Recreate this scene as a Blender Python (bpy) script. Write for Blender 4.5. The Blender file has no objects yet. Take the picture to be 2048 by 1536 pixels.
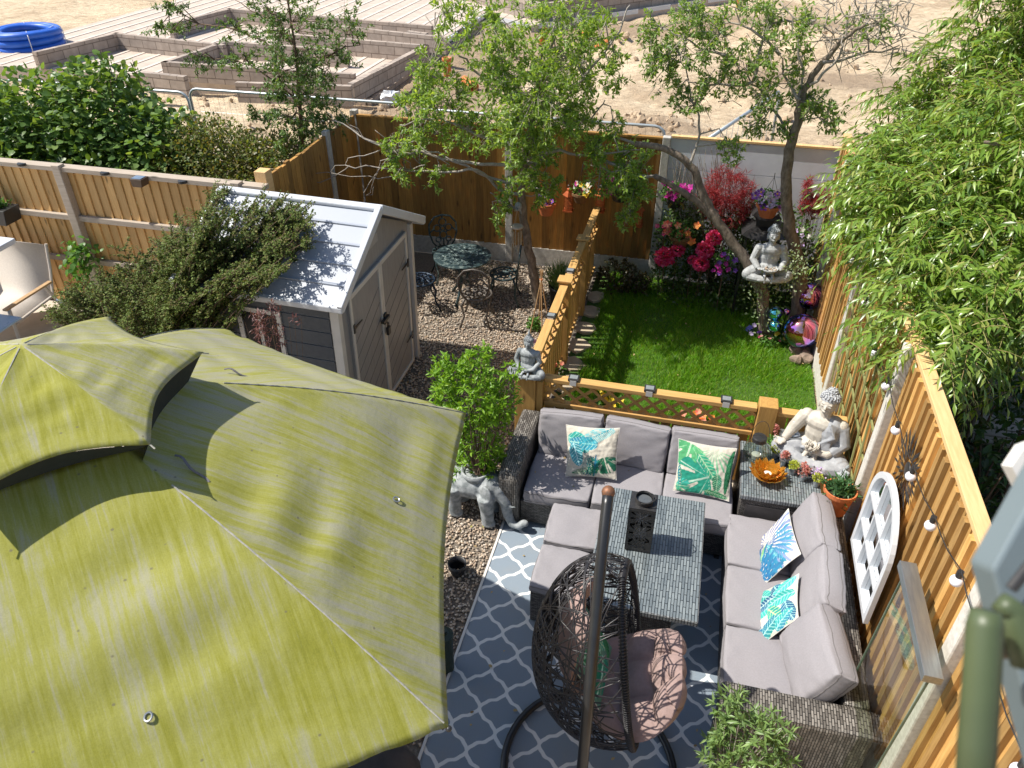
import bpy, bmesh, math, random
import numpy as np
from mathutils import Vector, Matrix, Euler, noise
R = math.radians
random.seed(7); rng = np.random.default_rng(7)
scene = bpy.context.scene
col = scene.collection

# ------------------------------------------------------------------ camera, sky, sun, exposure
# world axes = the garden's own axes: x to the right fence, y away from the house, z up
CAM_H = 5.0; FPX = 1538.0; PITCH = R(35.2); YAW = R(14)
cam_d = bpy.data.cameras.new('camera'); cam = bpy.data.objects.new('camera', cam_d); col.objects.link(cam)
cam.location = (0, 0, CAM_H); cam.rotation_euler = (R(90) - PITCH, 0, YAW)
cam_d.sensor_width = 36; cam_d.lens = FPX / 2048 * 36
cam_d.clip_start = 0.05; cam_d.clip_end = 400
cam_d.dof.use_dof = True; cam_d.dof.focus_distance = 6.5; cam_d.dof.aperture_fstop = 6.5
scene.camera = cam
scene.render.resolution_x = 1024; scene.render.resolution_y = 768

world = bpy.data.worlds.new('World'); scene.world = world; world.use_nodes = True
wn = world.node_tree; bg = wn.nodes['Background']
sky = wn.nodes.new('ShaderNodeTexSky'); sky.sky_type = 'NISHITA'; sky.sun_disc = False
sky.sun_elevation = R(54); sky.sun_rotation = R(267); sky.dust_density = 1.2
wn.links.new(sky.outputs['Color'], bg.inputs['Color']); bg.inputs['Strength'].default_value = 0.098

sun_d = bpy.data.lights.new('sun', 'SUN'); sun_d.energy = 4.6; sun_d.angle = R(0.5); sun_d.color = (1, .95, .86)
sun = bpy.data.objects.new('sun', sun_d); col.objects.link(sun); sun.location = (-8, 0, 12)
sun.rotation_euler = Vector((.35, .055, -.5)).to_track_quat('-Z', 'Y').to_euler()
scene.view_settings.view_transform = 'Standard'; scene.view_settings.look = 'None'
scene.view_settings.exposure = 0.6; scene.view_settings.gamma = 1

# ------------------------------------------------------------------ points of the garden seen along a line of sight
def ray(px, py):
    dx = px - 1024; dy = py - 768
    Y = FPX*math.cos(PITCH) - dy*math.sin(PITCH); Z = -dy*math.cos(PITCH) - FPX*math.sin(PITCH)
    return (dx*math.cos(YAW) - Y*math.sin(YAW), dx*math.sin(YAW) + Y*math.cos(YAW), Z)
def W(px, py, z=0):
    r = ray(px, py); k = (z - CAM_H)/r[2]; return Vector((r[0]*k, r[1]*k, z))
def WU(px, py, u):
    r = ray(px, py); k = u/r[0]; return Vector((u, r[1]*k, CAM_H + r[2]*k))
def WV(px, py, v):
    r = ray(px, py); k = v/r[1]; return Vector((r[0]*k, v, CAM_H + r[2]*k))

# ------------------------------------------------------------------ materials
def nd(nt, t, **kw):
    n = nt.nodes.new(t)
    for k, v in kw.items():
        if k in n.inputs: n.inputs[k].default_value = v
        else: setattr(n, k, v)
    return n
def c4(c): return (c[0], c[1], c[2], 1)
def mixc(nt, fac, a, b, mode='MIX'):
    m = nt.nodes.new('ShaderNodeMix'); m.data_type = 'RGBA'; m.blend_type = mode
    for s, v in ((0, fac), (6, a), (7, b)):
        if isinstance(v, bpy.types.NodeSocket): nt.links.new(v, m.inputs[s])
        else: m.inputs[s].default_value = v if s == 0 else c4(v)
    return m.outputs[2]
def ramp(nt, fac, stops):
    r = nt.nodes.new('ShaderNodeValToRGB')
    while len(r.color_ramp.elements) < len(stops): r.color_ramp.elements.new(.5)
    for e, (p, c) in zip(r.color_ramp.elements, stops):
        e.position = p; e.color = c4(c) if not isinstance(c, (int, float)) else (c, c, c, 1)
    nt.links.new(fac, r.inputs[0]); return r.outputs[0]
def mth(nt, op, a, b=None, clamp=False):
    m = nt.nodes.new('ShaderNodeMath'); m.operation = op; m.use_clamp = clamp
    for i, v in enumerate((a, b)):
        if v is None: continue
        if isinstance(v, bpy.types.NodeSocket): nt.links.new(v, m.inputs[i])
        else: m.inputs[i].default_value = v
    return m.outputs[0]
def newmat(name):
    m = bpy.data.materials.new(name); m.use_nodes = True
    nt = m.node_tree; return m, nt, nt.nodes['Principled BSDF']
def coords(nt, kind='Object', scale=(1, 1, 1), rot=(0, 0, 0)):
    t = nt.nodes.new('ShaderNodeTexCoord'); mp = nt.nodes.new('ShaderNodeMapping')
    mp.inputs['Scale'].default_value = scale; mp.inputs['Rotation'].default_value = rot
    nt.links.new(t.outputs[kind], mp.inputs[0]); return mp.outputs[0]
def tex(nt, vec, scale, detail=4, rough=.6, dist=0):
    n = nd(nt, 'ShaderNodeTexNoise', Scale=scale, Detail=detail, Roughness=rough, Distortion=dist)
    nt.links.new(vec, n.inputs['Vector']); return n.outputs[0]
def bumpit(nt, b, h, strength=.5, dist=.01):
    n = nd(nt, 'ShaderNodeBump', Strength=strength, Distance=dist)
    nt.links.new(h, n.inputs['Height']); nt.links.new(n.outputs[0], b.inputs['Normal'])
def M(name, c, c2=None, rough=.6, metal=0, scale=12, stretch=(1, 1, 1), bump=.15, bdist=.004, island=0, coat=0, spec=.5, detail=5, lo=.35, hi=.65):
    """general surface: base colour drifting to a second colour with noise, a little bump, optional per-piece variation"""
    m, nt, b = newmat(name)
    c2 = c2 or tuple(x*.7 for x in c)
    v = coords(nt, 'Object', stretch); n = tex(nt, v, scale, detail)
    out = ramp(nt, n, [(lo, c), (hi, c2)])
    if island:
        g = nt.nodes.new('ShaderNodeNewGeometry')
        k = ramp(nt, g.outputs['Random Per Island'], [(0, 1-island), (1, 1+island*.6)])
        out = mixc(nt, 1, out, k, 'MULTIPLY')
    nt.links.new(out, b.inputs['Base Color'])
    rr = ramp(nt, n, [(0, max(0, rough-.12)), (1, min(1, rough+.12))]); nt.links.new(rr, b.inputs['Roughness'])
    b.inputs['Metallic'].default_value = metal; b.inputs['Specular IOR Level'].default_value = spec
    b.inputs['Coat Weight'].default_value = coat
    if bump: bumpit(nt, b, n, bump, bdist)
    return m
def leafmat(name, cols, rough=.45, trans=.45, spec=.4):
    """leaves: colour picked per leaf, part of the light passes through"""
    m, nt, b = newmat(name)
    g = nt.nodes.new('ShaderNodeNewGeometry')
    n = len(cols); out = ramp(nt, g.outputs['Random Per Island'], [(i/(n-1), c) for i, c in enumerate(cols)])
    nt.links.new(out, b.inputs['Base Color']); b.inputs['Roughness'].default_value = rough
    b.inputs['Specular IOR Level'].default_value = spec
    t = nt.nodes.new('ShaderNodeBsdfTranslucent'); tc = mixc(nt, 1, out, (1.9, 1.7, .6), 'MULTIPLY'); nt.links.new(tc, t.inputs[0])
    mx = nt.nodes.new('ShaderNodeMixShader'); mx.inputs[0].default_value = trans
    nt.links.new(b.outputs[0], mx.inputs[1]); nt.links.new(t.outputs[0], mx.inputs[2])
    nt.links.new(mx.outputs[0], nt.nodes['Material Output'].inputs[0]); return m

# ------------------------------------------------------------------ objects
MW = {}                                     # world matrix of every object made, so parts may be given in garden coordinates
def base_matrix(loc, rot): return Matrix.LocRotScale(Vector(loc), Euler(rot), None)
def thing(name, label, cat, loc=(0, 0, 0), rot=(0, 0, 0), group=None):
    o = bpy.data.objects.new(name, None); col.objects.link(o); o.empty_display_size = .1
    o.location = loc; o.rotation_euler = rot; MW[o] = base_matrix(loc, rot)
    return tag(o, label, cat, group)
def tag(o, label, cat, group=None, kind=None):
    o['label'] = label; o['category'] = cat
    if group: o['group'] = group
    if kind: o['kind'] = kind
    return o
def structure(o): o['kind'] = 'structure'; return o
def copy_thing(root, loc, rz, label):
    c = root.copy(); col.objects.link(c); c.location = loc; c.rotation_euler = (root.rotation_euler[0], root.rotation_euler[1], rz); c['label'] = label
    MW[c] = base_matrix(loc, c.rotation_euler)
    for ch in [o for o in bpy.data.objects if o.parent == root]:
        d = ch.copy(); col.objects.link(d); d.parent = c
        for g in [o for o in bpy.data.objects if o.parent == ch]:
            e = g.copy(); col.objects.link(e); e.parent = d
    return c
def frame(d, up=Vector((0, 0, 1))):
    d = d.normalized(); s = d.cross(up)
    if s.length < 1e-4: s = Vector((1, 0, 0))
    s.normalize(); return d, s, s.cross(d)

class MB:
    """collects vertices and faces of one mesh"""
    def __init__(s): s.v = []; s.f = []; s.T = Matrix.Identity(4)
    def add(s, vs, fs, T=None):
        k = len(s.v); T = s.T @ T if T is not None else s.T
        s.v += [T @ Vector(p) for p in vs]; s.f += [tuple(i+k for i in f) for f in fs]; return s
    def box(s, x0, x1, y0, y1, z0, z1, T=None):
        return s.add([(x0,y0,z0),(x1,y0,z0),(x1,y1,z0),(x0,y1,z0),(x0,y0,z1),(x1,y0,z1),(x1,y1,z1),(x0,y1,z1)],
                     [(0,3,2,1),(4,5,6,7),(0,1,5,4),(1,2,6,5),(2,3,7,6),(3,0,4,7)], T)
    def cbox(s, c, sz, rot=(0, 0, 0)):
        return s.box(-sz[0]/2, sz[0]/2, -sz[1]/2, sz[1]/2, -sz[2]/2, sz[2]/2, base_matrix(c, rot))
    def bar(s, a, b, w, h, up=Vector((0, 0, 1))):
        a = Vector(a); b = Vector(b); d, x, y = frame(b-a, up); L = (b-a).length
        T = Matrix(((x[0], y[0], d[0], a[0]), (x[1], y[1], d[1], a[1]), (x[2], y[2], d[2], a[2]), (0, 0, 0, 1)))
        return s.box(-w/2, w/2, -h/2, h/2, 0, L, T)
    def tube(s, pts, r, n=8, cap=True, closed=False):
        pts = [Vector(p) for p in pts]; m = len(pts); k = len(s.v)
        rs = r if isinstance(r, (list, tuple)) else [r]*m
        up = Vector((0, 0, 1)); pd = None; vs = []
        for i, p in enumerate(pts):
            a = pts[(i-1) % m] if (closed or i > 0) else p; b = pts[(i+1) % m] if (closed or i < m-1) else p
            d = (b-a)
            if d.length < 1e-7: d = Vector((0, 0, 1))
            d.normalize()
            if pd is None:
                x = d.cross(up) if abs(d.z) < .9 else d.cross(Vector((1, 0, 0)))
            else: x = px - d*px.dot(d)
            x.normalize(); y = d.cross(x); px = x; pd = d
            for j in range(n):
                t = 2*math.pi*j/n; vs.append(p + (x*math.cos(t) + y*math.sin(t))*rs[i])
        fs = []
        for i in range(m if closed else m-1):
            for j in range(n):
                a = i*n+j; b = i*n+(j+1) % n; c = ((i+1) % m)*n+(j+1) % n; d = ((i+1) % m)*n+j; fs.append((a, b, c, d))
        if cap and not closed: fs.append(tuple(range(n-1, -1, -1))); fs.append(tuple((m-1)*n+j for j in range(n)))
        return s.add(vs, fs)
    def lathe(s, prof, n=20, c=(0, 0, 0), cap=True, T=None):
        vs = []; fs = []
        for r, z in prof:
            for j in range(n):
                t = 2*math.pi*j/n; vs.append((c[0]+r*math.cos(t), c[1]+r*math.sin(t), c[2]+z))
        for i in range(len(prof)-1):
            for j in range(n): fs.append((i*n+j, i*n+(j+1) % n, (i+1)*n+(j+1) % n, (i+1)*n+j))
        if cap: fs.append(tuple(range(n-1, -1, -1))); fs.append(tuple((len(prof)-1)*n+j for j in range(n)))
        return s.add(vs, fs, T)
    def ell(s, c, r, rot=(0, 0, 0), n=14, m=8):
        vs = [(0, 0, -1)]; fs = []
        for i in range(1, m):
            a = -math.pi/2+math.pi*i/m
            for j in range(n): t = 2*math.pi*j/n; vs.append((math.cos(a)*math.cos(t), math.cos(a)*math.sin(t), math.sin(a)))
        vs.append((0, 0, 1)); L = len(vs)-1
        for j in range(n):
            fs.append((0, 1+(j+1) % n, 1+j)); fs.append((L, L-n+j, L-n+(j+1) % n))
        for i in range(m-2):
            for j in range(n): a = 1+i*n; fs.append((a+j, a+(j+1) % n, a+n+(j+1) % n, a+n+j))
        rr = r if isinstance(r, (list, tuple)) else (r, r, r)
        return s.add(vs, fs, Matrix.LocRotScale(Vector(c), Euler(rot), Vector(rr)))
    def prism(s, poly, a, b, axis='z', T=None):
        """outline given in two coordinates, drawn out along the third"""
        n = len(poly)
        def P(p, q): return {'z': (p[0], p[1], q), 'x': (q, p[0], p[1]), 'y': (p[0], q, p[1])}[axis]
        vs = [P(p, a) for p in poly]+[P(p, b) for p in poly]
        fs = [tuple(range(n-1, -1, -1)), tuple(range(n, 2*n))]+[(i, (i+1) % n, n+(i+1) % n, n+i) for i in range(n)]
        return s.add(vs, fs, T)
    def build(s, name, mat, parent=None, world=True, smooth=False, bevel=0, angle=True):
        me = bpy.data.meshes.new(name); vs = s.v
        if parent is not None and world:
            I = MW[parent].inverted(); vs = [I @ Vector(p) for p in vs]
        me.from_pydata([tuple(p) for p in vs], [], s.f)
        return finish(me, name, mat, parent, smooth, bevel)
def finish(me, name, mat, parent=None, smooth=False, bevel=0, uv=True):
    if uv and len(me.loops) and len(me.loops) < 400000: boxuv(me)
    bm = bmesh.new(); bm.from_mesh(me)
    if len(bm.faces) < 60000: bmesh.ops.recalc_face_normals(bm, faces=bm.faces)
    bm.to_mesh(me); bm.free()
    o = bpy.data.objects.new(name, me); col.objects.link(o)
    if mat: me.materials.append(mat)
    if smooth: me.polygons.foreach_set('use_smooth', [True]*len(me.polygons))
    if parent is not None: o.parent = parent; MW[o] = MW[parent]
    else: MW[o] = Matrix.Identity(4)
    if bevel:
        b = o.modifiers.new('bevel', 'BEVEL'); b.width = bevel; b.segments = 2; b.limit_method = 'ANGLE'
    return o
def boxuv(me):
    n = len(me.loops); co = np.empty(len(me.vertices)*3); me.vertices.foreach_get('co', co); co = co.reshape(-1, 3)
    li = np.empty(n, dtype=np.int64); me.loops.foreach_get('vertex_index', li)
    nm = np.empty(len(me.polygons)*3); me.polygons.foreach_get('normal', nm); nm = np.abs(nm.reshape(-1, 3))
    tot = np.empty(len(me.polygons), dtype=np.int64); me.polygons.foreach_get('loop_total', tot)
    ax = np.repeat(nm.argmax(1), tot); P = co[li]
    uv = np.where((ax == 0)[:, None], P[:, [1, 2]], np.where((ax == 1)[:, None], P[:, [0, 2]], P[:, [0, 1]]))
    l = me.uv_layers.new(name='UVMap'); l.data.foreach_set('uv', uv.ravel())
def npmesh(name, V, F, mat, parent=None, smooth=False, world=True):
    """V (n,3) F (m,k) arrays -> object"""
    V = np.asarray(V, dtype=float)
    if parent is not None and world:
        I = np.array(MW[parent].inverted()); V = V @ I[:3, :3].T + I[:3, 3]
    me = bpy.data.meshes.new(name); k = F.shape[1]
    me.vertices.add(len(V)); me.vertices.foreach_set('co', V.ravel())
    me.loops.add(F.size); me.loops.foreach_set('vertex_index', F.ravel().astype(np.int32))
    me.polygons.add(len(F)); me.polygons.foreach_set('loop_start', np.arange(0, F.size, k, dtype=np.int32))
    me.polygons.foreach_set('loop_total', np.full(len(F), k, dtype=np.int32))
    me.update(calc_edges=True); me.validate()
    o = bpy.data.objects.new(name, me); col.objects.link(o); me.materials.append(mat)
    if smooth: me.polygons.foreach_set('use_smooth', [True]*len(F))
    if parent is not None: o.parent = parent; MW[o] = MW[parent]
    else: MW[o] = Matrix.Identity(4)
    return o
def remesh(o, size, smooth=2):
    r = o.modifiers.new('remesh', 'REMESH'); r.mode = 'VOXEL'; r.voxel_size = size; r.use_smooth_shade = True
    if smooth: k = o.modifiers.new('smooth', 'SMOOTH'); k.iterations = smooth; k.factor = .5
    return o

# ------------------------------------------------------------------ leaves
LV = {'oval': ([(0, 0, 0), (.3, .5, .06), (.3, -.5, .06), (.5, 0, 0), (.75, .36, .0), (.75, -.36, .0), (1, 0, -.12)],
               [(0, 3, 1), (0, 2, 3), (1, 3, 4), (2, 5, 3), (4, 3, 6), (3, 5, 6)]),
      'lance': ([(0, 0, 0), (.4, .5, .04), (.4, -.5, .04), (.5, 0, 0), (1, 0, -.14)], [(0, 3, 1), (0, 2, 3), (1, 3, 4), (2, 4, 3)]),
      'blade': ([(0, .5, 0), (0, -.5, 0), (.55, .35, -.02), (.55, -.35, -.02), (1, 0, -.2)], [(0, 1, 3), (0, 3, 2), (2, 3, 4)])}
def leaf_arrays(P, D, size, width=.4, kind='oval', up=None, roll=.5):
    """one leaf per row: stands at P, points along D"""
    P = np.asarray(P, float); D = np.asarray(D, float); n = len(P)
    D = D/np.maximum(np.linalg.norm(D, axis=1, keepdims=True), 1e-6)
    U = np.array([[0, 0, 1.]]) + rng.normal(0, roll, (n, 3)) if up is None else up
    S = np.cross(U, D); S /= np.maximum(np.linalg.norm(S, axis=1, keepdims=True), 1e-6); N = np.cross(D, S)
    tv, tf = LV[kind]; tv = np.array(tv, float); tf = np.array(tf); size = np.broadcast_to(np.asarray(size, float), (n,))
    V = P[:, None]+size[:, None, None]*(tv[None, :, 0:1]*D[:, None]+tv[None, :, 1:2]*width*S[:, None]+tv[None, :, 2:3]*N[:, None])
    F = tf[None]+(np.arange(n)*len(tv))[:, None, None]
    return V.reshape(-1, 3), F.reshape(-1, 3)
def unit(n): d = rng.normal(0, 1, (n, 3)); return d/np.linalg.norm(d, axis=1, keepdims=True)
def rosettes(P, D, per=6, size=.05, width=.4, kind='oval', spread=.9, along=.06):
    """clusters of leaves round each shoot tip"""
    n = len(P); P = np.repeat(np.asarray(P, float), per, 0); D = np.repeat(np.asarray(D, float), per, 0)
    t = rng.random((n*per, 1)); P = P - D*t*along
    d = D*.5+unit(n*per)*spread
    return leaf_arrays(P, d, size*rng.uniform(.6, 1.15, n*per), width, kind)
def in_ell(c, r, n, shell=.55):
    """points inside an ellipsoid, mostly in its outer part"""
    d = unit(n); q = rng.uniform(shell, 1, (n, 1))**.6
    return np.array(c)+d*q*np.array(r)
def join(parts):
    V = []; F = []; k = 0
    for v, f in parts: V.append(v); F.append(f+k); k += len(v)
    return np.vstack(V), np.vstack(F)
def limb(mb, pts, r0, r1, n=7, wob=.0):
    pts = [Vector(p) for p in pts]; out = []
    for i in range(len(pts)-1):
        a = pts[max(0, i-1)]; b = pts[i]; c = pts[i+1]; d = pts[min(len(pts)-1, i+2)]
        for j in range(4):
            t = j/4; p = .5*((2*b)+(c-a)*t+(2*a-5*b+4*c-d)*t*t+(3*b-a-3*c+d)*t**3)
            if out and wob: p = p+Vector(rng.normal(0, wob, 3))
            out.append(p)
    out.append(pts[-1]); m = len(out); mb.tube(out, [r0+(r1-r0)*i/(m-1) for i in range(m)], n); return out
def tree_clusters(mb, sources, clusters, twig=.006, leafsize=.05, per=6, kind='oval', width=.42, shell=.3, density=1, droop=.0, bare=0, steps=5, spread=.9):
    """clusters: (centre, radii, count). Twigs run from the nearest point of the limbs to shoots through each cluster."""
    src = np.array([tuple(p) for p in sources]); PP = []; DD = []
    for c, r, n in clusters:
        n = max(2, int(n*density)); k = max(2, n//9)
        hubs = in_ell(c, np.array(r)*.45, k, .1)
        s = src[np.argmin(np.linalg.norm(src[None]-hubs[:, None], axis=2), axis=1)]
        hp = []
        for a, b in zip(s, hubs):
            m = (a+b)/2+rng.normal(0, .05, 3)+np.array([0, 0, .05]); mb.tube([a, m, b], [twig*1.6, twig*1.3, twig], 5, cap=False); hp.append(b)
        hp = np.array(hp); tips = in_ell(c, r, n, shell)
        near = hp[np.argmin(np.linalg.norm(hp[None]-tips[:, None], axis=2), axis=1)]
        for a, b in zip(near, tips):
            m = (a+b)/2+rng.normal(0, .03, 3)+np.array([0, 0, .03]); mb.tube([a, m, b], [twig*.7, twig*.5, twig*.3], 3, cap=False)
            d = b-a; L = np.linalg.norm(d)+1e-6
            for q in range(steps):
                t = 1-q*.5/steps; PP.append(a+(b-a)*t+rng.normal(0, .02, 3)); DD.append(d/L+np.array([0, 0, .3-droop]))
    return rosettes(np.array(PP), np.array(DD), per, leafsize, width, kind, spread, .04)
# ------------------------------------------------------------------ the materials used
def wood(name, c, c2, island=.22, rough=.7, along='z', scale=9):
    st = {'z': (6, 6, .5), 'x': (.5, 6, 6), 'y': (6, .5, 6)}[along]
    m = M(name, c, c2, rough, scale=scale, stretch=st, bump=.35, bdist=.003, island=island, detail=7, lo=.3, hi=.72)
    nt = m.node_tree; b = nt.nodes['Principled BSDF']                       # knots
    v = coords(nt, 'Object', {'z': (7, 7, 2.2), 'x': (2.2, 7, 7), 'y': (7, 2.2, 7)}[along])
    k = nd(nt, 'ShaderNodeTexVoronoi', Scale=1.0); nt.links.new(v, k.inputs['Vector'])
    f = ramp(nt, k.outputs['Distance'], [(.05, .9), (.15, 0)])
    old = b.inputs['Base Color'].links[0].from_socket
    nt.links.new(mixc(nt, f, old, tuple(x*.35 for x in c2)), b.inputs['Base Color']); return m
m_fence_tan = wood('tan_boards', (.68, .42, .17), (.53, .31, .11), island=.2)
m_fence_gold = wood('golden_boards', (.62, .37, .125), (.40, .21, .055), island=.45)
m_fence_brown = wood('brown_boards', (.46, .245, .06), (.26, .13, .03), island=.45)
m_cap = wood('pale_cap_wood', (.78, .52, .25), (.62, .38, .16), along='y', island=.1)
m_rail = wood('grey_rail_wood', (.50, .42, .34), (.36, .29, .22), along='x', island=.1)
m_lowx = wood('golden_rail_along_x', (.66, .40, .14), (.50, .27, .08), along='x', island=.15)
m_lowy = wood('golden_rail_along_y', (.66, .40, .14), (.48, .26, .08), along='y', island=.15)
m_lowz = wood('golden_slats', (.60, .35, .10), (.42, .22, .06), along='z', island=.25)
m_green_wood = wood('green_stained_trellis', (.30, .30, .12), (.18, .20, .07), island=.15)
m_concrete = M('concrete', (.50, .48, .44), (.36, .34, .31), .9, scale=25, bump=.4, bdist=.002)
m_concrete_pale = M('pale_concrete', (.66, .63, .57), (.50, .47, .42), .85, scale=30, bump=.4, bdist=.002)
m_block = M('foundation_block', (.44, .37, .315), (.35, .29, .245), .95, scale=6, bump=.3, bdist=.01)
_nt = m_block.node_tree; _b = _nt.nodes['Principled BSDF']; _br = nd(_nt, 'ShaderNodeTexBrick', Scale=1.0)
for _k, _v in (('Color1', (.8, .8, .8, 1)), ('Color2', (1.1, 1.08, 1.05, 1)), ('Mortar', (.45, .42, .40, 1)), ('Brick Width', .46), ('Row Height', .21), ('Mortar Size', .012)): _br.inputs[_k].default_value = _v
_nt.links.new(coords(_nt, 'UV'), _br.inputs['Vector']); _nt.links.new(mixc(_nt, 1, _b.inputs['Base Color'].links[0].from_socket, _br.outputs['Color'], 'MULTIPLY'), _b.inputs['Base Color'])
m_slab = M('beam_floor', (.54, .45, .375), (.43, .355, .295), .95, scale=3, bump=.3, bdist=.01)
m_white = M('white_plastic', (.63, .65, .68), (.57, .59, .62), .35, scale=3, bump=.03)
m_offwhite = M('cream_plastic_trim', (.66, .64, .60), (.58, .56, .53), .4, scale=5, bump=.03)
m_roof = M('pale_grey_roof_plastic', (.37, .40, .455), (.335, .365, .415), .38, scale=2, bump=.04)
m_shedwall = M('grey_taupe_plastic', (.305, .305, .31), (.27, .27, .275), .45, scale=30, stretch=(1, 1, .15), bump=.15, bdist=.002)
m_black = M('black_metal', (.022, .022, .024), (.035, .033, .032), .4, scale=30, bump=.1, bdist=.001)
m_glassdark = M('dark_window', (.008, .009, .011), (.012, .012, .015), .35, spec=.2, scale=2, bump=0)
m_tin = M('dull_zinc', (.42, .44, .46), (.30, .32, .34), .42, metal=.8, scale=20, bump=.1)
m_steel = M('brushed_steel', (.46, .50, .50), (.36, .39, .40), .35, metal=.9, scale=8, stretch=(8, 1, 8), bump=.1, bdist=.001)
m_terra = M('terracotta', (.62, .185, .065), (.52, .15, .05), .6, scale=8, bump=.08)
m_soil = M('dark_soil', (.035, .024, .017), (.06, .042, .03), .95, scale=40, bump=.8, bdist=.01)
m_stone = M('grey_cast_stone', (.34, .36, .37), (.17, .19, .195), .75, scale=16, bump=.35, bdist=.004, lo=.42, hi=.62)
m_stone_pale = M('pale_cast_stone', (.44, .45, .45), (.28, .29, .29), .75, scale=22, bump=.3, bdist=.003)
m_cream_stone = M('cream_stone_skin', (.56, .52, .45), (.42, .385, .33), .7, scale=22, bump=.25, bdist=.002)
m_robe = M('grey_stone_robe', (.36, .37, .385), (.26, .27, .29), .75, scale=22, bump=.3, bdist=.003)
m_bark = M('grey_brown_bark', (.27, .215, .165), (.12, .09, .065), .9, scale=26, stretch=(1, 1, .5), bump=.9, bdist=.012)
m_bark_pale = M('pale_twig_bark', (.40, .36, .31), (.25, .21, .17), .9, scale=30, bump=.5, bdist=.005)
m_twig = M('brown_twig', (.17, .11, .07), (.10, .065, .04), .9, scale=30, bump=.3)
m_blue = M('blue_plastic_pipe', (.02, .13, .60), (.015, .10, .48), .45, scale=5, bump=.1)
m_orange_pipe = M('orange_clay_pipe', (.62, .20, .05), (.5, .15, .04), .6, scale=6, bump=.1)
m_galv = M('galvanised_tube', (.50, .55, .57), (.40, .44, .46), .45, metal=.5, scale=10, bump=.05)
m_sling = M('taupe_sling_fabric', (.52, .47, .41), (.47, .42, .37), .8, scale=60, bump=.2, bdist=.001)
m_slimwood = wood('chair_wood', (.50, .33, .17), (.38, .24, .12), along='x', island=.1)
m_cushion = M('grey_cushion_fabric', (.285, .27, .285), (.26, .246, .26), .85, scale=90, bump=.12, bdist=.0015, spec=.25)
m_piping = M('dark_grey_piping', (.13, .12, .12), (.16, .15, .15), .85, scale=60, bump=.1)
m_pink = M('dusty_pink_fabric', (.33, .235, .215), (.29, .205, .185), .85, scale=50, bump=.12, bdist=.002, spec=.25)
m_cover = M('charcoal_cover_cloth', (.075, .068, .068), (.055, .05, .05), .85, scale=8, bump=.2, bdist=.01)
m_poleblack = M('worn_black_pole', (.022, .023, .024), (.014, .014, .015), .33, metal=.0, scale=6, bump=.1, bdist=.002)
m_strand = M('black_rattan_strand', (.016, .015, .018), (.03, .028, .03), .38, scale=30, bump=.1)
m_iron = M('verdigris_iron', (.035, .06, .065), (.20, .25, .23), .45, metal=.3, scale=18, bump=.4, bdist=.004, lo=.5, hi=.7)
m_canvas_pale = M('off_white_canvas', (.62, .62, .58), (.55, .55, .52), .8, scale=20, bump=.1)
m_frame_shaded = M('shade_darkened_frame', (.15, .19, .21), (.13, .165, .18), .5, scale=3, bump=.05)  # pale sash frame; the house's shade on it is painted into the colour
m_handle_green = M('olive_grey_handle', (.075, .10, .045), (.06, .08, .038), .45, scale=6, bump=.05)

def m_weave(name, dark, mid, light, rowh=.011, brick=.045, rough=.45, vert=False):
    """woven rattan strips: staggered raised pieces in three greys over a dark ground"""
    m, nt, b = newmat(name)
    uv = coords(nt, 'UV', rot=(0, 0, R(90) if vert else 0))
    br = nd(nt, 'ShaderNodeTexBrick', Scale=1.0); br.offset = .5
    br.inputs['Color1'].default_value = (0, 0, 0, 1); br.inputs['Color2'].default_value = (1, 1, 1, 1); br.inputs['Mortar'].default_value = (.0, .0, .0, 1)
    br.inputs['Brick Width'].default_value = brick; br.inputs['Row Height'].default_value = rowh
    br.inputs['Mortar Size'].default_value = .0026; br.inputs['Mortar Smooth'].default_value = .4; br.inputs['Bias'].default_value = 0
    nt.links.new(uv, br.inputs['Vector'])
    n = tex(nt, coords(nt, 'UV', (14, 3, 1) if vert else (3, 14, 1)), 3, 3)
    mixn = mth(nt, 'ADD', mth(nt, 'MULTIPLY', br.outputs['Color'], .5), mth(nt, 'MULTIPLY', n, .6))
    c = ramp(nt, mixn, [(.15, dark), (.45, mid), (.8, light)])
    c = mixc(nt, br.outputs['Fac'], c, tuple(x*.12 for x in dark))
    nt.links.new(c, b.inputs['Base Color']); b.inputs['Roughness'].default_value = rough
    h = mth(nt, 'SUBTRACT', 1.0, br.outputs['Fac']); bumpit(nt, b, h, 1, .004); return m
m_weave_side = m_weave('rattan_weave_dark', (.05, .043, .04), (.13, .115, .105), (.27, .25, .23), .010, .028)
m_weave_top = m_weave('rattan_weave_table', (.13, .145, .155), (.19, .205, .215), (.28, .295, .30), .021, .11, .3, True)
m_weave_arm = m_weave('rattan_weave_arm', (.055, .048, .042), (.12, .108, .095), (.25, .23, .205), .017, .055, .5, True)

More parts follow.
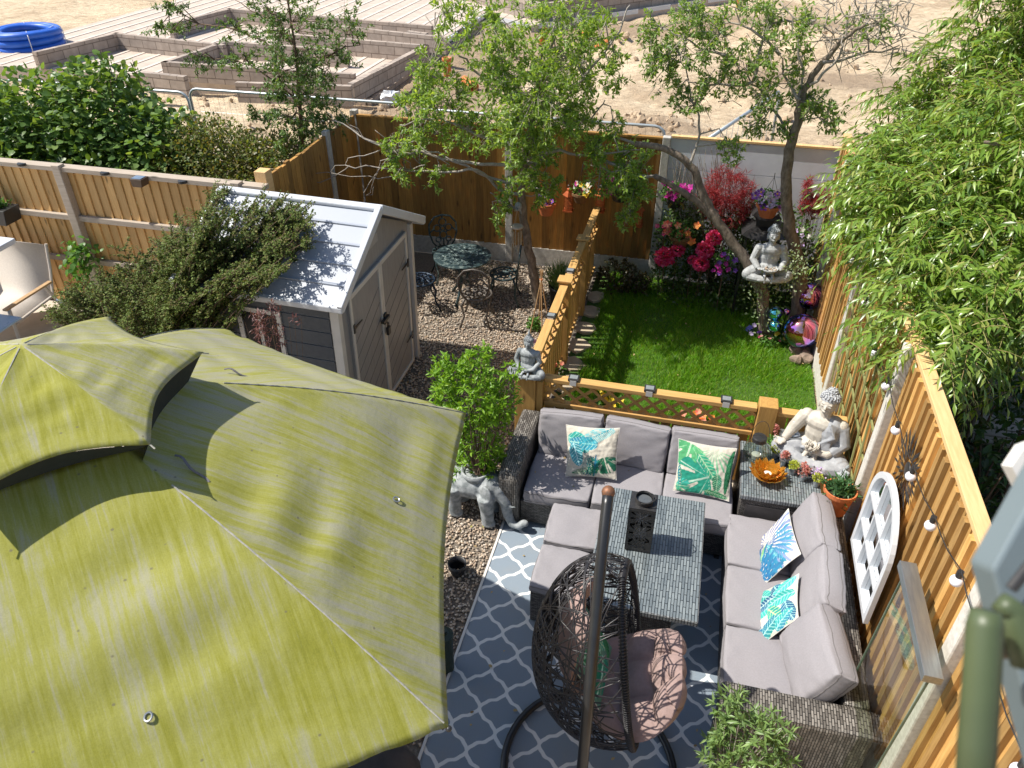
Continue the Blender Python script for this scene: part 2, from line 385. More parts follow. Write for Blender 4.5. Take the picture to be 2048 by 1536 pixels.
def rug_mat():
    m, nt, b = newmat('slate_rug_with_white_trellis')
    t = nt.nodes.new('ShaderNodeTexCoord'); s = nt.nodes.new('ShaderNodeSeparateXYZ'); nt.links.new(t.outputs['Object'], s.inputs[0])
    n1 = tex(nt, t.outputs['Object'], 45, 2); wob = mth(nt, 'MULTIPLY', mth(nt, 'SUBTRACT', n1, .5), .012)
    x = mth(nt, 'ADD', mth(nt, 'DIVIDE', mth(nt, 'ADD', s.outputs[0], 1.13), .31), 0.0)
    y = mth(nt, 'DIVIDE', mth(nt, 'SUBTRACT', s.outputs[1], 4.43), .325)
    a = mth(nt, 'ADD', x, y); c = mth(nt, 'SUBTRACT', x, y)
    def line(p, q):
        w = mth(nt, 'MULTIPLY', mth(nt, 'SINE', mth(nt, 'MULTIPLY', q, 2*math.pi)), .06)
        w2 = mth(nt, 'MULTIPLY', mth(nt, 'SINE', mth(nt, 'MULTIPLY', q, 6*math.pi)), .012)
        f = mth(nt, 'FRACT', mth(nt, 'ADD', mth(nt, 'ADD', mth(nt, 'ADD', p, w), w2), mth(nt, 'ADD', 100.5, wob)))
        return mth(nt, 'ABSOLUTE', mth(nt, 'SUBTRACT', f, .5))
    d = mth(nt, 'MINIMUM', line(a, c), line(c, a))
    d = mth(nt, 'ADD', d, mth(nt, 'MULTIPLY', mth(nt, 'SUBTRACT', tex(nt, t.outputs['Object'], 220, 1), .5), .02))
    f = ramp(nt, d, [(.052, 1.0), (.066, 0.0)])
    wv = nd(nt, 'ShaderNodeTexWave', Scale=90.0, Distortion=1.5); wv.bands_direction = 'DIAGONAL'; nt.links.new(coords(nt, 'Object', (1, 1, 1)), wv.inputs['Vector'])
    base = mixc(nt, wv.outputs['Fac'], (.175, .22, .27), (.24, .295, .355))
    dirt = tex(nt, t.outputs['Object'], 5, 6); base = mixc(nt, ramp(nt, dirt, [(.5, 0), (.75, .35)]), base, (.26, .26, .25))
    nt.links.new(mixc(nt, f, base, (.72, .73, .72)), b.inputs['Base Color']); b.inputs['Roughness'].default_value = .6
    bumpit(nt, b, wv.outputs['Fac'], .5, .002); return m
m_rug = rug_mat()

def canopy_mat():
    """faded grey canvas with yellow-green algae washed down the slope of each panel (UV: x across, y down the slope)"""
    m, nt, b = newmat('algae_stained_canvas')
    uv = coords(nt, 'UV')
    n1 = tex(nt, coords(nt, 'UV', (10, .7, 1)), 2.2, 10, .72, .0); n2 = tex(nt, uv, 1.5, 5, .6, .6); n3 = tex(nt, coords(nt, 'UV', (32, 1.0, 1)), 3, 8, .78, .0)
    g = mth(nt, 'ADD', mth(nt, 'ADD', mth(nt, 'MULTIPLY', n1, .5), mth(nt, 'MULTIPLY', n2, .28)), mth(nt, 'MULTIPLY', n3, .22))
    at = nd(nt, 'ShaderNodeAttribute'); at.attribute_name = 'damp'
    g = mth(nt, 'ADD', g, mth(nt, 'MULTIPLY', mth(nt, 'SUBTRACT', at.outputs['Fac'], .5), .10))
    c = ramp(nt, g, [(.36, (.335, .32, .265)), (.44, (.345, .335, .20)), (.50, (.325, .32, .085)), (.58, (.265, .262, .04)), (.68, (.19, .195, .028))])
    pale = tex(nt, coords(nt, 'UV', (16, 1.0, 1), (0, 0, 0)), 2.6, 9, .8); c = mixc(nt, ramp(nt, pale, [(.58, 0), (.70, .45)]), c, (.46, .44, .27))
    dk = tex(nt, coords(nt, 'UV', (9, 1.6, 1)), 3.3, 9, .8); c = mixc(nt, ramp(nt, dk, [(.62, 0), (.74, .6)]), c, (.15, .145, .07))
    sp = nd(nt, 'ShaderNodeTexVoronoi', Scale=9.0); nt.links.new(uv, sp.inputs['Vector'])
    c = mixc(nt, ramp(nt, sp.outputs['Distance'], [(.035, .75), (.07, 0)]), c, (.17, .15, .10))
    fine = tex(nt, uv, 150, 3, .7); c = mixc(nt, .16, c, ramp(nt, fine, [(.3, (.15, .15, .08)), (.7, (.8, .8, .7))]), 'OVERLAY')
    nt.links.new(c, b.inputs['Base Color']); b.inputs['Roughness'].default_value = .85; b.inputs['Specular IOR Level'].default_value = .2
    h = mth(nt, 'ADD', mth(nt, 'MULTIPLY', tex(nt, uv, 3.5, 4), .9), mth(nt, 'MULTIPLY', fine, .02)); bumpit(nt, b, h, .3, .03)
    tr = nt.nodes.new('ShaderNodeBsdfTranslucent'); nt.links.new(c, tr.inputs[0]); mx = nt.nodes.new('ShaderNodeMixShader'); mx.inputs[0].default_value = .1
    nt.links.new(b.outputs[0], mx.inputs[1]); nt.links.new(tr.outputs[0], mx.inputs[2]); nt.links.new(mx.outputs[0], nt.nodes['Material Output'].inputs[0])
    return m
m_canopy = canopy_mat()
m_mesh_dark = M('dark_vent_mesh', (.012, .018, .016), (.02, .026, .024), .9, scale=40, bump=.2)

def ground_mats():
    m, nt, b = newmat('dry_sandy_earth')
    v = coords(nt, 'Object'); n = tex(nt, v, .35, 8, .65, .5); n2 = tex(nt, v, 3.5, 9, .7); n3 = tex(nt, coords(nt, 'Object', (1, 5, 1), (0, 0, R(-8))), 1.6, 6, .7, .8)
    c = ramp(nt, n, [(.3, (.74, .60, .42)), (.5, (.66, .52, .35)), (.66, (.46, .34, .22))])
    c = mixc(nt, ramp(nt, n2, [(.45, 0), (.75, .65)]), c, (.27, .185, .11))
    c = mixc(nt, ramp(nt, n3, [(.5, 0), (.68, .55)]), c, (.30, .21, .125))
    at = nd(nt, 'ShaderNodeAttribute'); at.attribute_name = 'dug'; k = mth(nt, 'MULTIPLY', at.outputs['Fac'], mth(nt, 'ADD', .35, n2)); c = mixc(nt, ramp(nt, k, [(.15, 0), (.55, .85)]), c, mixc(nt, n2, (.40, .29, .19), (.20, .14, .09)))
    rt_ = nd(nt, 'ShaderNodeTexWave', Scale=2.6, Distortion=3.0, Detail=3.0); nt.links.new(coords(nt, 'Object', (.25, 1, 1), (0, 0, R(14))), rt_.inputs['Vector']); c = mixc(nt, ramp(nt, mth(nt, 'MULTIPLY', rt_.outputs['Fac'], n), [(.3, 0), (.5, .35)]), c, (.36, .26, .16))
    nt.links.new(c, b.inputs['Base Color']); b.inputs['Roughness'].default_value = .95
    h = mth(nt, 'ADD', mth(nt, 'MULTIPLY', n3, .7), n2); bumpit(nt, b, h, .9, .12)
    return m
m_earth = ground_mats()
m_clod = M('brown_earth_clods', (.50, .38, .255), (.32, .23, .15), .95, scale=4, bump=.8, bdist=.04)
m_gravelbed = M('gravel_bed', (.20, .165, .13), (.12, .10, .08), .95, scale=60, bump=.9, bdist=.01)
m_pebble = leafmat('pale_pebbles', [(.46, .37, .27), (.30, .22, .16), (.55, .46, .36), (.36, .25, .17), (.62, .55, .46), (.24, .20, .17)], .75, .0)
m_lawnbed = M('lawn_turf', (.06, .13, .015), (.04, .085, .012), .95, scale=20, bump=.6, bdist=.02)
m_patio = M('beige_paving', (.55, .48, .40), (.46, .40, .33), .85, scale=4, bump=.2)
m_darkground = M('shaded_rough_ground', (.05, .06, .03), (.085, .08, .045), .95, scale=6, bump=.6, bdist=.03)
m_stepstone = M('buff_stepping_stone', (.50, .41, .29), (.38, .31, .22), .9, scale=14, bump=.4, bdist=.004)
m_rock = M('pinkish_rock', (.30, .22, .17), (.18, .14, .11), .9, scale=10, bump=.7, bdist=.02)

L_grass = leafmat('grass_blades', [(.09, .25, .008), (.14, .34, .012), (.07, .19, .008), (.20, .40, .02), (.24, .30, .06)], .5, .4)
L_hazel = leafmat('hazel_leaves', [(.085, .165, .04), (.16, .27, .065), (.05, .11, .025), (.25, .36, .11)], .42, .32)
L_bramble = leafmat('olive_bramble_leaves', [(.11, .16, .04), (.17, .22, .06), (.19, .15, .06), (.08, .12, .03)], .45, .3)
L_thin = leafmat('thin_tree_leaves', [(.10, .18, .05), (.16, .26, .07), (.07, .13, .04)], .45, .3)
L_apple = leafmat('fresh_green_leaves', [(.17, .28, .055), (.27, .41, .08), (.11, .19, .04), (.36, .49, .12)], .4, .45)
L_greytree = leafmat('grey_green_leaves', [(.15, .25, .06), (.22, .34, .08), (.11, .19, .05), (.30, .42, .13)], .42, .42)
L_ash = leafmat('long_narrow_leaflets', [(.11, .21, .025), (.19, .31, .04), (.06, .13, .018), (.29, .40, .075), (.14, .25, .03), (.34, .36, .10)], .32, .33, .6)
L_coton = leafmat('tiny_dark_leaves', [(.085, .13, .032), (.14, .19, .045), (.055, .085, .022), (.20, .19, .065)], .6, .15, .15)
L_lime = leafmat('lime_green_leaves', [(.14, .29, .022), (.22, .40, .035), (.09, .20, .02), (.29, .47, .05)], .4, .38)
L_olive = leafmat('olive_tree_leaves', [(.13, .22, .06), (.19, .30, .09), (.08, .14, .045), (.27, .38, .14)], .4, .25)
L_red = leafmat('scarlet_maple_leaves', [(.22, .014, .022), (.32, .028, .032), (.14, .010, .02)], .5, .3)
L_purple = leafmat('bronze_maple_leaves', [(.13, .055, .055), (.20, .09, .08), (.08, .035, .04)], .45, .2)
L_dark = leafmat('dark_shrub_leaves', [(.05, .045, .02), (.08, .07, .03), (.035, .035, .015)], .4, .2)
L_green = leafmat('bedding_leaves', [(.07, .18, .03), (.12, .26, .05), (.05, .12, .025)], .45, .3)
L_moss = leafmat('yellow_green_buds', [(.38, .44, .06), (.46, .52, .10), (.28, .34, .05)], .6, .3)
def petal(n, *c): return leafmat(n, list(c), .55, .35)
F_pink = petal('pink_petals', (.70, .08, .24), (.55, .03, .16), (.78, .18, .34))
F_magenta = petal('magenta_petals', (.48, .01, .30), (.62, .03, .38), (.34, .01, .22))
F_purple = petal('purple_petals', (.17, .05, .42), (.30, .10, .55), (.12, .03, .30))
F_lilac = petal('lilac_petals', (.45, .28, .70), (.62, .48, .80), (.70, .62, .85))
F_orange = petal('orange_petals', (.85, .22, .04), (.90, .34, .07), (.75, .16, .05))
F_yellow = petal('yellow_petals', (.90, .68, .05), (.85, .58, .03), (.93, .78, .15))
F_white = petal('white_petals', (.80, .80, .76), (.70, .70, .66), (.85, .84, .82))
F_coral = petal('coral_petals', (.80, .20, .14), (.85, .40, .28), (.75, .13, .10))
F_rose = petal('faded_rose_buds', (.50, .16, .18), (.42, .22, .18), (.60, .24, .24))
# ================================================================== THE SETTING
def axis_steps(marks):
    out = [marks[0][0]]
    for (a, n), (b, _) in zip(marks, marks[1:]): out += [a+(b-a)*(i+1)/n for i in range(n)]
    return np.array(out)
gx = axis_steps([(-120, 12), (-26, 150), (14, 20), (90, 0)]); gy = axis_steps([(-20, 8), (10.0, 4), (10.3, 150), (40, 30), (160, 0)])
def terrain_z(x, y):
    if y < 10.2: return -.03
    z = .10*noise.noise((x*.35, y*.35, 0))+.07*noise.noise((x*1.3, y*1.3, 3))+.05*noise.noise((x*3.1, y*3.1, 7))
    for cx, cy, r, h in ((-1.6, 13.0, 1.4, .35), (-1.1, 16.4, 1.6, .22), (-2.6, 24.0, 1.5, .30), (.6, 12.4, 1.2, .25), (-4.3, 14.5, 2.0, .28), (-6.2, 16.0, 1.4, .3), (1.2, 20.5, 1.3, .35), (2.6, 26.0, 2.0, .5), (.3, 27.8, 1.6, .35), (-10.5, 15.2, 1.8, .2), (4.5, 18.0, 1.5, .3)):
        d = ((x-cx)**2+(y-cy)**2)/(r*r)
        if d < 4: z += h*math.exp(-d*1.6)*(1+.9*noise.noise((x*2.6, y*2.6, 1))+.5*noise.noise((x*6, y*6, 5)))
    return z-.03
V = [(x, y, terrain_z(x, y)) for y in gy for x in gx]; nx = len(gx)
F = np.array([(j*nx+i, j*nx+i+1, (j+1)*nx+i+1, (j+1)*nx+i) for j in range(len(gy)-1) for i in range(nx-1)])
gr = structure(npmesh('ground', V, F, m_earth, smooth=True))
def dug(x, y):
    v = 0
    for cx, cy, rx, ry in ((-2.5, 12.6, 4.5, 1.9), (-6.3, 17.5, 1.5, 4), (-6.6, 23, 1.6, 4), (-1.2, 16.4, 1.6, 1.0), (-4.6, 25.5, 2.5, 1.8), (-1.5, 27.5, 3, 1.2), (1.2, 20.5, 1.4, .8), (1.5, 30, 4, 1.5), (3.6, 22, 2.6, 1.2), (1.0, 12.2, 2, 1)): v += math.exp(-(((x-cx)/rx)**2+((y-cy)/ry)**2)*1.3)
    return min(1, v)
at_ = gr.data.attributes.new('dug', 'FLOAT', 'POINT'); at_.data.foreach_set('value', [dug(p[0], p[1]) if p[1] > 10 else 0 for p in V])
def sheet(name, x0, x1, y0, y1, z, mat, kind='structure'):
    o = MB().add([(x0, y0, z), (x1, y0, z), (x1, y1, z), (x0, y1, z)], [(0, 1, 2, 3)]).build(name, mat); o['kind'] = kind; return o
sheet('gravel_bed', -4.64, -1.2, -1, 9.86, -.006, m_gravelbed)
sheet('lawn', -1.2, 1.58, 5.85, 9.86, 0, m_lawnbed)
sheet('patio', -1.2, 1.58, -1, 5.85, -.004, m_patio)
sheet('neighbour_patio', -16, -4.76, -1, 7.27, -.004, m_patio)
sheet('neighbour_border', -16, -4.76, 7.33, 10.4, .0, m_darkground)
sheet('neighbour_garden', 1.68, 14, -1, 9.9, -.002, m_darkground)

# pebbles lying on the gravel bed
def pebbles(name, N, x0, x1, y0, y1, size, seed):
    r = np.random.default_rng(seed)
    V0 = np.array([(0, 0, -1), (.72, .53, -.45), (-.28, .85, -.45), (-.89, 0, -.45), (-.28, -.85, -.45), (.72, -.53, -.45),
                   (.28, .85, .45), (-.72, .53, .45), (-.72, -.53, .45), (.28, -.85, .45), (.89, 0, .45), (0, 0, 1)])
    F0 = np.array([(0, 2, 1), (1, 5, 0), (0, 3, 2), (0, 4, 3), (0, 5, 4), (1, 10, 5), (2, 6, 1), (3, 7, 2), (4, 8, 3), (5, 9, 4), (1, 6, 10), (2, 7, 6), (3, 8, 7), (4, 9, 8), (5, 10, 9), (6, 11, 10), (7, 11, 6), (8, 11, 7), (9, 11, 8), (10, 11, 9)])
    P = np.c_[r.uniform(x0, x1, N), r.uniform(y0, y1, N), r.uniform(.0, .012, N)]
    s = size*r.uniform(.55, 1.35, (N, 1))*np.array([[1, .75, .55]])*r.uniform(.8, 1.2, (N, 3)); a = r.uniform(0, 6.28, N)
    v = V0[None]*s[:, None]; ca, sa = np.cos(a)[:, None], np.sin(a)[:, None]
    v = np.stack([v[..., 0]*ca-v[..., 1]*sa, v[..., 0]*sa+v[..., 1]*ca, v[..., 2]], -1)+P[:, None]
    F = F0[None]+(np.arange(N)*12)[:, None, None]
    o = npmesh(name, v.reshape(-1, 3), F.reshape(-1, 3), m_pebble, smooth=True); o['kind'] = 'stuff'; return tag(o, 'pale mixed gravel pebbles spread between the shed and the patio rug', 'gravel')
def keep_stones(): pass
pebbles('gravel', 30000, -3.5, -1.285, 2.6, 9.84, .0125, 3)

# lawn grass
N = 85000; P = np.c_[rng.uniform(-1.02, 1.57, N), rng.uniform(5.9, 9.84, N), np.zeros(N)]
D = np.c_[rng.normal(0, .45, (N, 2)), np.ones(N)]; hgt = np.array([.075*(1+.75*noise.noise((p[0]*1.7, p[1]*1.7, 0))) for p in P])
v, f = leaf_arrays(P, D, hgt*rng.uniform(.6, 1.3, N), .075, 'blade')
tag(npmesh('grass', v, f, L_grass), 'long bright green lawn grass', 'grass', kind='stuff')
P = np.array([(1.49+rng.normal(0, .04), rng.uniform(5.9, 7.7), 0) for _ in range(1500)])
# stepping stones between the low fence and the lawn
for i, y in enumerate(np.arange(6.15, 9.5, .42)):
    m = MB(); pts = [(-1.12+.14*math.cos(t)*(1+.15*rng.normal()), y+.15*math.sin(t)*(1+.15*rng.normal())) for t in np.linspace(0, 2*math.pi, 9)[:-1]]
    m.prism(pts, .0, .035); tag(m.build('stepping_stone', m_stepstone, bevel=.006), 'buff stepping stone number %s from the buddha post along the slatted fence' % ['one', 'two', 'three', 'four', 'five', 'six', 'seven', 'eight'][i], 'stepping stone', 'stepping stones beside the lawn')

# ------------------------------------------------------------------ fences
def boards_x(m, x0, x1, y, z0, z1, w=.1, face=-1, th=.012, proud=.010, gap=0, flip=False):
    """feather-edged upright boards along x, thick edge on the left"""
    x = x0
    while x < x1-.02:
        e = min(x+w, x1); j = .003*rng.normal(); zz = z1+.004*rng.normal()
        y0 = y+face*(proud+j); y1 = y+face*.002
        if flip: y0, y1 = y1, y0
        m.add([(x, y, z0), (e-gap, y, z0), (e-gap, y1, z0), (x, y0, z0), (x, y, zz), (e-gap, y, zz), (e-gap, y1, zz), (x, y0, zz)],
              [(0, 3, 2, 1), (4, 5, 6, 7), (0, 1, 5, 4), (1, 2, 6, 5), (2, 3, 7, 6), (3, 0, 4, 7)]); x = e
# brown back fence
bf = thing('back_fence', 'tall brown closeboard fence with concrete posts across the back, behind the bistro set', 'fence', (-2.5, 9.9, 0))
for x0, x1 in ((-4.66, -2.55), (-2.45, -.50)):
    m = MB(); boards_x(m, x0, x1, 9.90, .26, 1.93, .105, proud=.026, gap=.003); m.box(x0, x1, 9.90, 9.92, .26, 1.93); m.build('board_panel', m_fence_brown, bf)
    MB().box(x0, x1, 9.87, 9.91, 0, .26).build('gravel_board', m_concrete, bf)
    MB().box(x0, x1, 9.865, 9.925, 1.932, 1.955).build('top_rail', m_fence_brown, bf)
for x in (-2.5, -.45): MB().box(x-.05, x+.05, 9.83, 9.93, 0, 1.97).build('post', m_concrete, bf, bevel=.008)
sf = thing('side_fence', 'brown closeboard fence on the left beyond the shed, meeting the back fence', 'fence', (-4.7, 9.9, 0))
y = 7.5; m = MB()
while y < 9.88:
    e = min(y+.1, 9.88); m.box(-4.72, -4.69+.012*rng.random(), y, e-.004, .25, 1.93-.0+.006*rng.normal()); y = e
m.build('board_panel', m_fence_brown, sf)
MB().box(-4.72, -4.68, 7.5, 9.88, 0, .25).build('gravel_board', m_concrete, sf)
MB().box(-4.73, -4.66, 8.95, 9.05, 0, 1.99).build('post', m_concrete, sf, bevel=.006)
MB().box(-4.76, -4.665, 9.885, 9.98, 0, 2.0).build('post', m_concrete, sf, bevel=.006)
MB().box(-4.78, -4.64, 7.36, 7.5, 0, 2.02).build('post', m_cap, sf, bevel=.006)

# left neighbour's fence, rail side towards us
lf = thing('neighbour_fence', 'tan board fence with grey posts and two rails, in front of the hedge at left', 'fence', (-7, 7.3, 0))
m = MB(); boards_x(m, -13, -4.74, 7.31, .02, 1.84, .125, proud=.022, gap=.003, flip=True); m.build('board_panel', m_fence_tan, lf)
MB().box(-13, -4.62, 7.235, 7.36, 1.845, 1.90).build('cap_rail', m_rail, lf, bevel=.004)
for z in (.68, 1.26): MB().box(-13, -4.74, 7.245, 7.297, z-.035, z+.035).build('rail', m_rail, lf, bevel=.006)
for x in (-12.4, -9.85, -7.27, -4.95): MB().box(x-.055, x+.055, 7.20, 7.30, 0, 1.93).build('post', m_rail, lf, bevel=.008)
for i, (px, py) in enumerate(((44, 331), (210, 349), (365, 366))):
    p = WV(px, py, 7.22); m = MB(); m.prism([(.055*math.cos(t), -.06*math.sin(t)) for t in np.linspace(0, math.pi, 9)], 0, .03, T=Matrix.Translation((p.x, 7.235, p.z)))
    tag(m.build('fence_light', m_black, bevel=.003), 'half-round black light on the tan fence, %s' % ('at the left edge', 'between grey post and square light', 'right of the square light')[i], 'light', 'half-round lights on the tan fence')
p = WV(283, 360, 7.2)
sl = thing('solar_light', 'square brown solar light with glass top fixed on the tan fence', 'light', (p.x, 7.2, p.z))
MB().prism([(-.06, -.05), (.06, -.05), (.075, .04), (-.075, .04)], 7.10, 7.235, 'y', Matrix.Translation((p.x, 0, p.z))).build('lamp_body', M('brown_plastic', (.10, .06, .035), rough=.5), sl, bevel=.004)
MB().box(p.x-.06, p.x+.06, 7.11, 7.21, p.z+.041, p.z+.047).build('solar_cell', M('solar_cell_blue', (.18, .24, .33), rough=.15), sl)
# planter hung on that fence
p = WV(8, 428, 7.1); pl = thing('wall_planter', 'black trough planter with green plants hanging on the tan fence', 'planter', (p.x, 7.1, p.z))
MB().prism([(-.10, -.1), (.10, -.1), (.14, .09), (-.3, .09)], 6.98, 7.23, 'y', Matrix.Translation((p.x, 0, p.z))).build('trough', m_black, pl, bevel=.005)
m = MB(); m.tube([(p.x-.1, 7.2, p.z+.08), (p.x-.1, 7.235, p.z+.2), (p.x-.1, 7.25, p.z+.42)], .008, 5); m.build('hanger', m_black, pl)
v, f = rosettes(in_ell((p.x-.08, 7.1, p.z+.13), (.16, .1, .09), 90, 0), unit(90), 7, .05, .35); npmesh('foliage', v, f, L_green, pl)

# right fence: golden boards with battens, pale concrete posts
rf = thing('batten_fence', 'long golden fence of upright boards and battens with pale concrete posts along the right side', 'fence', (1.62, 5, 0))
posts = [.74, 2.88, 5.05, 7.03, 9.02]
for a, b in zip([-.9]+posts, posts+[9.84]):
    y = a+.055; m = MB(); e = b-.055
    m.box(1.645, 1.66, y, e, .26, 2.14)
    while y < e-.01:
        w = min(.12, e-y); q = .004*rng.normal(); m.box(1.622+q, 1.644, y+.001, y+w-.004, .26, 2.14)
        if w > .09: m.box(1.592+q, 1.621+q, y+.028, y+.078, .26, 2.115+.006*rng.normal())
        y += .12
    m.build('board_panel', m_fence_gold, rf)
    MB().box(1.60, 1.65, a+.055, b-.055, 0, .258).build('gravel_board', m_concrete_pale, rf)
    MB().box(1.595, 1.685, a+.0, b-.004, 2.145, 2.180).build('cap_rail', m_cap, rf, bevel=.004)
for y in posts: MB().box(1.555, 1.66, y-.052, y+.052, 0, 2.142).build('post', m_concrete_pale, rf, bevel=.012)

# white rendered panels at the far right
wf = thing('white_wall', 'white painted panel wall at the back right behind the red maple', 'wall', (.6, 9.92, 0))
m = MB()
for i, (a, b) in enumerate(((-.40, .42), (.425, 1.02), (1.025, 1.62))):
    for k in range(5): m.box(a, b, 9.92-.008*(i % 2), 9.96, .02+k*.385, .398+k*.385)
m.build('wall_panel', M('white_paint_board', (.74, .77, .84), (.62, .65, .72), .6, scale=3, bump=.1), wf)
MB().box(-.40, 1.64, 9.90, 9.975, 1.95, 1.975).build('coping', m_cap, wf)

# low golden fence with lattice round the lawn
nf = thing('lattice_fence', 'low golden fence with a diamond lattice top between the lawn and the back sofa', 'fence', (0, 5.82, 0))
def lattice_x(m, x0, x1, y, z0, z1, step=.16):
    h = z1-z0; x = x0-h
    while x < x1:
        for s in (1, -1):
            a = Vector((x, y+.008*s, z0 if s > 0 else z1)); b = Vector((x+h*1.15, y+.008*s, z1 if s > 0 else z0))
            if a.x < x0: t = (x0-a.x)/(b.x-a.x); a = a.lerp(b, t)
            if b.x > x1: t = (x1-a.x)/(b.x-a.x) if b.x != a.x else 0; b = a.lerp(b, t)
            if b.x-a.x > .02: m.bar(a, b, .028, .012, Vector((0, 1, 0)))
        x += step
MB().box(-1.13, .79, 5.775, 5.865, .875, .92).build('top_rail', m_lowx, nf, bevel=.006)
MB().box(-1.13, .79, 5.785, 5.855, .60, .645).build('middle_rail', m_lowx, nf, bevel=.005)
m = MB(); lattice_x(m, -1.13, .79, 5.82, .645, .875); m.build('lattice', m_lowx, nf)
m = MB(); x = -1.12
while x < .78: m.box(x, x+.085, 5.80, 5.815, .04, .60); x += .1
m.build('board_panel', m_lowz, nf)
MB().box(.80, .96, 5.74, 5.90, 0, .97).build('post', m_lowz, nf, bevel=.006)
MB().box(.965, 1.55, 5.775, 5.865, .86, .905).build('top_rail', m_lowx, nf, bevel=.006)
m = MB(); x = .97
while x < 1.5: m.box(x, x+.085, 5.80, 5.815, .04, .86); x += .1
m.build('board_panel', m_lowz, nf)
bp = thing('corner_post', 'wide golden timber post at the corner of the two low fences, under a buddha', 'post', (-1.26, 5.8, 0))
MB().box(-1.40, -1.20, 5.72, 5.90, 0, .93).build('post_body', m_lowz, bp, bevel=.006)
MB().box(-1.198, -1.135, 5.735, 5.885, 0, .90).build('side_plate', m_lowz, bp, bevel=.004)
kf = thing('slatted_fence', 'low golden slatted fence with lattice top running away between gravel and lawn', 'fence', (-1.25, 7.6, 0))
ps = [5.95, 7.42, 8.62, 9.80]; hs = [1.06, 1.0, .96, .92]
for i in range(3):
    a, b = ps[i]+.06, ps[i+1]-.06; za = 1.02-.02*i; y = a; m = MB()
    while y < b-.05: m.box(-1.262, -1.245, y, y+.075, .03, za-.25); y += .115
    m.build('slats', m_lowz, kf)
    MB().box(-1.295, -1.205, a, b, za, za+.045).build('top_rail', m_lowy, kf, bevel=.006)
    MB().box(-1.285, -1.215, a, b, za-.27, za-.23).build('middle_rail', m_lowy, kf, bevel=.005)
    MB().box(-1.275, -1.225, a, b, .10, .14).build('bottom_rail', m_lowy, kf, bevel=.005)
    m = MB(); T = Matrix.Translation((-1.25, 0, 0)) @ Matrix.Rotation(R(90), 4, 'Z'); m.T = T
    lattice_x(m, a, b, 0, za-.23, za, .17); m.build('lattice', m_lowy, kf)
for i in (1, 2):
    MB().box(-1.31, -1.19, ps[i]-.055, ps[i]+.055, 0, hs[i]+.09).build('post', m_lowz, kf, bevel=.005)
    o = MB().box(-1.33, -1.17, ps[i]-.075, ps[i]+.075, hs[i]+.091, hs[i]+.115).build('post_cap', m_lowy, kf, bevel=.006)
# small solar lights clipped on the low rails
sites = [((-.86, 5.82, .925), 'clipped on the lattice fence rail nearest the corner post'), ((-.16, 5.82, .925), 'clipped mid-way along the lattice fence rail'), ((.52, 5.82, .925), 'clipped on the lattice fence rail nearest the square post'),
         ((-1.25, 6.65, 1.07), 'on the slatted fence rail just beyond the buddha post'), ((-1.25, 7.72, 1.05), 'on the slatted fence rail beyond its first post')]
for (x, y, z), s in sites:
    t = thing('rail_light', 'small grey solar light '+s, 'light', (x, y, z), group='solar lights on the low fence rails')
    MB().box(x-.05, x+.05, y-.045, y+.05, z, z+.022).build('lamp_body', m_black, t, bevel=.004)
    MB().box(x-.036, x+.036, y-.03, y+.03, z+.0225, z+.026).build('solar_cell', M('grey_cell', (.25, .27, .28), rough=.2) if 'grey_cell' not in bpy.data.materials else bpy.data.materials['grey_cell'], t)
    MB().box(x-.03, x+.03, y-.0475, y-.0452, z-.045, z+.01).build('lens', m_offwhite, t)

# ------------------------------------------------------------------ building site beyond
def wall_run(m, pts, h=.42, z=.16, th=.14):
    for a, b in zip(pts, pts[1:]):
        a = W(*a, z+h); b = W(*b, z+h); d = (b-a); L = d.length; ang = math.atan2(d.y, d.x)
        m.box(-th/2, L+th/2-.01, -th/2, th/2, z, z+h, Matrix.Translation((a.x, a.y, 0)) @ Matrix.Rotation(ang, 4, 'Z'))
f1 = thing('foundation', 'brown block foundation with low walls and beam floor on the left of the building site', 'foundation', (-13, 22, 0))
ZF = .30
MB().box(-19.3, -7.75, 17.0, 30.5, -.1, ZF).build('floor_slab', m_slab, f1)
m = MB()
for x in np.arange(-19.0, -7.9, .55): m.box(x, x+.10, 17.1, 30.4, ZF, ZF+.016)
m.build('floor_beams', M('pale_concrete_beam', (.66, .58, .50), (.56, .49, .42), .9, scale=4), f1)
walls = [[(72, 103), (232, 66), (444, 89)], [(342, 46), (459, 17), (861, 51)], [(330, 123), (451, 82), (690, 100)], [(330, 123), (704, 147)], [(704, 165), (851, 90), (560, 66)], [(600, 43), (889, 74)], [(290, 144), (366, 152)], [(478, 164), (697, 171)], [(820, 62), (850, 66)]]
m = MB()
for w in walls: wall_run(m, w, z=ZF)
m.build('block_walls', m_block, f1)
m = MB()
for i in range(26):
    y = 17.1+i*.50
    if i % 3 != 2: m.box(-7.749, -7.68, y, y+.43, ZF-.13, ZF-.01)
m.build('insulation_edge', m_white, f1)
for i in range(8): MB().box(-7.749, -7.69, 18.15+i*1.5, 18.5+i*1.5, ZF-.16, ZF+.0).build('vent', m_black, f1)
m = MB(); m.box(-7.70, -7.60, 17.0, 30, -.1, .12); m.build('footing_blocks', m_block, f1)
f2 = thing('foundation', 'far block foundation with white edging behind the tree tops, top centre', 'foundation', (-4, 29, 0))
A = W(1062, 66); B = W(1440, 8); d = (B-A); ang = math.atan2(d.y, d.x); T = Matrix.Translation((A.x, A.y, 0)) @ Matrix.Rotation(ang, 4, 'Z')
MB().box(0, 12, 0, 9, -.1, .22, T).build('floor_slab', m_slab, f2)
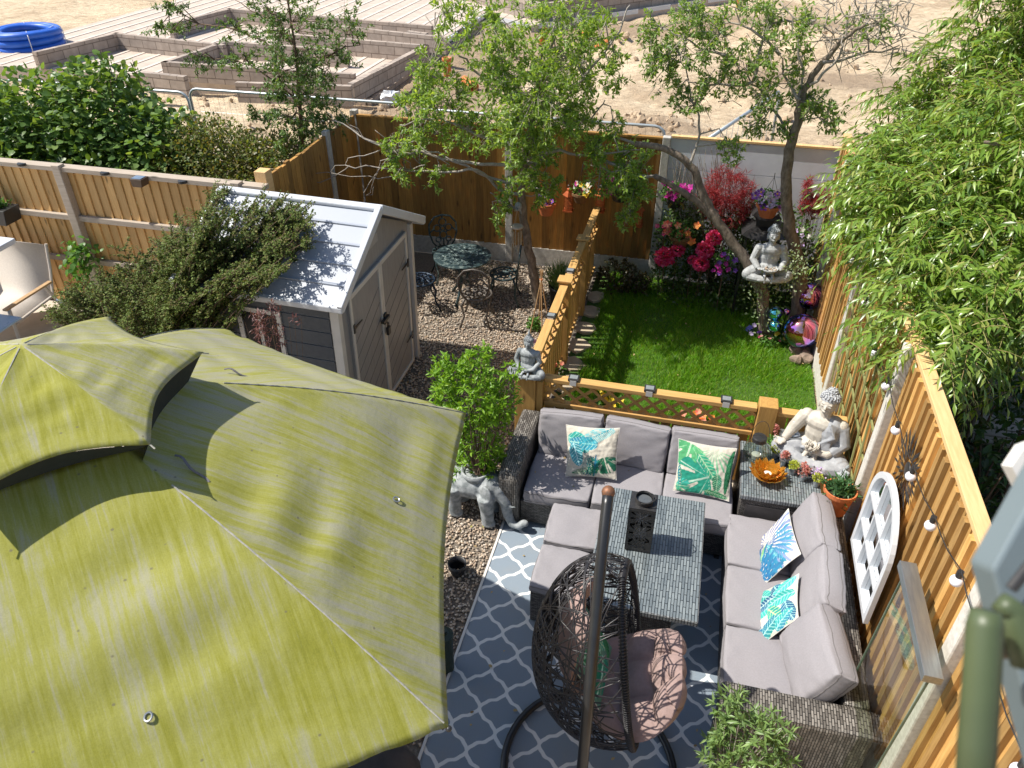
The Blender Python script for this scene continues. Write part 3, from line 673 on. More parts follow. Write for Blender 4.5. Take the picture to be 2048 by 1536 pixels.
m = MB(); m.box(0.6, 12, .25, .42, .22, .75, T); m.box(.6, .8, .43, 9, .22, .75, T); m.box(.81, 6, 3, 3.2, .22, .75, T); m.box(4, 4.2, .43, 2.99, .22, .75, T); m.box(8, 8.2, .43, 6, .22, .75, T); m.build('block_walls', m_block, f2)
m = MB()
for i in range(7): m.box(.3+i*1.6, 1.5+i*1.6, -.02, .0, .1, .24, T)
m.build('insulation_edge', m_white, f2)
m = MB(); m.box(-.02, .0, .1, 8.9, .08, .24, T); m.build('white_edge', m_white, f2)
# coil of blue pipe
p = (W(5, 112)+W(122, 100))/2; p = Vector((-18.75, 19.2, 0)); m = MB()
for k in range(4):
    for rr in ((.82,) if k < 3 else (.82, .66)):
        m.tube([(p.x+(rr+.02*noise.noise((t, k, 0)))*math.cos(t), p.y+rr*math.sin(t), .15+k*.175+.015*math.sin(2*t+k)) for t in np.linspace(0, 2*math.pi, 37)[:-1]], .095, 10, closed=True)
bc = thing('pipe_coil', 'coil of thick bright blue pipe standing on the sand at far left', 'pipe coil', p)
m.build('pipe', m_blue, bc, smooth=True)
m = MB()
for t in (.5, 2.3, 4.2, 5.5): m.tube([(p.x+.58*math.cos(t), p.y+.58*math.sin(t), .72), (p.x+.75*math.cos(t), p.y+.75*math.sin(t), .80), (p.x+.94*math.cos(t), p.y+.94*math.sin(t), .70), (p.x+.95*math.cos(t), p.y+.95*math.sin(t), .1)], .012, 5)
m.build('tie', m_white, bc)
# orange drain pipes
for i, (px, py, rx, h, lab) in enumerate(((895, 148, 0, .5, 'upright orange drain pipe beside the block foundation'), (930, 160, 90, .9, 'orange drain pipe lying in the trench'), (1083, 84, 20, .5, 'open orange pipe socket tilted in the soil by the far foundation'),
                                    (1170, 88, 0, .45, 'short orange upright pipe right of the far foundation corner'), (1190, 98, 75, .6, 'pale orange pipe with a black end lying in the sand'), (1478, 12, 0, .6, 'orange pipe at the top right among branches'))):
    p = W(px, py, .1); t = thing('drain_pipe', lab, 'pipe', p, (R(rx), 0, R(35*i)), group='orange drain pipes')
    q = MB(); q.lathe([(.10, -.05), (.10, h*.6), (.125, h*.62), (.125, h*.8), (.105, h*.8), (.10, h*.5)], 14, cap=False); q.build('pipe', m_orange_pipe, t, world=False, smooth=True)
    if i == 4: MB().lathe([(.104, -.2), (.104, -.05)], 14, cap=True).build('end_cap', m_black, t, world=False)
# clods of earth and a plastic bag
def clods(name, spots, label):
    m = MB()
    for cx, cy, r, n in spots:
        for _ in range(n):
            x = cx+rng.normal(0, r*.5); y = cy+rng.normal(0, r*.5); s = rng.uniform(.02, .085)*(1+(rng.random() < .06)); m.ell((x, y, terrain_z(x, y)+s*.3), (s, s*rng.uniform(.6, 1), s*rng.uniform(.5, .8)), tuple(rng.uniform(0, 3, 3)), 7, 5)
    for i, p in enumerate(m.v): m.v[i] = p+Vector((noise.noise(p*9), noise.noise(p*9+Vector((5, 0, 0))), noise.noise(p*9+Vector((0, 7, 0)))))*.04
    tag(m.build(name, m_clod), label, 'earth', kind='stuff')
clods('earth_clods', [(-1.6, 13.0, 1.5, 130), (-1.1, 16.4, 1.6, 90), (-2.6, 24.0, 1.6, 60), (.6, 12.4, 1.3, 80), (-4.3, 14.5, 2.2, 120), (-6.2, 16.2, 1.8, 90), (1.2, 20.5, 1.8, 50), (-11, 15.5, 3, 60), (2.5, 26, 3, 60), (3, 15, 2, 60)], 'brown lumps of dug earth lying about the building site')
p = W(780, 195, .3); m = MB(); m.ell(p, (.22, .16, .17), (0, 0, 0), 16, 10)
for i, q in enumerate(m.v): m.v[i] = q+Vector((noise.noise(q*8), noise.noise(q*8+Vector((3, 1, 0))), noise.noise(q*8+Vector((0, 5, 2)))))*.1
tag(m.build('plastic_bag', m_white), 'crumpled white plastic bag on the earth beyond the brown fence', 'bag')

# tubular site barriers
def barrier(name, x0, x1, y, z0, z1, label, bars=True):
    t = thing(name, label, 'barrier', ((x0+x1)/2, y, 0), group='tubular site barriers')
    r = .14; pts = []
    for cx, cz, a0 in ((x1-r, z1-r, 0), (x0+r, z1-r, 90), (x0+r, z0+r, 180), (x1-r, z0+r, 270)):
        for k in range(5): a = R(a0+k*22.5); pts.append((cx+r*math.cos(a), y, cz+r*math.sin(a)))
    m = MB(); m.tube(pts, .021, 8, closed=True); m.build('frame_tube', m_galv, t, smooth=True)
    m = MB(); x = x0+.12
    while x < x1-.1: m.tube([(x, y, z0), (x, y, z1)], .002, 3); x += .09
    for z in np.arange(z0+.3, z1, .4): m.tube([(x0, y, z), (x1, y, z)], .002, 3)
    if bars: m.build('mesh_wires', m_galv, t)
barrier('site_barrier', -11.1, -7.78, 10.62, .1, 1.86, 'galvanised tube site barrier behind the big-leaved hedge at left')
barrier('site_barrier', -7.72, -4.2, 10.60, .1, 1.93, 'galvanised tube site barrier above the left half of the brown fence')
barrier('site_barrier', -4.05, -.52, 10.58, .1, 1.88, 'galvanised tube site barrier above the right half of the brown fence')
bb = thing('leaning_barrier', 'galvanised barrier frame standing slanted on the sand behind the forked tree', 'barrier', (.6, 12, 0))
A = W(1415, 279, 1.15); B = W(1557, 184, 1.15); C_ = W(1552, 243, .3)
m = MB(); m.tube([A, B, B+Vector((.03, .0, -.1)), (B.x+.05, B.y, .0)], .03, 8); m.tube([A, (A.x, A.y, 0)], .03, 8); m.tube([(A.x, A.y, .15), (B.x, B.y, .15)], .03, 8); m.build('frame_tube', m_galv, bb, smooth=True)
m = MB()
for k in range(1, 12): q = A.lerp(B, k/12); m.tube([(q.x, q.y, .15), q], .005, 4)
m.build('mesh_wires', m_galv, bb)
# ================================================================== PATIO FURNITURE
r_ = MB(); xs = np.linspace(-1.26, .80, 30); ys = np.linspace(1.2, 4.83, 50)
vs = [(x, y, .008+.004*noise.noise((x*1.3, y*2.2, 0))+.004*max(0, noise.noise((x*.8, y*5, 4)))) for y in ys for x in xs]
fs = [(j*30+i, j*30+i+1, (j+1)*30+i+1, (j+1)*30+i) for j in range(49) for i in range(29)]
rug = thing('rug', 'slate blue outdoor rug with a white wavy trellis pattern under the furniture', 'rug', (0, 0, 0))
r_.add(vs, fs).build('rug_field', m_rug, rug, smooth=True)
MB().box(-1.275, -1.255, 1.2, 4.845, .002, .016).box(-1.255, .80, 4.831, 4.845, .002, .016).build('binding', m_offwhite, rug)

def grid_pillow(P, t, n=24, power=2.2, seed=0, wrinkle=.006, wfreq=7, sideband=0, sag=0):
    """P(s,t) centre surface -> closed pillow; edges pinch to a seam"""
    V = []; S = np.linspace(-1, 1, n)
    du = 1e-3; pts = {}
    for i, a in enumerate(S):
        for j, b in enumerate(S):
            p = Vector(P(a, b)); px = Vector(P(min(1, a+du), b))-Vector(P(max(-1, a-du), b)); py = Vector(P(a, min(1, b+du)))-Vector(P(a, max(-1, b-du)))
            nrm = px.cross(py).normalized(); f = ((1-abs(a)**power)*(1-abs(b)**power))**(.5 if sideband else .55)
            w = wrinkle*(noise.noise((a*wfreq+seed, b*wfreq, seed*3.1))+.6*noise.noise((a*wfreq*2.3, b*wfreq*2.3+seed, 1)))
            e = max(abs(a), abs(b)); w += wrinkle*.9*math.sin((a*b*9+(a-b)*7)+seed)*max(0, e-.55)*(1-e)*5
            pts[i, j] = (p, nrm, f, w)
    for side in (1, -1):
        for i in range(n):
            for j in range(n):
                p, nr, f, w = pts[i, j]; V.append(p+nr*side*(t/2*f+(w if f > .05 else 0)))
    F = []; m = n*n
    for i in range(n-1):
        for j in range(n-1):
            a, b, c, d = i*n+j, (i+1)*n+j, (i+1)*n+j+1, i*n+j+1; F.append((a, b, c, d)); F.append((m+a, m+d, m+c, m+b))
    return V, F, [pts[i, 0][0] for i in range(n)]+[pts[n-1, j][0] for j in range(1, n)]+[pts[i, n-1][0] for i in range(n-2, -1, -1)]+[pts[0, j][0] for j in range(n-2, 0, -1)]
def box_cushion(name, c, size, rot, parent=None, seed=0, label=None, cat='cushion', group=None, fat=0):
    """box-edged seat or back cushion with two piping seams; local x width, y depth, z thickness"""
    w, d, t = size; n = 27; V = []; F = []; T = base_matrix(c, rot)
    S = np.linspace(-1, 1, n)
    def sq(a): return math.copysign(1-(1-abs(a))**1.7, a)
    lay = []
    for side in (1, -1):
        for a in S:
            for b in S:
                x = sq(a)*w/2; y = sq(b)*d/2; e = max(abs(a), abs(b)); crown = (1-a*a)*(1-b*b)
                k = 1-.05*max(0, e-.8)*5*(abs(a)*abs(b))
                z = side*(t/2*(1-.30*max(0, (e-.80)/.2)**2.2)+(.014+fat)*crown)+.007*noise.noise((a*2.2+seed, b*2.2, side))+.011*noise.noise((a*4+seed, b*9, side*2))*(.25+e*e)+.003*noise.noise((a*13+seed, b*9, side*2))*(.3+e)
                V.append(T @ Vector((x*k, y*k, z)))
    m = n*n
    for i in range(n-1):
        for j in range(n-1):
            a, b, c2, d2 = i*n+j, (i+1)*n+j, (i+1)*n+j+1, i*n+j+1; F.append((a, b, c2, d2)); F.append((m+a, m+d2, m+c2, m+b))
    ring = [i*n for i in range(n)]+[(n-1)*n+j for j in range(1, n)]+[i*n+n-1 for i in range(n-2, -1, -1)]+[j for j in range(n-2, 0, -1)]
    L = len(ring)
    mid = []
    cT = T @ Vector((0, 0, 0))
    for q, a in enumerate(ring):
        v = (V[a]+V[a+m])/2; o = (v-cT).normalized()*(.010+.004*noise.noise((q*.5, seed, 3))+fat*.4); mid.append(len(V)); V.append(v+o)
    for q in range(L):
        a, b = ring[q], ring[(q+1) % L]; F.append((a, mid[q], mid[(q+1) % L], b)); F.append((mid[q], m+a, m+b, mid[(q+1) % L]))
    mb = MB(); mb.v = V; mb.f = F
    if parent is None:
        root = thing(name, label, cat, c, rot, group)
    else: root = parent
    o = mb.build('cushion_cover' if parent is None else name, m_cushion, root, smooth=True)
    pm = MB()
    for side in (0, 1): pm.tube([V[a+side*m] for a in ring], .0035, 5, closed=True)
    pm.build('piping', m_piping, o if parent is not None else root)
    return root

# ---- back sofa
bs = thing('rattan_sofa', 'three-seat grey rattan sofa against the lattice fence with left arm only', 'sofa', (-.3, 5.2, 0))
m = MB(); m.box(-1.12, .67, 4.79, 5.50, .04, .285); m.build('seat_base', m_weave_side, bs, bevel=.008)
m = MB(); prof = [(4.74, .03), (5.70, .03), (5.70, .58), (5.66, .62), (4.86, .62), (4.78, .60), (4.74, .54)]; m.prism(prof, -1.31, -1.125, 'x'); m.build('arm', m_weave_arm, bs, bevel=.03)
MB().box(-1.12, .67, 5.53, 5.68, .03, .60).build('backrest', m_weave_side, bs, bevel=.02)
for i in range(3):
    box_cushion('seat_cushion', (-1.10+.295+i*.59, 5.07, .355), (.585, .62, .13), (R(-1), 0, 0), bs, seed=i)
for i, (rz, ry) in enumerate(((2, -1.5), (-2.5, 2), (1, 1))):
    box_cushion('back_cushion', (-1.085+.285+i*.585, 5.42, .60), (.575, .42, .13), (R(74), R(ry), R(rz)), bs, seed=5+i, fat=.012)
for x in (-1.26, .6):
    for y in (4.80, 5.6): MB().box(x-.02, x+.02, y-.02, y+.02, .008, .04).build('foot', m_black, bs)
# ---- right sofa
rs = thing('rattan_sofa', 'three-seat grey rattan sofa along the golden batten fence with its arm beside the olive tree', 'sofa', (1.1, 4, 0), (0, 0, 0))
m = MB(); m.box(.64, 1.30, 3.19, 4.87, .04, .285); m.build('seat_base', m_weave_side, rs, bevel=.008)
MB().box(1.345, 1.50, 3.19, 5.0, .03, .60).build('backrest', m_weave_arm, rs, bevel=.02)
MB().box(.60, 1.50, 2.98, 3.185, .03, .61).build('arm', m_weave_arm, rs, bevel=.03)
for i in range(3): box_cushion('seat_cushion', (.955, 3.49+i*.575, .355), (.66, .57, .13), (0, R(1), 0), rs, seed=9+i)
for i, (y, rz, tilt, dx) in enumerate(((3.50, 8, 63, -.035), (4.06, -3, 68, 0), (4.62, 2, 70, 0))):
    box_cushion('back_cushion', (1.235+dx, y, .605), (.575, .43, .15), (R(tilt), 0, R(-90+rz)), rs, seed=15+i, fat=.02 if i else .035)
# ---- footstools
for i, (y, lab) in enumerate(((4.475, 'square rattan footstool with grey pad tucked under the table, nearer the back sofa'), (3.99, 'square rattan footstool with grey pad tucked under the table, half hidden by the hanging chair'))):
    t = thing('footstool', lab, 'footstool', (-.585, y, 0), group='footstools at the table')
    MB().box(-.80, -.37, y-.215, y+.215, .02, .345).build('stool_base', m_weave_side, t, bevel=.01)
    box_cushion('seat_pad', (-.585, y, .385), (.45, .45, .07), (0, 0, R(1-2*i)), t, seed=30+i)
# ---- table
tb = thing('rattan_table', 'long grey rattan table with glass top standing on the patterned rug', 'table', (.02, 4.18, 0))
MB().box(-.375, .425, 3.57, 4.785, .575, .622).build('tabletop', m_weave_top, tb, bevel=.006)
MB().box(-.21, .26, 3.72, 4.63, .02, .575).build('base', m_weave_side, tb, bevel=.006)
def thin_glass(name, tint=(.93, .98, .97), refl=.12):
    m, nt, b = newmat(name); nt.nodes.remove(b)
    t = nd(nt, 'ShaderNodeBsdfTransparent'); t.inputs[0].default_value = c4(tint); g = nd(nt, 'ShaderNodeBsdfGlossy', Roughness=.03); f = nd(nt, 'ShaderNodeLayerWeight', Blend=.5)
    mx = nt.nodes.new('ShaderNodeMixShader'); k = mth(nt, 'ADD', mth(nt, 'MULTIPLY', mth(nt, 'POWER', f.outputs[1], 4), .55), refl*.4, True)
    nt.links.new(k, mx.inputs[0]); nt.links.new(t.outputs[0], mx.inputs[1]); nt.links.new(g.outputs[0], mx.inputs[2]); nt.links.new(mx.outputs[0], nt.nodes['Material Output'].inputs[0]); return m
m_glass = thin_glass('thin_clear_glass'); m_glass_table = thin_glass('table_glass', (.93, .97, .98), .10)
MB().add([(-.365, 3.58, .626), (.415, 3.58, .626), (.415, 4.775, .626), (-.365, 4.775, .626)], [(0, 1, 2, 3)]).build('glass_top', m_glass_table, tb)
# ---- side table
sd = thing('side_table', 'square rattan corner table with glass top carrying a buddha and tin pots', 'table', (1.02, 5.34, 0))
MB().box(.70, 1.35, 4.97, 5.70, .555, .60).build('tabletop', m_weave_top, sd, bevel=.008)
MB().box(.715, 1.335, 4.985, 5.685, .02, .555).build('frame', m_weave_side, sd, bevel=.006)
MB().box(.76, 1.29, 4.975, 4.984, .06, .50).build('front_panel', m_cover, sd)
MB().add([(.71, 4.98, .605), (1.34, 4.98, .605), (1.34, 5.69, .605), (.71, 5.69, .605)], [(0, 1, 2, 3)]).build('glass_top', m_glass_table, sd)

# ---- printed scatter cushions: leaf shapes coloured into the cloth
def poly_leaf(kind, c, ang, L, Wd, cols):
    return (kind, c, ang, L, Wd, cols)
def paint(xy, leaves, ground):
    n = len(xy); C = np.tile(np.array(ground, float), (n, 1))
    for kind, c, ang, L, Wd, cols in leaves:
        d = xy-np.array(c); ca, sa = math.cos(ang), math.sin(ang); x = (d[:, 0]*ca+d[:, 1]*sa)/L; y = (-d[:, 0]*sa+d[:, 1]*ca)/Wd
        a = np.array(cols[0], float); b = np.array(cols[1], float); v = np.array(cols[2], float)
        if kind == 'banana':
            w = np.sqrt(np.clip(1-(2*x-1)**2, 0, 1))*(1-.25*x); ins = (np.abs(y) < w) & (x > 0) & (x < 1)
            q = np.clip(y*.5+.5, 0, 1)[:, None]; colr = a*(1-q)+b*q; s = np.sin((x*16-np.abs(y)*3.2)*math.pi); colr = np.where((s > .86)[:, None], v, colr)
            mid = np.abs(y) < .06; colr = np.where(mid[:, None], v, colr)
        elif kind == 'monstera':
            r = np.hypot(x-.5, y*.5)*2; t = np.arctan2(y*.5, x-.02); ins = (r < 1) & (x > 0)
            cut = (np.sin(t*11) > .80) & (np.hypot(x, y*.5) > .42); ins &= ~cut
            q = np.clip(y*.5+.5, 0, 1)[:, None]; colr = a*(1-q)+b*q; colr = np.where((np.abs(np.sin(t*5.5)) < .10)[:, None] | (np.abs(y) < .04)[:, None], v, colr)
        elif kind == 'fan':
            r = np.hypot(d[:, 0], d[:, 1])/L; t = np.arctan2(d[:, 1], d[:, 0])-ang; t = (t+math.pi) % (2*math.pi)-math.pi
            k = 9/math.pi*1.4; fr = np.abs(((t*k) % 1)-.5); ins = (r < 1) & (np.abs(t) < Wd) & (fr > .5-.42*(1-r)**.45*(.25+r)) & (r > .04)
            q = np.clip(r, 0, 1)[:, None]; colr = a*(1-q)+b*q
        elif kind == 'frond':
            s = (x*13+np.abs(y)*4.0) % 1; ins = (x > 0) & (x < 1) & (np.abs(y) < np.sqrt(np.clip(x*(1.15-x)*3.4, 0, 9))) & ((s < .52) | (np.abs(y) < .05))
            q = np.clip(np.abs(y), 0, 1)[:, None]; colr = a*(1-q)+b*q
        C[ins] = colr[ins]
    return C
def print_mat(name):
    m, nt, b = newmat(name); a = nd(nt, 'ShaderNodeVertexColor'); a.layer_name = 'print'; nt.links.new(a.outputs[0], b.inputs['Base Color'])
    b.inputs['Roughness'].default_value = .9; b.inputs['Specular IOR Level'].default_value = .2; bumpit(nt, b, tex(nt, coords(nt, 'Object'), 260, 2), .2, .001); return m
m_print = print_mat('printed_linen')
def scatter(corners, t, leaves, ground, label, seed, flip=1, parent=None, pname='cushion_cover', n=100):
    c = [Vector(q) for q in corners]                        # bl, br, tr, tl
    def Pf(a, b):
        a2 = a*(1-.07*(1-b*b)); b2 = b*(1-.07*(1-a*a)); s = (a2+1)/2; q = (b2+1)/2
        return (c[0]*(1-s)+c[1]*s)*(1-q)+(c[3]*(1-s)+c[2]*s)*q
    V, F, seam = grid_pillow(Pf, t, n, 2.0, seed, .006, 3.5)
    root = thing('scatter_cushion', label, 'cushion', sum(c, Vector())/4)
    I = MW[root].inverted(); me = bpy.data.meshes.new('cushion_cover'); me.from_pydata([tuple(I @ v) for v in V], [], F)
    S = np.linspace(-1, 1, n); A, B = np.meshgrid(S, S, indexing='ij'); xy = np.c_[A.ravel(), B.ravel()]
    top = paint(xy, leaves, ground); C = np.ones((len(V), 4)); C[:n*n, :3] = top; C[n*n:, :3] = ground
    if flip < 0: C[n*n:, :3] = top; C[:n*n, :3] = ground
    ca = me.color_attributes.new('print', 'FLOAT_COLOR', 'POINT'); ca.data.foreach_set('color', C.ravel())
    o = finish(me, 'cushion_cover', m_print, root, True, uv=False); 
    MB().tube(seam, .0025, 4, closed=True).build('seam', m_offwhite, root); return root
def onplane(px, py, p0, nr):
    r = Vector(ray(px, py)); nr = Vector(nr); o = Vector((0, 0, CAM_H)); k = nr.dot(Vector(p0)-o)/nr.dot(r); return o+r*k
T1, T2, T3 = (.02, .22, .20), (.04, .38, .33), (.35, .62, .55)
N1, N2 = (.015, .06, .15), (.03, .15, .28); G1, G2, G3 = (.02, .15, .07), (.06, .27, .12), (.38, .56, .36)
LIN = (.56, .52, .44)
p0 = (0, 5.03, .45); nr = (0, -.83, .50)
scatter([onplane(*q, p0, nr) for q in ((1131, 953), (1233, 960), (1240, 856), (1132, 849))], .10,
        [('banana', (-.75, .75), R(-50), .95, .34, (T1, T2, T3)), ('banana', (-.95, .55), R(-15), .9, .33, (T2, (.04, .30, .25), T3)), ('banana', (.25, .35), R(178), 1.15, .30, (N2, (.05, .35, .45), T3)),
         ('frond', (-.5, .35), R(28), 1.45, .26, ((.03, .30, .36), (.08, .45, .48), T3)), ('banana', (-.75, .35), R(-72), .95, .30, ((.10, .42, .50), (.03, .17, .20), (.45, .70, .72))), ('monstera', (.52, -.15), R(-72), .66, .55, (G1, (.02, .12, .08), LIN)),
         ('frond', (-.2, -.95), R(70), .85, .30, (N1, T1, T1)), ('frond', (.1, -.98), R(95), .8, .22, (G1, T1, G2)), ('banana', (.12, -.98), R(85), .95, .05, (N2, T1, N2)), ('frond', (-.75, -.85), R(10), 1.2, .14, (G1, G1, G1))],
        LIN, 'white scatter cushion with teal and blue palm leaves at the left of the back sofa', 2)
scatter([onplane(*q, p0, nr) for q in ((1346, 981), (1458, 1003), (1474, 897), (1357, 877))], .10,
        [('fan', (.28, .88), R(-90), .95, 1.45, (G3, (.10, .36, .20), G3)), ('monstera', (-.55, .95), R(-105), .95, .75, (G2, (.12, .42, .18), (.40, .62, .40))), ('banana', (-.28, .62), R(-52), 1.25, .27, ((.02, .24, .14), (.05, .34, .20), G3)),
         ('monstera', (.20, -.22), R(205), 1.15, .95, ((.02, .23, .16), (.03, .30, .20), (.42, .60, .48))), ('banana', (.50, -.05), R(-88), .72, .20, (G1, (.04, .25, .16), G3)), ('banana', (.95, .9), R(-94), 1.7, .13, (G1, (.02, .10, .05), G2)),
         ('banana', (.1, -.8), R(-8), .85, .14, (G2, G1, G3)), ('monstera', (-.95, -.75), R(0), .5, .3, (G2, T2, G3)), ('banana', (-.95, .1), R(-80), .9, .07, ((.03, .16, .30), G1, G3))],
        LIN, 'white scatter cushion with green cheese-plant leaves at the right of the back sofa', 5)
p0 = (.96, 4.3, .47); nr = (-.78, 0, .62)
scatter([onplane(*q, p0, nr) for q in ((1521, 1178), (1602, 1108), (1577, 1017), (1503, 1095))], .10,
        [('fan', (-.9, -.9), R(45), 1.3, 1.2, ((.02, .07, .20), (.03, .16, .26), N1)), ('frond', (-1, -.4), R(-10), 1.5, .3, ((.02, .10, .28), (.03, .24, .30), N1)), ('frond', (.2, -1), R(120), 1.2, .3, ((.03, .2, .3), N1, N1)), ('fan', (-.18, .25), R(40), 1.45, 2.3, ((.06, .08, .28), (.25, .30, .45), N1)), ('frond', (-.35, .35), R(200), .8, .3, (N1, (.1, .12, .3), N1)), ('fan', (-.2, .1), R(-60), 1.2, 1.5, ((.02, .09, .28), (.05, .25, .36), N1)),
         ('banana', (-.2, .2), R(222), .75, .13, ((.22, .45, .10), (.05, .20, .35), G3)), ('banana', (-.15, .12), R(-68), .8, .12, ((.04, .36, .38), N2, T3)), ('fan', (-1.0, -.6), R(0), 1.3, .9, ((.02, .12, .30), (.04, .16, .28), N1)), ('fan', (.4, -.2), R(-40), .6, 2.4, ((.05, .2, .38), (.10, .3, .4), N1)), ('fan', (-.95, -.95), R(30), 1.1, 1.0, ((.02, .08, .22), (.03, .20, .34), N1))],
        (.56, .53, .46), 'white scatter cushion with navy palm fronds on the right sofa, farther one', 8)
scatter([onplane(*q, (.96, 3.7, .47), nr) for q in ((1503, 1309), (1597, 1236), (1598, 1147), (1507, 1190))], .10,
        [('banana', (-.9, .9), R(-30), 1.1, .34, (T1, T2, T3)), ('banana', (0, .95), R(-60), 1.1, .30, (N1, N2, T3)), ('banana', (.9, .95), R(-140), 1.1, .3, (T2, (.08, .45, .40), T3)), ('banana', (-.95, .1), R(-10), 1.2, .30, (T2, (.08, .5, .45), T3)),
         ('banana', (.2, .3), R(-170), 1.0, .26, (N1, N2, (.5, .7, .6))), ('banana', (.95, .2), R(190), 1.1, .3, (T1, (.06, .42, .38), T3)), ('banana', (-.1, -.1), R(-50), 1.1, .30, (T2, T1, (.6, .7, .3))), ('banana', (.6, -.1), R(-75), .9, .28, (N2, N1, T3)),
         ('banana', (-.9, -.3), R(-60), .8, .3, (N1, N2, T3)), ('banana', (-.6, -.9), R(20), 1.0, .26, (T1, N2, T3)), ('banana', (.1, -.95), R(30), .9, .22, (N2, T2, T3))],
        (.56, .53, .44), 'white scatter cushion with banana leaves in teal and navy on the right sofa, nearer one', 11)

# ---- lantern on the table
ln = thing('lantern', 'tall black square metal lantern with cut starburst sides on the table', 'lantern', (-.055, 4.21, .629))
z0, z1 = .629, 1.06; x0, x1, y0, y1 = -.15, .04, 4.12, 4.30
MB().box(x0, x1, y0, y1, z1-.012, z1).build('top_plate', m_black, ln); MB().box(x0, x1, y0, y1, z0, z0+.012).build('bottom_plate', m_black, ln)
MB().box(x0+.02, x1-.02, y0+.02, y1-.02, z0+.012, z1-.012).build('frosted_liner', M('frosted_liner', (.62, .63, .64), (.55, .56, .58), .5, bump=.05), ln)
def burst_panel(T):
    m = MB(); m.T = T; w, h = .19, z1-z0-.024
    m.box(0, w, -.0025, 0, 0, .02); m.box(0, w, -.0025, 0, h-.02, h); m.box(0, .018, -.0025, 0, .02, h-.02); m.box(w-.018, w, -.0025, 0, .02, h-.02)
    for cx, cz, R_ in ((w*.5, h*.42, .085), (w*.45, h*.80, .06), (w*.5, h*.14, .05)):
        for k in range(22):
            a = k*2*math.pi/22+rng.normal(0, .05); b = a+.16+.05*rng.random()
            q = lambda r, t: (min(max(cx+r*math.cos(t), .01), w-.01), -.001-.0005*(k % 3), min(max(cz+r*math.sin(t), .01), h-.01))
            rr = R_*1.5; m.add([q(.006, a), q(rr, a), q(rr, b), q(.006, b)], [(0, 1, 2, 3)])
    m.box(.017, w-.017, -.002, 0, h*.62, h*.66); m.box(.017, w-.017, -.002, 0, h*.24, h*.265)
    m.box(.017, .05, -.002, 0, .02, h-.02); m.box(w-.05, w-.017, -.002, 0, .02, h-.02)
    return m
z = z0+.012
for T in (Matrix.Translation((x0, y0, z)), Matrix.Translation((x1, y0, z)) @ Matrix.Rotation(R(90), 4, 'Z'), Matrix.Translation((x1, y1, z)) @ Matrix.Rotation(R(180), 4, 'Z'), Matrix.Translation((x0, y1, z)) @ Matrix.Rotation(R(-90), 4, 'Z')):
    burst_panel(T).build('cut_side', m_black, ln)
cx, cy = -.055, 4.21; m = MB(); m.lathe([(.062, 0), (.062, .045), (.066, .045), (.066, 0)], 28, (cx, cy, z1), cap=False); m.build('lid_ring', m_black, ln)
MB().lathe([(.056, .016), (0.002, .018)], 24, (cx, cy, z1), cap=False).build('solar_disc', M('dark_grey_cell', (.11, .12, .13), rough=.25), ln)
m = MB(); m.tube([(cx+.063*math.cos(t)+.055*(math.sin(t/1)*.0), cy+.066*math.cos(t), z1+.045+.0*t) for t in (0, math.pi)], .001, 4) if 0 else None
m.tube([(cx-.02+.10*math.sin(t), cy+.066*math.cos(t)-.02*math.sin(t), z1+.03+.035*math.sin(t)) for t in np.linspace(0, math.pi, 15)], .004, 6); m.build('handle', m_black, ln)

# ---- hanging egg chair
eg = thing('hanging_chair', 'black woven egg chair hanging from a curved steel pole on a ring base', 'chair', (-.15, 2.75, 0))
m = MB(); m.tube([(-.16+.555*math.cos(t), 2.72+.555*math.sin(t), .035) for t in np.linspace(0, 2*math.pi, 49)[:-1]], .026, 10, closed=True); m.build('ring_base', m_poleblack, eg, smooth=True)
P0 = Vector((-.17, 2.17, .035)); ctl = [P0, Vector((-.165, 2.17, .5)), Vector((-.165, 2.24, .9)), Vector((-.185, 2.46, 1.42)), Vector((-.215, 2.80, 1.86)), Vector((-.235, 3.10, 2.12))]
m = MB(); path = limb(m, ctl, .031, .031, 16); m.build('pole', m_poleblack, eg, smooth=True)
MB().ell(path[-1], .038, n=14, m=8).build('pole_cap', M('rusty_cap', (.30, .12, .05), (.12, .08, .06), .55, metal=.4, scale=40), eg, smooth=True)
EC = Vector((-.13, 2.97, 1.0)); ET = Matrix.Translation(EC) @ Matrix.Rotation(R(-9), 4, 'Y') @ Matrix.Rotation(R(4), 4, 'Z')
def egg(th, s):                                             # th: angle, s: -1..1 height, teardrop
    r = .465*math.sqrt(max(0, 1-s*s))*(1-.22*s)*1.02
    return Vector((r*math.cos(th), r*math.sin(th), s*.68))
XR = .13                                                    # the opening is cut at this x
def rim_y(s):
    r = (egg(0, s).x); return math.sqrt(max(0, r*r-XR*XR))
rim = []
ss = [s for s in np.linspace(-.93, .93, 40) if egg(0, s).x > XR]
smin, smax = ss[0], ss[-1]
rim = [Vector((XR, -rim_y(s), s*.68)) for s in ss]+[Vector((XR, rim_y(s), s*.64)) for s in reversed(ss)]
m = MB(); m.tube([ET @ p for p in rim], .016, 8, closed=True); m.build('rim', m_poleblack, eg, smooth=True)
m = MB(); L = len(rim)
for i in range(L):
    a = ET @ rim[i]; b = ET @ rim[(i+1) % L]; d = (b-a); k = max(1, int(d.length/.0135)); fx, sx, ux = frame(d, Vector((1, .01, 0)))
    for q in range(k):
        c = a+d*(q/k); m.tube([c+(sx*math.cos(t)+ux*math.sin(t))*.022+fx*.004*math.sin(t) for t in np.linspace(0, 2*math.pi, 9)[:-1]], .0042, 4, closed=True)
o = m.build('rim_binding', m_strand, eg, smooth=True)
m = MB(); random.seed(5)
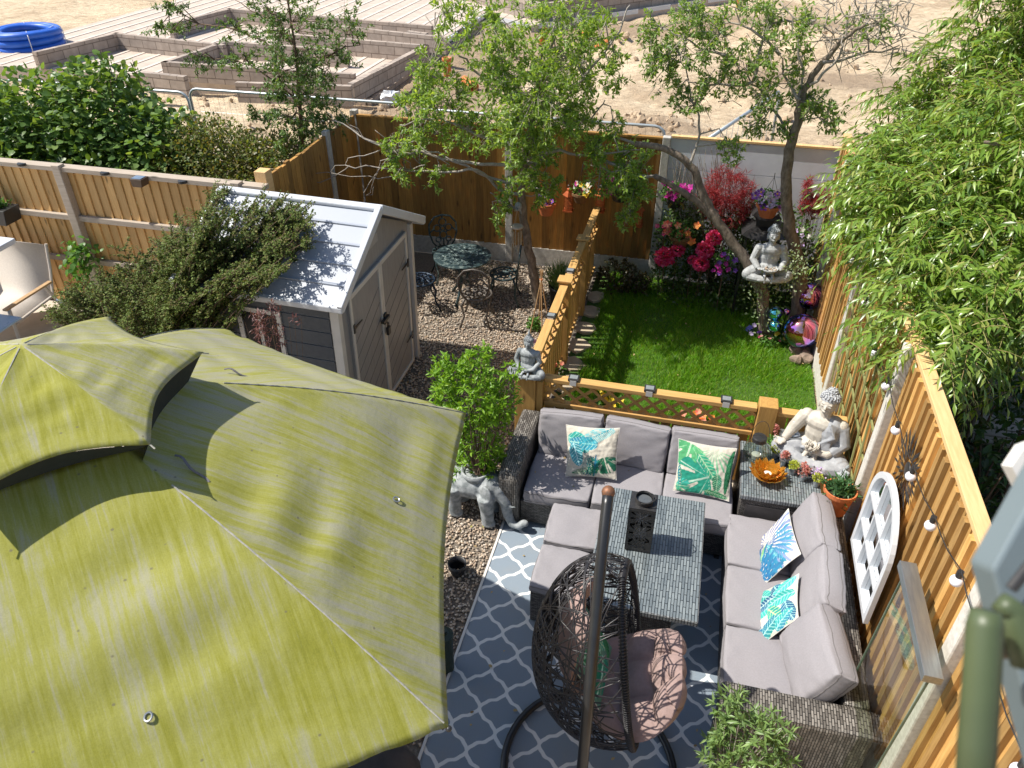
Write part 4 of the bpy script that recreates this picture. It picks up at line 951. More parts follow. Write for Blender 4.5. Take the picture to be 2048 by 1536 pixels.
def strand(pts):
    run = []
    for p in pts+[None]:
        if p is not None and p.x < XR+.002: run.append(ET @ p)
        else:
            if len(run) > 2: m.tube(run, .0043, 5, cap=False)
            run = []
for _ in range(230):
    a = Vector((random.gauss(0, 1)-.4, random.gauss(0, 1), random.gauss(0, 1))).normalized(); q_ = Vector((random.gauss(0, 1), random.gauss(0, 1), random.gauss(0, 1)*.8)); q_ = (q_-a*q_.dot(a)).normalized()
    w_ = random.uniform(.55, 1.15); strand([(lambda d: egg(math.atan2(d.y, d.x), max(-.98, min(.98, d.z))))(a*math.cos(w_*t)+q_*math.sin(w_*t)) for t in np.linspace(-1, 1, 21)])
for _ in range(10):
    s0 = random.uniform(-.85, .85); strand([egg(t, s0+.05*math.sin(2*t+s0)) for t in np.linspace(0, 2*math.pi, 40)])
m.build('woven_shell', m_strand, eg, smooth=True)
m = MB()                                                    # chain
top = ET @ Vector((.02, 0, .66)); a = path[-1]+Vector((0, -.01, -.03)); n = 16
for k in range(n):
    c = a.lerp(top, (k+.5)/n); L_ = (a-top).length/n*.72; ph = R(90)*(k % 2)
    m.tube([c+Vector((math.cos(ph)*.011*math.cos(t), math.sin(ph)*.011*math.cos(t), L_*math.sin(t))) for t in np.linspace(0, 2*math.pi, 11)[:-1]], .0032, 5, closed=True)
m.build('chain', m_poleblack, eg)
def egg_cushion(name, pts, half, thick, mat, tx, ty, label=None, root=None, seed=0):
    """tufted pad following a curve pts (x,z) with half width in y"""
    n1, n2 = 72, 48; V = []; F = []
    P_ = [Vector((x, 0, z)) for x, z in pts]; L_ = [0]
    for a, b in zip(P_, P_[1:]): L_.append(L_[-1]+(b-a).length)
    def at(s):
        d = s*L_[-1]
        for i in range(len(P_)-1):
            if d <= L_[i+1]+1e-9:
                t = (d-L_[i])/(L_[i+1]-L_[i]); a, b, c, e = P_[max(0, i-1)], P_[i], P_[i+1], P_[min(len(P_)-1, i+2)]
                return .5*((2*b)+(c-a)*t+(2*a-5*b+4*c-e)*t*t+(3*b-a-3*c+e)*t**3)
        return P_[-1]
    for side in (1, -1):
        for i in range(n1):
            s = i/(n1-1); p = at(s); tg = (at(min(1, s+.01))-at(max(0, s-.01))).normalized(); nn = Vector((-tg.z, 0, tg.x))
            if nn.x < 0 and abs(nn.x) > abs(nn.z): nn = -nn
            if nn.z < 0 and abs(nn.z) >= abs(nn.x): nn = -nn
            wd = half*(math.sin(math.pi*min(max(s*.88+.10, 0), 1))**.35)
            for j in range(n2):
                y = j/(n2-1)*2-1; e = max(abs(y), abs(2*s-1)); f = ((1-abs(y)**5)*(1-abs(2*s-1)**6))**.5
                tuft = (abs(math.sin(math.pi*s*ty))*abs(math.sin(math.pi*(y+1)/2*tx)))**.42
                h = thick/2*f*(.12+1.0*tuft)+.004*noise.noise((s*14+seed, y*6, side))*f
                curve = .10*(y*y)*(1-s)                     # wraps into the shell
                V.append(ET @ (p+Vector((curve, y*wd, 0))+nn*side*h))
    m_ = n1*n2
    for i in range(n1-1):
        for j in range(n2-1):
            a, b, c, d = i*n2+j, (i+1)*n2+j, (i+1)*n2+j+1, i*n2+j+1; F.append((a, b, c, d)); F.append((m_+a, m_+d, m_+c, m_+b))
    mb = MB(); mb.v = V; mb.f = F; return mb.build(name, mat, root, smooth=True)
ec = thing('chair_cushion', 'dusty pink tufted cushion folded inside the hanging egg chair', 'cushion', EC)
egg_cushion('back_pad', [(-.12, .42), (-.21, .24), (-.25, .03), (-.22, -.17), (-.10, -.30)], .27, .11, m_pink, 3, 3, root=ec, seed=3)
egg_cushion('seat_pad', [(-.20, -.36), (.0, -.38), (.2, -.33), (.36, -.22), (.43, -.14)], .40, .17, m_pink, 3, 3, root=ec, seed=4)
def inner(px, py, z): return Vector((px, py, z))
c0 = ET @ Vector((-.10, -.05, -.05))
scatter([ET @ Vector(q) for q in ((-.06, -.28, -.26), (-.02, .18, -.26), (-.17, .20, .16), (-.20, -.26, .16))], .12,
        [('banana', (-.7, .7), R(-40), 1.1, .35, (G1, G2, T3)), ('banana', (.2, .9), R(-80), 1.2, .3, (T1, (.03, .26, .20), G3)), ('monstera', (.1, -.2), R(200), 1.1, .8, (G1, T1, T3)), ('banana', (.9, .1), R(-120), 1, .25, (G1, (.02, .10, .05), G2))],
        (.10, .22, .18), 'dark green leaf-print cushion leaning inside the hanging egg chair', 21, n=60)
for i, q in enumerate(((-.16, 3.12, 1.28),)): pass

# ---- covered thing and dark post half under the parasol
m = MB(); n = 60
prof = [(0, .92), (.12, .92), (.22, .88), (.29, .72), (.30, .45), (.33, .2), (.36, .01)]
vs = []
for r, z in prof:
    for j in range(n): t = 2*math.pi*j/n; k = 1+(.10*math.sin(9*t+3*z)+.06*math.sin(5*t))*(r/.36)*(1.05-z); vs.append((-1.32+r*k*math.cos(t), 1.98+r*k*.95*math.sin(t), z))
fs = [(i*n+j, i*n+(j+1) % n, (i+1)*n+(j+1) % n, (i+1)*n+j) for i in range(len(prof)-1) for j in range(n)]
tag(m.add(vs, fs).build('furniture_cover', m_cover, smooth=True), 'dark charcoal cloth cover draped over furniture under the parasol edge', 'cover')
m = MB(); m.lathe([(.055, 0), (.06, .36), (.066, .36), (.066, .40), (.03, .415)], 18, (-1.30, 3.22, 0)); m.lathe([(.02, .415), (.02, .44)], 10, (-1.30, 3.22, 0))
tag(m.build('storage_tube', M('dark_green_plastic', (.03, .05, .035), rough=.5), smooth=False), 'dark green capped cylinder on the gravel at the edge of the rug', 'container')
m = MB(); m.lathe([(.05, 0), (.075, .08), (.08, .13), (.07, .13), (.06, .08)], 18, (-1.49, 4.1, 0), cap=False); tag(m.build('bowl', m_black, smooth=True), 'small black bowl on the gravel at the parasol edge', 'bowl')
# ================================================================== PARASOL
UC = Vector((-2.52, 2.04, 0)); RZ, AZ, RR = 2.25, 3.35, 1.96
ps_ = thing('parasol', 'huge green-stained hexagonal parasol with a raised vent cap filling the lower left', 'parasol', UC)
a0 = R(44.8)
def rib_pt(k, r, rim=RZ, r1=RR, z1=3.02, r0=.46, sag=.05):
    a = a0+R(60)*k; s = (r-r0)/(r1-r0); z = z1+(rim-z1)*s+sag*math.sin(math.pi*min(max(s, 0), 1)); return UC+Vector((r*math.cos(a), r*math.sin(a), z))
def canopy(name, r0, r1, z0, z1, sag, scallop, hump, mat, nr=40, nt=30, inner_sc=0, seed=0, wavy=0):
    V = []; F = []; UV = []; DA = []
    for k in range(6):
        A0 = a0+R(60)*k; base = len(V)
        for i in range(nr):
            s = i/(nr-1)
            for j in range(nt):
                q = j/(nt-1); r = r0+(r1-r0)*s; pa = Vector((r*math.cos(A0), r*math.sin(A0), 0)); pb = Vector((r*math.cos(A0+R(60)), r*math.sin(A0+R(60)), 0)); p = pa.lerp(pb, q)
                e = 4*q*(1-q); inw = scallop*e*s*s*s; d = p.normalized(); p = p-d*inw
                z = z0+(z1-z0)*s+sag*math.sin(math.pi*s)+inw*(z0-z1)/(r1-r0)*.9
                z -= hump*e*math.sin(math.pi*min(1, s*1.0))*.8
                if wavy:
                    f1 = noise.noise((k*7.3, s*3.2, q*.6)); z += wavy*f1*min(1, e*3)*min(1, 3*s)
                    z += wavy*1.0*math.sin(s*26+k*2+3.2*noise.noise((q*1.6, s*2, k*3)))*min(1, e*1.6)*min(1, s*3)*max(0, .35+noise.noise((q*2.3+k, s*3.1, 9)))*(1.0 if s < .93 else 0.4)
                    z -= .035*math.exp(-((q-.03)/.06)**2*1.0)*s*0
                    cr = min(q, 1-q)*r; z += .006*math.exp(-(cr/.025)**2)
                    fan = min(q, 1-q)*12; z += .018*s**5*math.sin(fan*5)*math.exp(-fan*.6)     # pulls near the rib ends
                V.append(UC+Vector((p.x, p.y, z))); UV.append(((q-.5)*r*1.0+k*3.7, r*1.1+k*1.3)); damp = .5+.5*math.cos(A0+R(30)-R(-110)); DA.append(damp)
        for i in range(nr-1):
            for j in range(nt-1): a = base+i*nt+j; F.append((a, a+1, a+nt+1, a+nt))
    me = bpy.data.meshes.new(name); I = MW[ps_].inverted(); me.from_pydata([tuple(I @ v) for v in V], [], F)
    l = me.uv_layers.new(name='UVMap'); l.data.foreach_set('uv', [c for lp in me.loops for c in UV[lp.vertex_index]])
    at = me.attributes.new('damp', 'FLOAT', 'POINT'); at.data.foreach_set('value', DA)
    bm = bmesh.new(); bm.from_mesh(me); bmesh.ops.remove_doubles(bm, verts=bm.verts, dist=.0006); bmesh.ops.recalc_face_normals(bm, faces=bm.faces); bm.to_mesh(me); bm.free()
    o = bpy.data.objects.new(name, me); col.objects.link(o); me.materials.append(mat); o.parent = ps_; MW[o] = MW[ps_]
    me.polygons.foreach_set('use_smooth', [True]*len(me.polygons))
    sm = o.modifiers.new('cloth_thickness', 'SOLIDIFY'); sm.thickness = .003; return o
canopy('canopy', .46, RR, 3.02, RZ, .05, .065, .015, m_canopy, wavy=.018, nr=46, nt=34)
canopy('vent_cap', .0, .65, 3.36, 3.11, .02, .075, .015, m_canopy, nr=20, nt=20, seed=4, wavy=.01)
# hanging flap of vent mesh between cap edge and canopy
V = []; F = []; nt_ = 16
for k in range(6):
    A0 = a0+R(60)*k; b = len(V)
    for i in range(5):
        s = i/4
        for j in range(nt_):
            q = j/(nt_-1); e = 4*q*(1-q); r = .635-.09*s; p = Vector((r*math.cos(A0), r*math.sin(A0), 0)).lerp(Vector((r*math.cos(A0+R(60)), r*math.sin(A0+R(60)), 0)), q); d = p.normalized(); p -= d*.083*e*(1-s*.6)
            V.append(UC+Vector((p.x, p.y, 3.105+.02*e*(1-s)-(.06 if math.cos(A0+R(30)-R(-75)) > .8 else .13)*s)))
    for i in range(4):
        for j in range(nt_-1): a = b+i*nt_+j; F.append((a, a+1, a+nt_+1, a+nt_))
mb = MB(); mb.v = V; mb.f = F; mb.build('vent_mesh', m_mesh_dark, ps_, smooth=True)
for k in range(6):
    m = MB(); m.tube([rib_pt(k, r)-Vector((0, 0, .03)) for r in np.linspace(.1, RR-.02, 12)], .011, 6); rb = m.build('rib', m_black, ps_)
    a = a0+R(60)*k; e = UC+Vector(((RR+.0)*math.cos(a), (RR+.0)*math.sin(a), RZ-.005)); MB().ell(e, (.013, .013, .012), n=10, m=6).build('tip_cap', m_black, rb, smooth=True)
    m = MB(); m.tube([rib_pt(k, r)+Vector((0, 0, .0065+.0012*math.sin(r*90))) for r in np.linspace(.70, RR-.02, 60)], .0035, 5); m.build('seam', M('frayed_grey_seam', (.42, .40, .35), (.30, .29, .25), .9, scale=60) if 'frayed_grey_seam' not in bpy.data.materials else bpy.data.materials['frayed_grey_seam'], ps_)
    m = MB(); m.tube([UC+Vector((r*math.cos(a), r*math.sin(a), 3.36+(3.09-3.36)*r/.68+.02*math.sin(math.pi*r/.68)+.006)) for r in np.linspace(.02, .67, 14)], .0032, 5); m.build('cap_seam', bpy.data.materials['frayed_grey_seam'], ps_)
MB().tube([UC+Vector((0, 0, .05)), UC+Vector((0, 0, 3.3))], .03, 12).build('pole', m_poleblack, ps_)
MB().lathe([(.35, 0), (.35, .05), (.06, .08)], 30, tuple(UC)).build('base_plate', m_black, ps_)
def canopy_at(px, py):
    p = W(px, py, 2.6)
    for _ in range(8):
        d = p-UC; th = (math.atan2(d.y, d.x)-a0) % R(60)-R(30); r = math.hypot(d.x, d.y)*math.cos(th)/math.cos(R(30)); s = (r-.46)/(RR-.46)
        p = W(px, py, 3.02+(RZ-3.02)*s+.05*math.sin(math.pi*s)-.008)
    return p
for px, py in ((297, 1435), (793, 1000)):
    p = canopy_at(px, py)
    MB().tube([p+Vector((.014*math.cos(t), .014*math.sin(t), .004-.45*(.014*math.cos(t) if px > 600 else -.014*math.sin(t)))) for t in np.linspace(0, 2*math.pi, 15)[:-1]], .004, 5, closed=True).build('eyelet', m_tin, ps_)

for (x, y, zz), dx, dy in ((canopy_at(450, 745)+Vector((0, 0, .02)), .13, .035), (canopy_at(352, 918)+Vector((0, 0, .02)), .16, -.04)):
    p = Vector((x, y, zz)); m = MB(); pts = [p+Vector((dx*t, dy*t+.008*math.sin(9*t), -.42*dx*t+.012*math.sin(5*t))) for t in np.linspace(0, 1, 9)]
    for a, b in zip(pts, pts[1:]): m.bar(a, b, .010, .003)
    m.build('tie_strap', m_piping, ps_)
# ================================================================== SHED
SH = (-2.93, 6.2, 0); sh = thing('garden_shed', 'grey and white plastic garden shed with double doors and a pale ribbed roof', 'shed', SH, (0, R(1.2), 0))
def S(mb): mb.T = MW[sh]; return mb         # local coordinates: x 0 at the door wall (negative inwards), y along the doors, z up
y0, y1, X1, zE, zR = -.88, .98, -1.42, 1.69, 2.20
prof = [(y0, 0), (y1, 0), (y1, zE), (0, zR-.03), (y0, zE)]
m = S(MB())
m.prism(prof, X1, -.03, 'x'); m.build('walls', m_shedwall, sh)
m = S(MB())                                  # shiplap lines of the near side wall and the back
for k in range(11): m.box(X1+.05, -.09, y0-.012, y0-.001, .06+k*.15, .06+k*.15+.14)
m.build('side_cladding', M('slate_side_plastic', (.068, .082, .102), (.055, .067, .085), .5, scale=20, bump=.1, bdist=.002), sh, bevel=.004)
m = S(MB())
for yy in (y0-.02, y1-.05): S(MB()).box(-.075, .008, yy, yy+.07, 0, zE).build('corner_trim', m_offwhite, sh, bevel=.004)
m.box(X1-.01, X1+.07, y0-.02, y0-.013, 0, zE); m.build('corner_trim', m_offwhite, sh, bevel=.004)
def door(ya, yb, lab):
    za = lambda y: zE-.02
    d = S(MB()); n = 6
    d.prism([(ya, .05), (yb, .05), (yb, za(yb)), (ya, za(ya))], -.03, -.004, 'x'); o = d.build('door', m_shedwall, sh)
    t = S(MB())
    t.prism([(ya, .05), (ya+.04, .05), (ya+.04, za(ya+.04)), (ya, za(ya))], -.004, .012, 'x'); t.prism([(yb-.04, .05), (yb, .05), (yb, za(yb)), (yb-.04, za(yb-.04))], -.004, .012, 'x')
    t.prism([(ya+.04, za(ya+.04)-.05), (yb-.04, za(yb-.04)-.05), (yb-.04, za(yb-.04)), (ya+.04, za(ya+.04))], -.004, .012, 'x'); t.prism([(ya+.04, .05), (yb-.04, .05), (yb-.04, .085), (ya+.04, .085)], -.004, .012, 'x')
    t.build('door_frame', m_offwhite, o, bevel=.003)
    g = S(MB())                              # shallow diagonal grooves
    for k in range(12):
        c0 = .1+k*.17
        p, q = (ya+.045, c0), (yb-.045, c0+.30)
        if q[1] < za((ya+yb)/2)-.1: g.bar((-.003, p[0], p[1]), (-.003, q[0], q[1]), .006, .002, Vector((1, 0, 0)))
    g.build('panel_grooves', m_piping, o)
    hy = ya+.06 if ya < -.1 else yb-.06
    for z in (.42, 1.32): 
        h = S(MB()); s = 1 if hy == ya+.06 else -1
        h.prism([(hy-.05*s, z-.045), (hy-.02*s, z-.045), (hy-.02*s, z-.012), (hy+.14*s, z-.004), (hy+.14*s, z+.004), (hy-.02*s, z+.012), (hy-.02*s, z+.045), (hy-.05*s, z+.045)], .0125, .022, 'x'); h.build('hinge', m_black, o)
    return o
door(-.66, .06, 1); dr = door(.065, .80, 2)
h = S(MB()); h.box(.013, .05, -.04, .12, 1.03, 1.06); h.box(.013, .03, .03, .09, .98, 1.10); h.build('latch', m_black, dr, bevel=.003)
h = S(MB()); h.box(.03, .06, .03, .09, .86, .945); h.tube([(.045, .042, .945), (.045, .042, .985), (.045, .06, 1.0), (.045, .078, .985), (.045, .078, .945)], .006, 6); h.build('padlock', m_black, dr, bevel=.012)
h = S(MB()); h.box(-.03, -.015, -.15, .13, 1.86, 1.955); h.T = MW[sh]; h.build('vent_plate', M('vent_plate_grey', (.42, .41, .40), (.38, .37, .36), .5), sh, bevel=.01)
# window in the near side wall
w = S(MB())
wx0, wx1, wz0, wz1 = -1.0, -.56, .98, 1.56
for a, b, c, d in ((wx0, wx1, wz0, wz0+.045), (wx0, wx1, wz1-.045, wz1), (wx0, wx0+.045, wz0+.045, wz1-.045), (wx1-.045, wx1, wz0+.045, wz1-.045), ((wx0+wx1)/2-.015, (wx0+wx1)/2+.015, wz0+.045, wz1-.045)): w.box(a, b, y0-.03, y0-.013, c, d)
wf_ = w.build('window', m_offwhite, sh)
S(MB()).box(wx0+.03, wx1-.03, y0-.018, y0-.013, wz0+.03, wz1-.03).build('pane', m_glassdark, wf_)
# roof: two slopes of ribbed panels, white barge boards, gutter edges and ridge
rt = math.atan2(zR-zE, 1.0)
for s in (-1, 1):
    m = S(MB()); eave = (1.10 if s > 0 else .98)
    A = lambda y, up=0: (s*y, zR+.03+up-abs(y)*math.tan(rt))
    ys_ = np.linspace(0, eave, 6); xa, xb = X1-.10, .06
    for i in range(5):
        (ya, za), (yb, zb) = A(ys_[i]+.006), A(ys_[i+1]); (ya2, za2), (yb2, zb2) = A(ys_[i]+.006, .025), A(ys_[i+1], .022)
        m.add([(xa, ya, za), (xb, ya, za), (xb, yb, zb), (xa, yb, zb), (xa, ya2, za2), (xb, ya2, za2), (xb, yb2, zb2), (xa, yb2, zb2)], [(0, 1, 2, 3), (7, 6, 5, 4), (0, 4, 5, 1), (1, 5, 6, 2), (2, 6, 7, 3), (3, 7, 4, 0)])
    m.build('roof_slope', m_roof, sh, bevel=.003)
    m = S(MB())
    for yy in ys_[1:-1]: m.bar((xa, *A(yy+.0, .024)), (xb-.0, *A(yy+.0, .024)), .045, .010)
    m.build('roof_ribs', m_roof, sh)
    m = S(MB()); m.bar((.085, A(-.02 if 0 else .0, .015)[0], A(0, .015)[1]), (.085, A(eave+.02, .015)[0], A(eave+.02, .015)[1]), .055, .085); m.build('barge_board', m_white, sh, bevel=.010)
    m = S(MB()); m.bar((X1-.12, A(0, .015)[0], A(0, .015)[1]), (X1-.12, A(eave, .015)[0], A(eave, .015)[1]), .04, .07)
    m.build('barge_board', m_white, sh, bevel=.010)
    m = S(MB()); m.bar((X1-.12, A(eave, .0)[0], A(eave, .0)[1]), (.11, A(eave, .0)[0], A(eave, .0)[1]), .07, .06); m.build('eave_edge', m_white, sh, bevel=.012)
S(MB()).box(X1-.13, .10, -.05, .05, zR+.035, zR+.075).build('ridge_cap', m_white, sh, bevel=.014)
# ================================================================== TREES AND PLANTS
DEPTH = 1.0
def pxr(c, rx, ry, v): 
    """ellipsoid radii in metres for a blob rx by ry photograph pixels wide at distance plane v"""
    p = WV(*c, v); d = math.sqrt(p.x**2+p.y**2+(p.z-CAM_H)**2); k = d/FPX; return rx*k, (rx+ry)*.5*k*DEPTH, ry*k*1.15
def px_clusters(lst, v):
    out = []
    for x, y, rx, ry, n, *dv in lst:
        vv = v+(dv[0] if dv else 0); p = WV(x, y, vv); out.append((np.array(p), pxr((x, y), rx, ry, vv), n))
    return out
def leafobj(name, vf, mat, parent): return npmesh(name, vf[0], vf[1], mat, parent)
# ---- hedge of big round leaves (left, beyond the tan fence)
hz = thing('hazel_hedge', 'tall hedge of broad bright green leaves beyond the tan fence, far left', 'hedge', (-9, 9.2, 0))
ells = [((-10.6, 9.1, 1.1), (1.2, .9, 1.25)), ((-9.3, 9.2, 1.2), (1.1, .9, 1.25)), ((-8.2, 9.3, 1.35), (.9, .8, 1.3)), ((-7.3, 9.2, 1.05), (.75, .8, 1.1))]
P = []; D = []; m = MB()
for c, r in ells:
    n = int(3900*r[0]*r[2]); p = in_ell(c, r, n, .3); P.append(p); D.append((p-np.array(c))/np.array(r)*.8+np.array([.0, -.35, -.25])); q_ = in_ell((c[0], c[1]+.25, c[2]-.15), np.array(r)*.75, int(1100*r[0]*r[2]), .1); P.append(q_); D.append(unit(len(q_)))
    for _ in range(14):
        b = Vector((c[0]+rng.normal(0, .25), c[1]+rng.normal(0, .2), 0)); t = Vector(in_ell(c, r, 1, .8)[0]); m.tube([b, b.lerp(t, .5)+Vector(rng.normal(0, .08, 3)), t], [.02, .013, .006], 5)
for x, y, L_ in ((200, 100, 1), (240, 140, 1), (150, 115, 1), (265, 120, 1), (60, 150, 1), (20, 165, 1), (300, 165, 1), (215, 118, 1), (120, 150, 1)):      # shoots standing out of the top
    t = WV(x, y, 9.3); b = t-Vector((rng.normal(0, .1), 0, .7)); m.tube([b, t], [.008, .004], 4); k = 16; q = np.array([tuple(b.lerp(t, .2+.8*i/k)) for i in range(k)]); P.append(q+rng.normal(0, .03, q.shape)); D.append(unit(k)+[0, 0, .3])
m.build('stems', m_twig, hz)
P = np.vstack(P); D = np.vstack(D); k = (P[:, 1] > 7.5) & (P[:, 2] > .1); P, D = P[k], D[k]
leafobj('foliage', leaf_arrays(P, D+unit(len(P))*.6, rng.uniform(.055, .125, len(P)), .85, 'oval'), L_hazel, hz)
br = thing('bramble_hedge', 'olive brown small-leaved hedge between the broad-leaved hedge and the brown fence', 'hedge', (-6, 9.2, 0))
P = []; D = []; m = MB()
for c, r in [((-6.6, 9.2, .95), (.9, .8, 1.05)), ((-5.7, 9.3, .85), (.8, .7, 1.0)), ((-5.15, 9.3, .65), (.38, .6, .9)), ((-6.1, 8.7, .6), (1.1, .7, .8))]:
    n = int(16000*r[0]*r[2]); p = in_ell(c, r, n, .4); P.append(p); D.append((p-np.array(c))*.8+unit(n)*.8)
    for _ in range(16):
        b = Vector((c[0]+rng.normal(0, .2), c[1], 0)); t = Vector(in_ell(c, r, 1, .9)[0]); m.tube([b, b.lerp(t, .6)+Vector(rng.normal(0, .1, 3)), t], [.012, .008, .004], 4)
m.build('stems', m_twig, br); P = np.vstack(P); D = np.vstack(D); k = (P[:, 1] > 7.55) & (P[:, 2] > .05) & (P[:, 0] < -4.85); P, D = P[k], D[k]
leafobj('foliage', leaf_arrays(P, D, rng.uniform(.03, .065, len(P)), .6, 'oval'), L_bramble, br)

DEPTH = 1.7
# ---- thin tree beyond the hedge
tt = thing('slender_tree', 'slender loose tree with small dark leaves behind the hedge, in front of the block foundation', 'tree', (-5.1, 9.35, 0))
m = MB(); tr = limb(m, [(-5.1, 9.35, 0), (-5.12, 9.35, .9), WV(604, 290, 9.3), WV(600, 200, 9.3), WV(592, 110, 9.3), WV(575, 0, 9.3)], .045, .010, 8, .01)
src = list(tr)
for pts in ([(590, 200), (540, 150), (470, 120), (400, 130)], [(585, 130), (500, 70), (400, 50), (300, 65)], [(600, 160), (660, 110), (720, 90)], [(590, 90), (540, 40), (470, 0)], [(600, 230), (560, 240), (510, 235)]):
    src += limb(m, [WV(x, y, 9.3+.1*i) for i, (x, y) in enumerate(pts)], .016, .004, 5, .02)
vf = tree_clusters(m, src, px_clusters([(600, 290, 55, 50, 100), (600, 210, 70, 50, 90), (585, 140, 75, 45, 75), (600, 70, 80, 50, 60), (560, 15, 70, 40, 45), (660, 110, 50, 60, 34), (480, 120, 50, 25, 22), (400, 125, 40, 22, 15), (340, 60, 60, 16, 18), (470, 60, 50, 30, 18), (700, 60, 40, 50, 20), (520, 230, 40, 20, 16), (660, 240, 45, 45, 32), (345, 5, 30, 20, 14), (640, 330, 40, 30, 35)], 9.3), .005, .048, 6, 'oval', .42, .2, spread=1.0, density=1.0)
m.build('branches', m_twig, tt, smooth=True); leafobj('foliage', vf, L_thin, tt)

DEPTH = 2.5
# ---- middle tree
mt = thing('apple_tree', 'young leaning tree with fresh bright green leaves beside the bistro table', 'tree', (-1.80, 8.64, 0))
m = MB(); v = 8.62
tr = limb(m, [(-1.80, 8.64, 0), (-1.86, 8.64, .45), WV(1055, 480, v), WV(1043, 400, v), WV(1048, 330, v), WV(1060, 260, v), WV(1075, 180, v-.1), WV(1080, 110, v-.2)], .065, .02, 10, .008)
src = list(tr[12:]); tb_ = tr[20]
m.build('trunk', m_bark, mt, smooth=True); m = MB()
for pts in ([(1050, 330), (960, 330), (860, 310), (780, 300), (700, 260), (655, 225)], [(1046, 370), (980, 355), (880, 310), (790, 300)], [(1048, 320), (1120, 300), (1190, 310), (1280, 300)], [(1060, 250), (1010, 200), (960, 150), (900, 90), (850, 30)],
            [(1070, 200), (1100, 120), (1120, 40), (1130, -20)], [(1065, 240), (1140, 190), (1190, 130), (1240, 60), (1260, 10)], [(1050, 300), (960, 270), (880, 240), (800, 250)], [(1046, 390), (1000, 380), (950, 340), (880, 345), (790, 340), (690, 330)],
            [(1060, 280), (1120, 250), (1180, 240), (1210, 200)], [(1190, 310), (1240, 340), (1260, 400), (1255, 450)], [(1030, 420), (1000, 400), (980, 385)], [(1060, 220), (1000, 120), (990, 40), (960, -20)]):
    src += limb(m, [WV(x, y, v+.12*math.sin(i*1.3+x)) for i, (x, y) in enumerate(pts)], .022, .006, 6, .015)
for a in ([(800, 300), (760, 330), (740, 390), (748, 372)], [(760, 300), (700, 320), (660, 350)], [(720, 270), (690, 240), (660, 190)], [(790, 300), (730, 380), (735, 425)], [(850, 330), (760, 355), (650, 345), (600, 350)], [(900, 330), (830, 290), (770, 290), (700, 250)], [(700, 330), (620, 370), (575, 345)], [(830, 345), (800, 300), (750, 260)]):
    limb(m, [WV(x, y, v-.05) for x, y in a], .007, .003, 4, .02)
cl = [(1080, 175, 110, 75, 210), (1150, 130, 80, 60, 95), (1010, 140, 75, 60, 85), (1000, 50, 95, 55, 80), (1110, 40, 90, 45, 60), (900, 30, 50, 45, 26), (1200, 60, 55, 50, 28), (890, 190, 60, 45, 60), (860, 260, 55, 30, 40), (950, 260, 70, 40, 66), (1050, 260, 90, 50, 120),
      (1150, 240, 60, 50, 70), (1070, 330, 60, 45, 75), (1010, 390, 30, 40, 26), (820, 330, 50, 30, 20), (800, 300, 30, 30, 16), (880, 350, 30, 20, 12), (1200, 300, 50, 30, 34), (1260, 330, 55, 45, 75), (1275, 380, 45, 25, 40), (1255, 425, 22, 40, 26), (1200, 365, 40, 25, 20), (1100, 380, 40, 25, 16), (1000, 440, 18, 25, 6), (845, 165, 30, 25, 18), (1075, 395, 20, 30, 12), (830, 205, 45, 40, 34), (790, 290, 30, 30, 16), (860, 120, 40, 40, 28), (1225, 250, 30, 30, 14), (1230, 130, 35, 45, 22)]
vf = tree_clusters(m, src, px_clusters(cl, v), .005, .062, 5, 'oval', .36, .2, density=.88, spread=.85)
m.build('branches', m_bark_pale, mt, smooth=True); leafobj('foliage', vf, L_apple, mt)

DEPTH = 1.7
# ---- forked tree with the buddha
ft = thing('forked_tree', 'old forked tree with two grey trunks holding a buddha between them', 'tree', (1.07, 8.64, 0))
m = MB(); v = 8.62
tA = limb(m, [(1.07, v, -.02), WV(1524, 590, v), WV(1500, 535, v), WV(1462, 480, v), WV(1425, 430, v), WV(1405, 385, v), WV(1380, 330, v), WV(1330, 297, v-.05), WV(1270, 288, v-.1)], .078, .030, 10, .007)
tB = limb(m, [(1.38, v+.12, -.02), WV(1603, 560, v+.1), WV(1585, 480, v+.08), WV(1573, 400, v+.05), WV(1578, 300, v), WV(1596, 240, v), WV(1610, 180, v), WV(1645, 125, v-.05), WV(1690, 75, v-.1), WV(1730, 50, v-.2)], .088, .012, 10, .007)
tC = limb(m, [WV(1428, 438, v), WV(1390, 400, v-.03), WV(1350, 375, v-.06), WV(1310, 352, v-.1)], .045, .03, 8, .005)
m.build('trunk', m_bark, ft, smooth=True); m = MB(); src = list(tA[20:])+list(tB[14:])+list(tC)
for pts in ([(1578, 290), (1545, 215), (1505, 165), (1460, 115)], [(1505, 165), (1540, 60), (1600, 40), (1650, 35)], [(1596, 240), (1600, 140), (1590, 60), (1560, 0)], [(1600, 200), (1570, 150), (1560, 110)], [(1620, 170), (1680, 110), (1700, 20)],
            [(1460, 115), (1400, 90), (1340, 60)], [(1505, 165), (1440, 170), (1370, 160)], [(1645, 125), (1720, 110), (1800, 90)], [(1380, 330), (1400, 250), (1380, 180), (1360, 110)], [(1310, 352), (1240, 350), (1180, 330)], [(1270, 288), (1220, 270), (1190, 240)], [(1560, 110), (1500, 60), (1430, 40)]):
    src += limb(m, [WV(x, y, v+.10*math.sin(i*1.7+x)) for i, (x, y) in enumerate(pts)], .018, .005, 6, .015)
for _ in range(170):                                                     # bare pale twigs, upper right
    x, y = 1640+rng.random()*190, rng.random()*110; p = WV(x, y, v-.15+.3*rng.random()); q = p+Vector(rng.normal(0, .16, 3)); m.tube([p, p.lerp(q, .5)+Vector(rng.normal(0, .04, 3)), q], [.006, .004, .002], 4, cap=False)
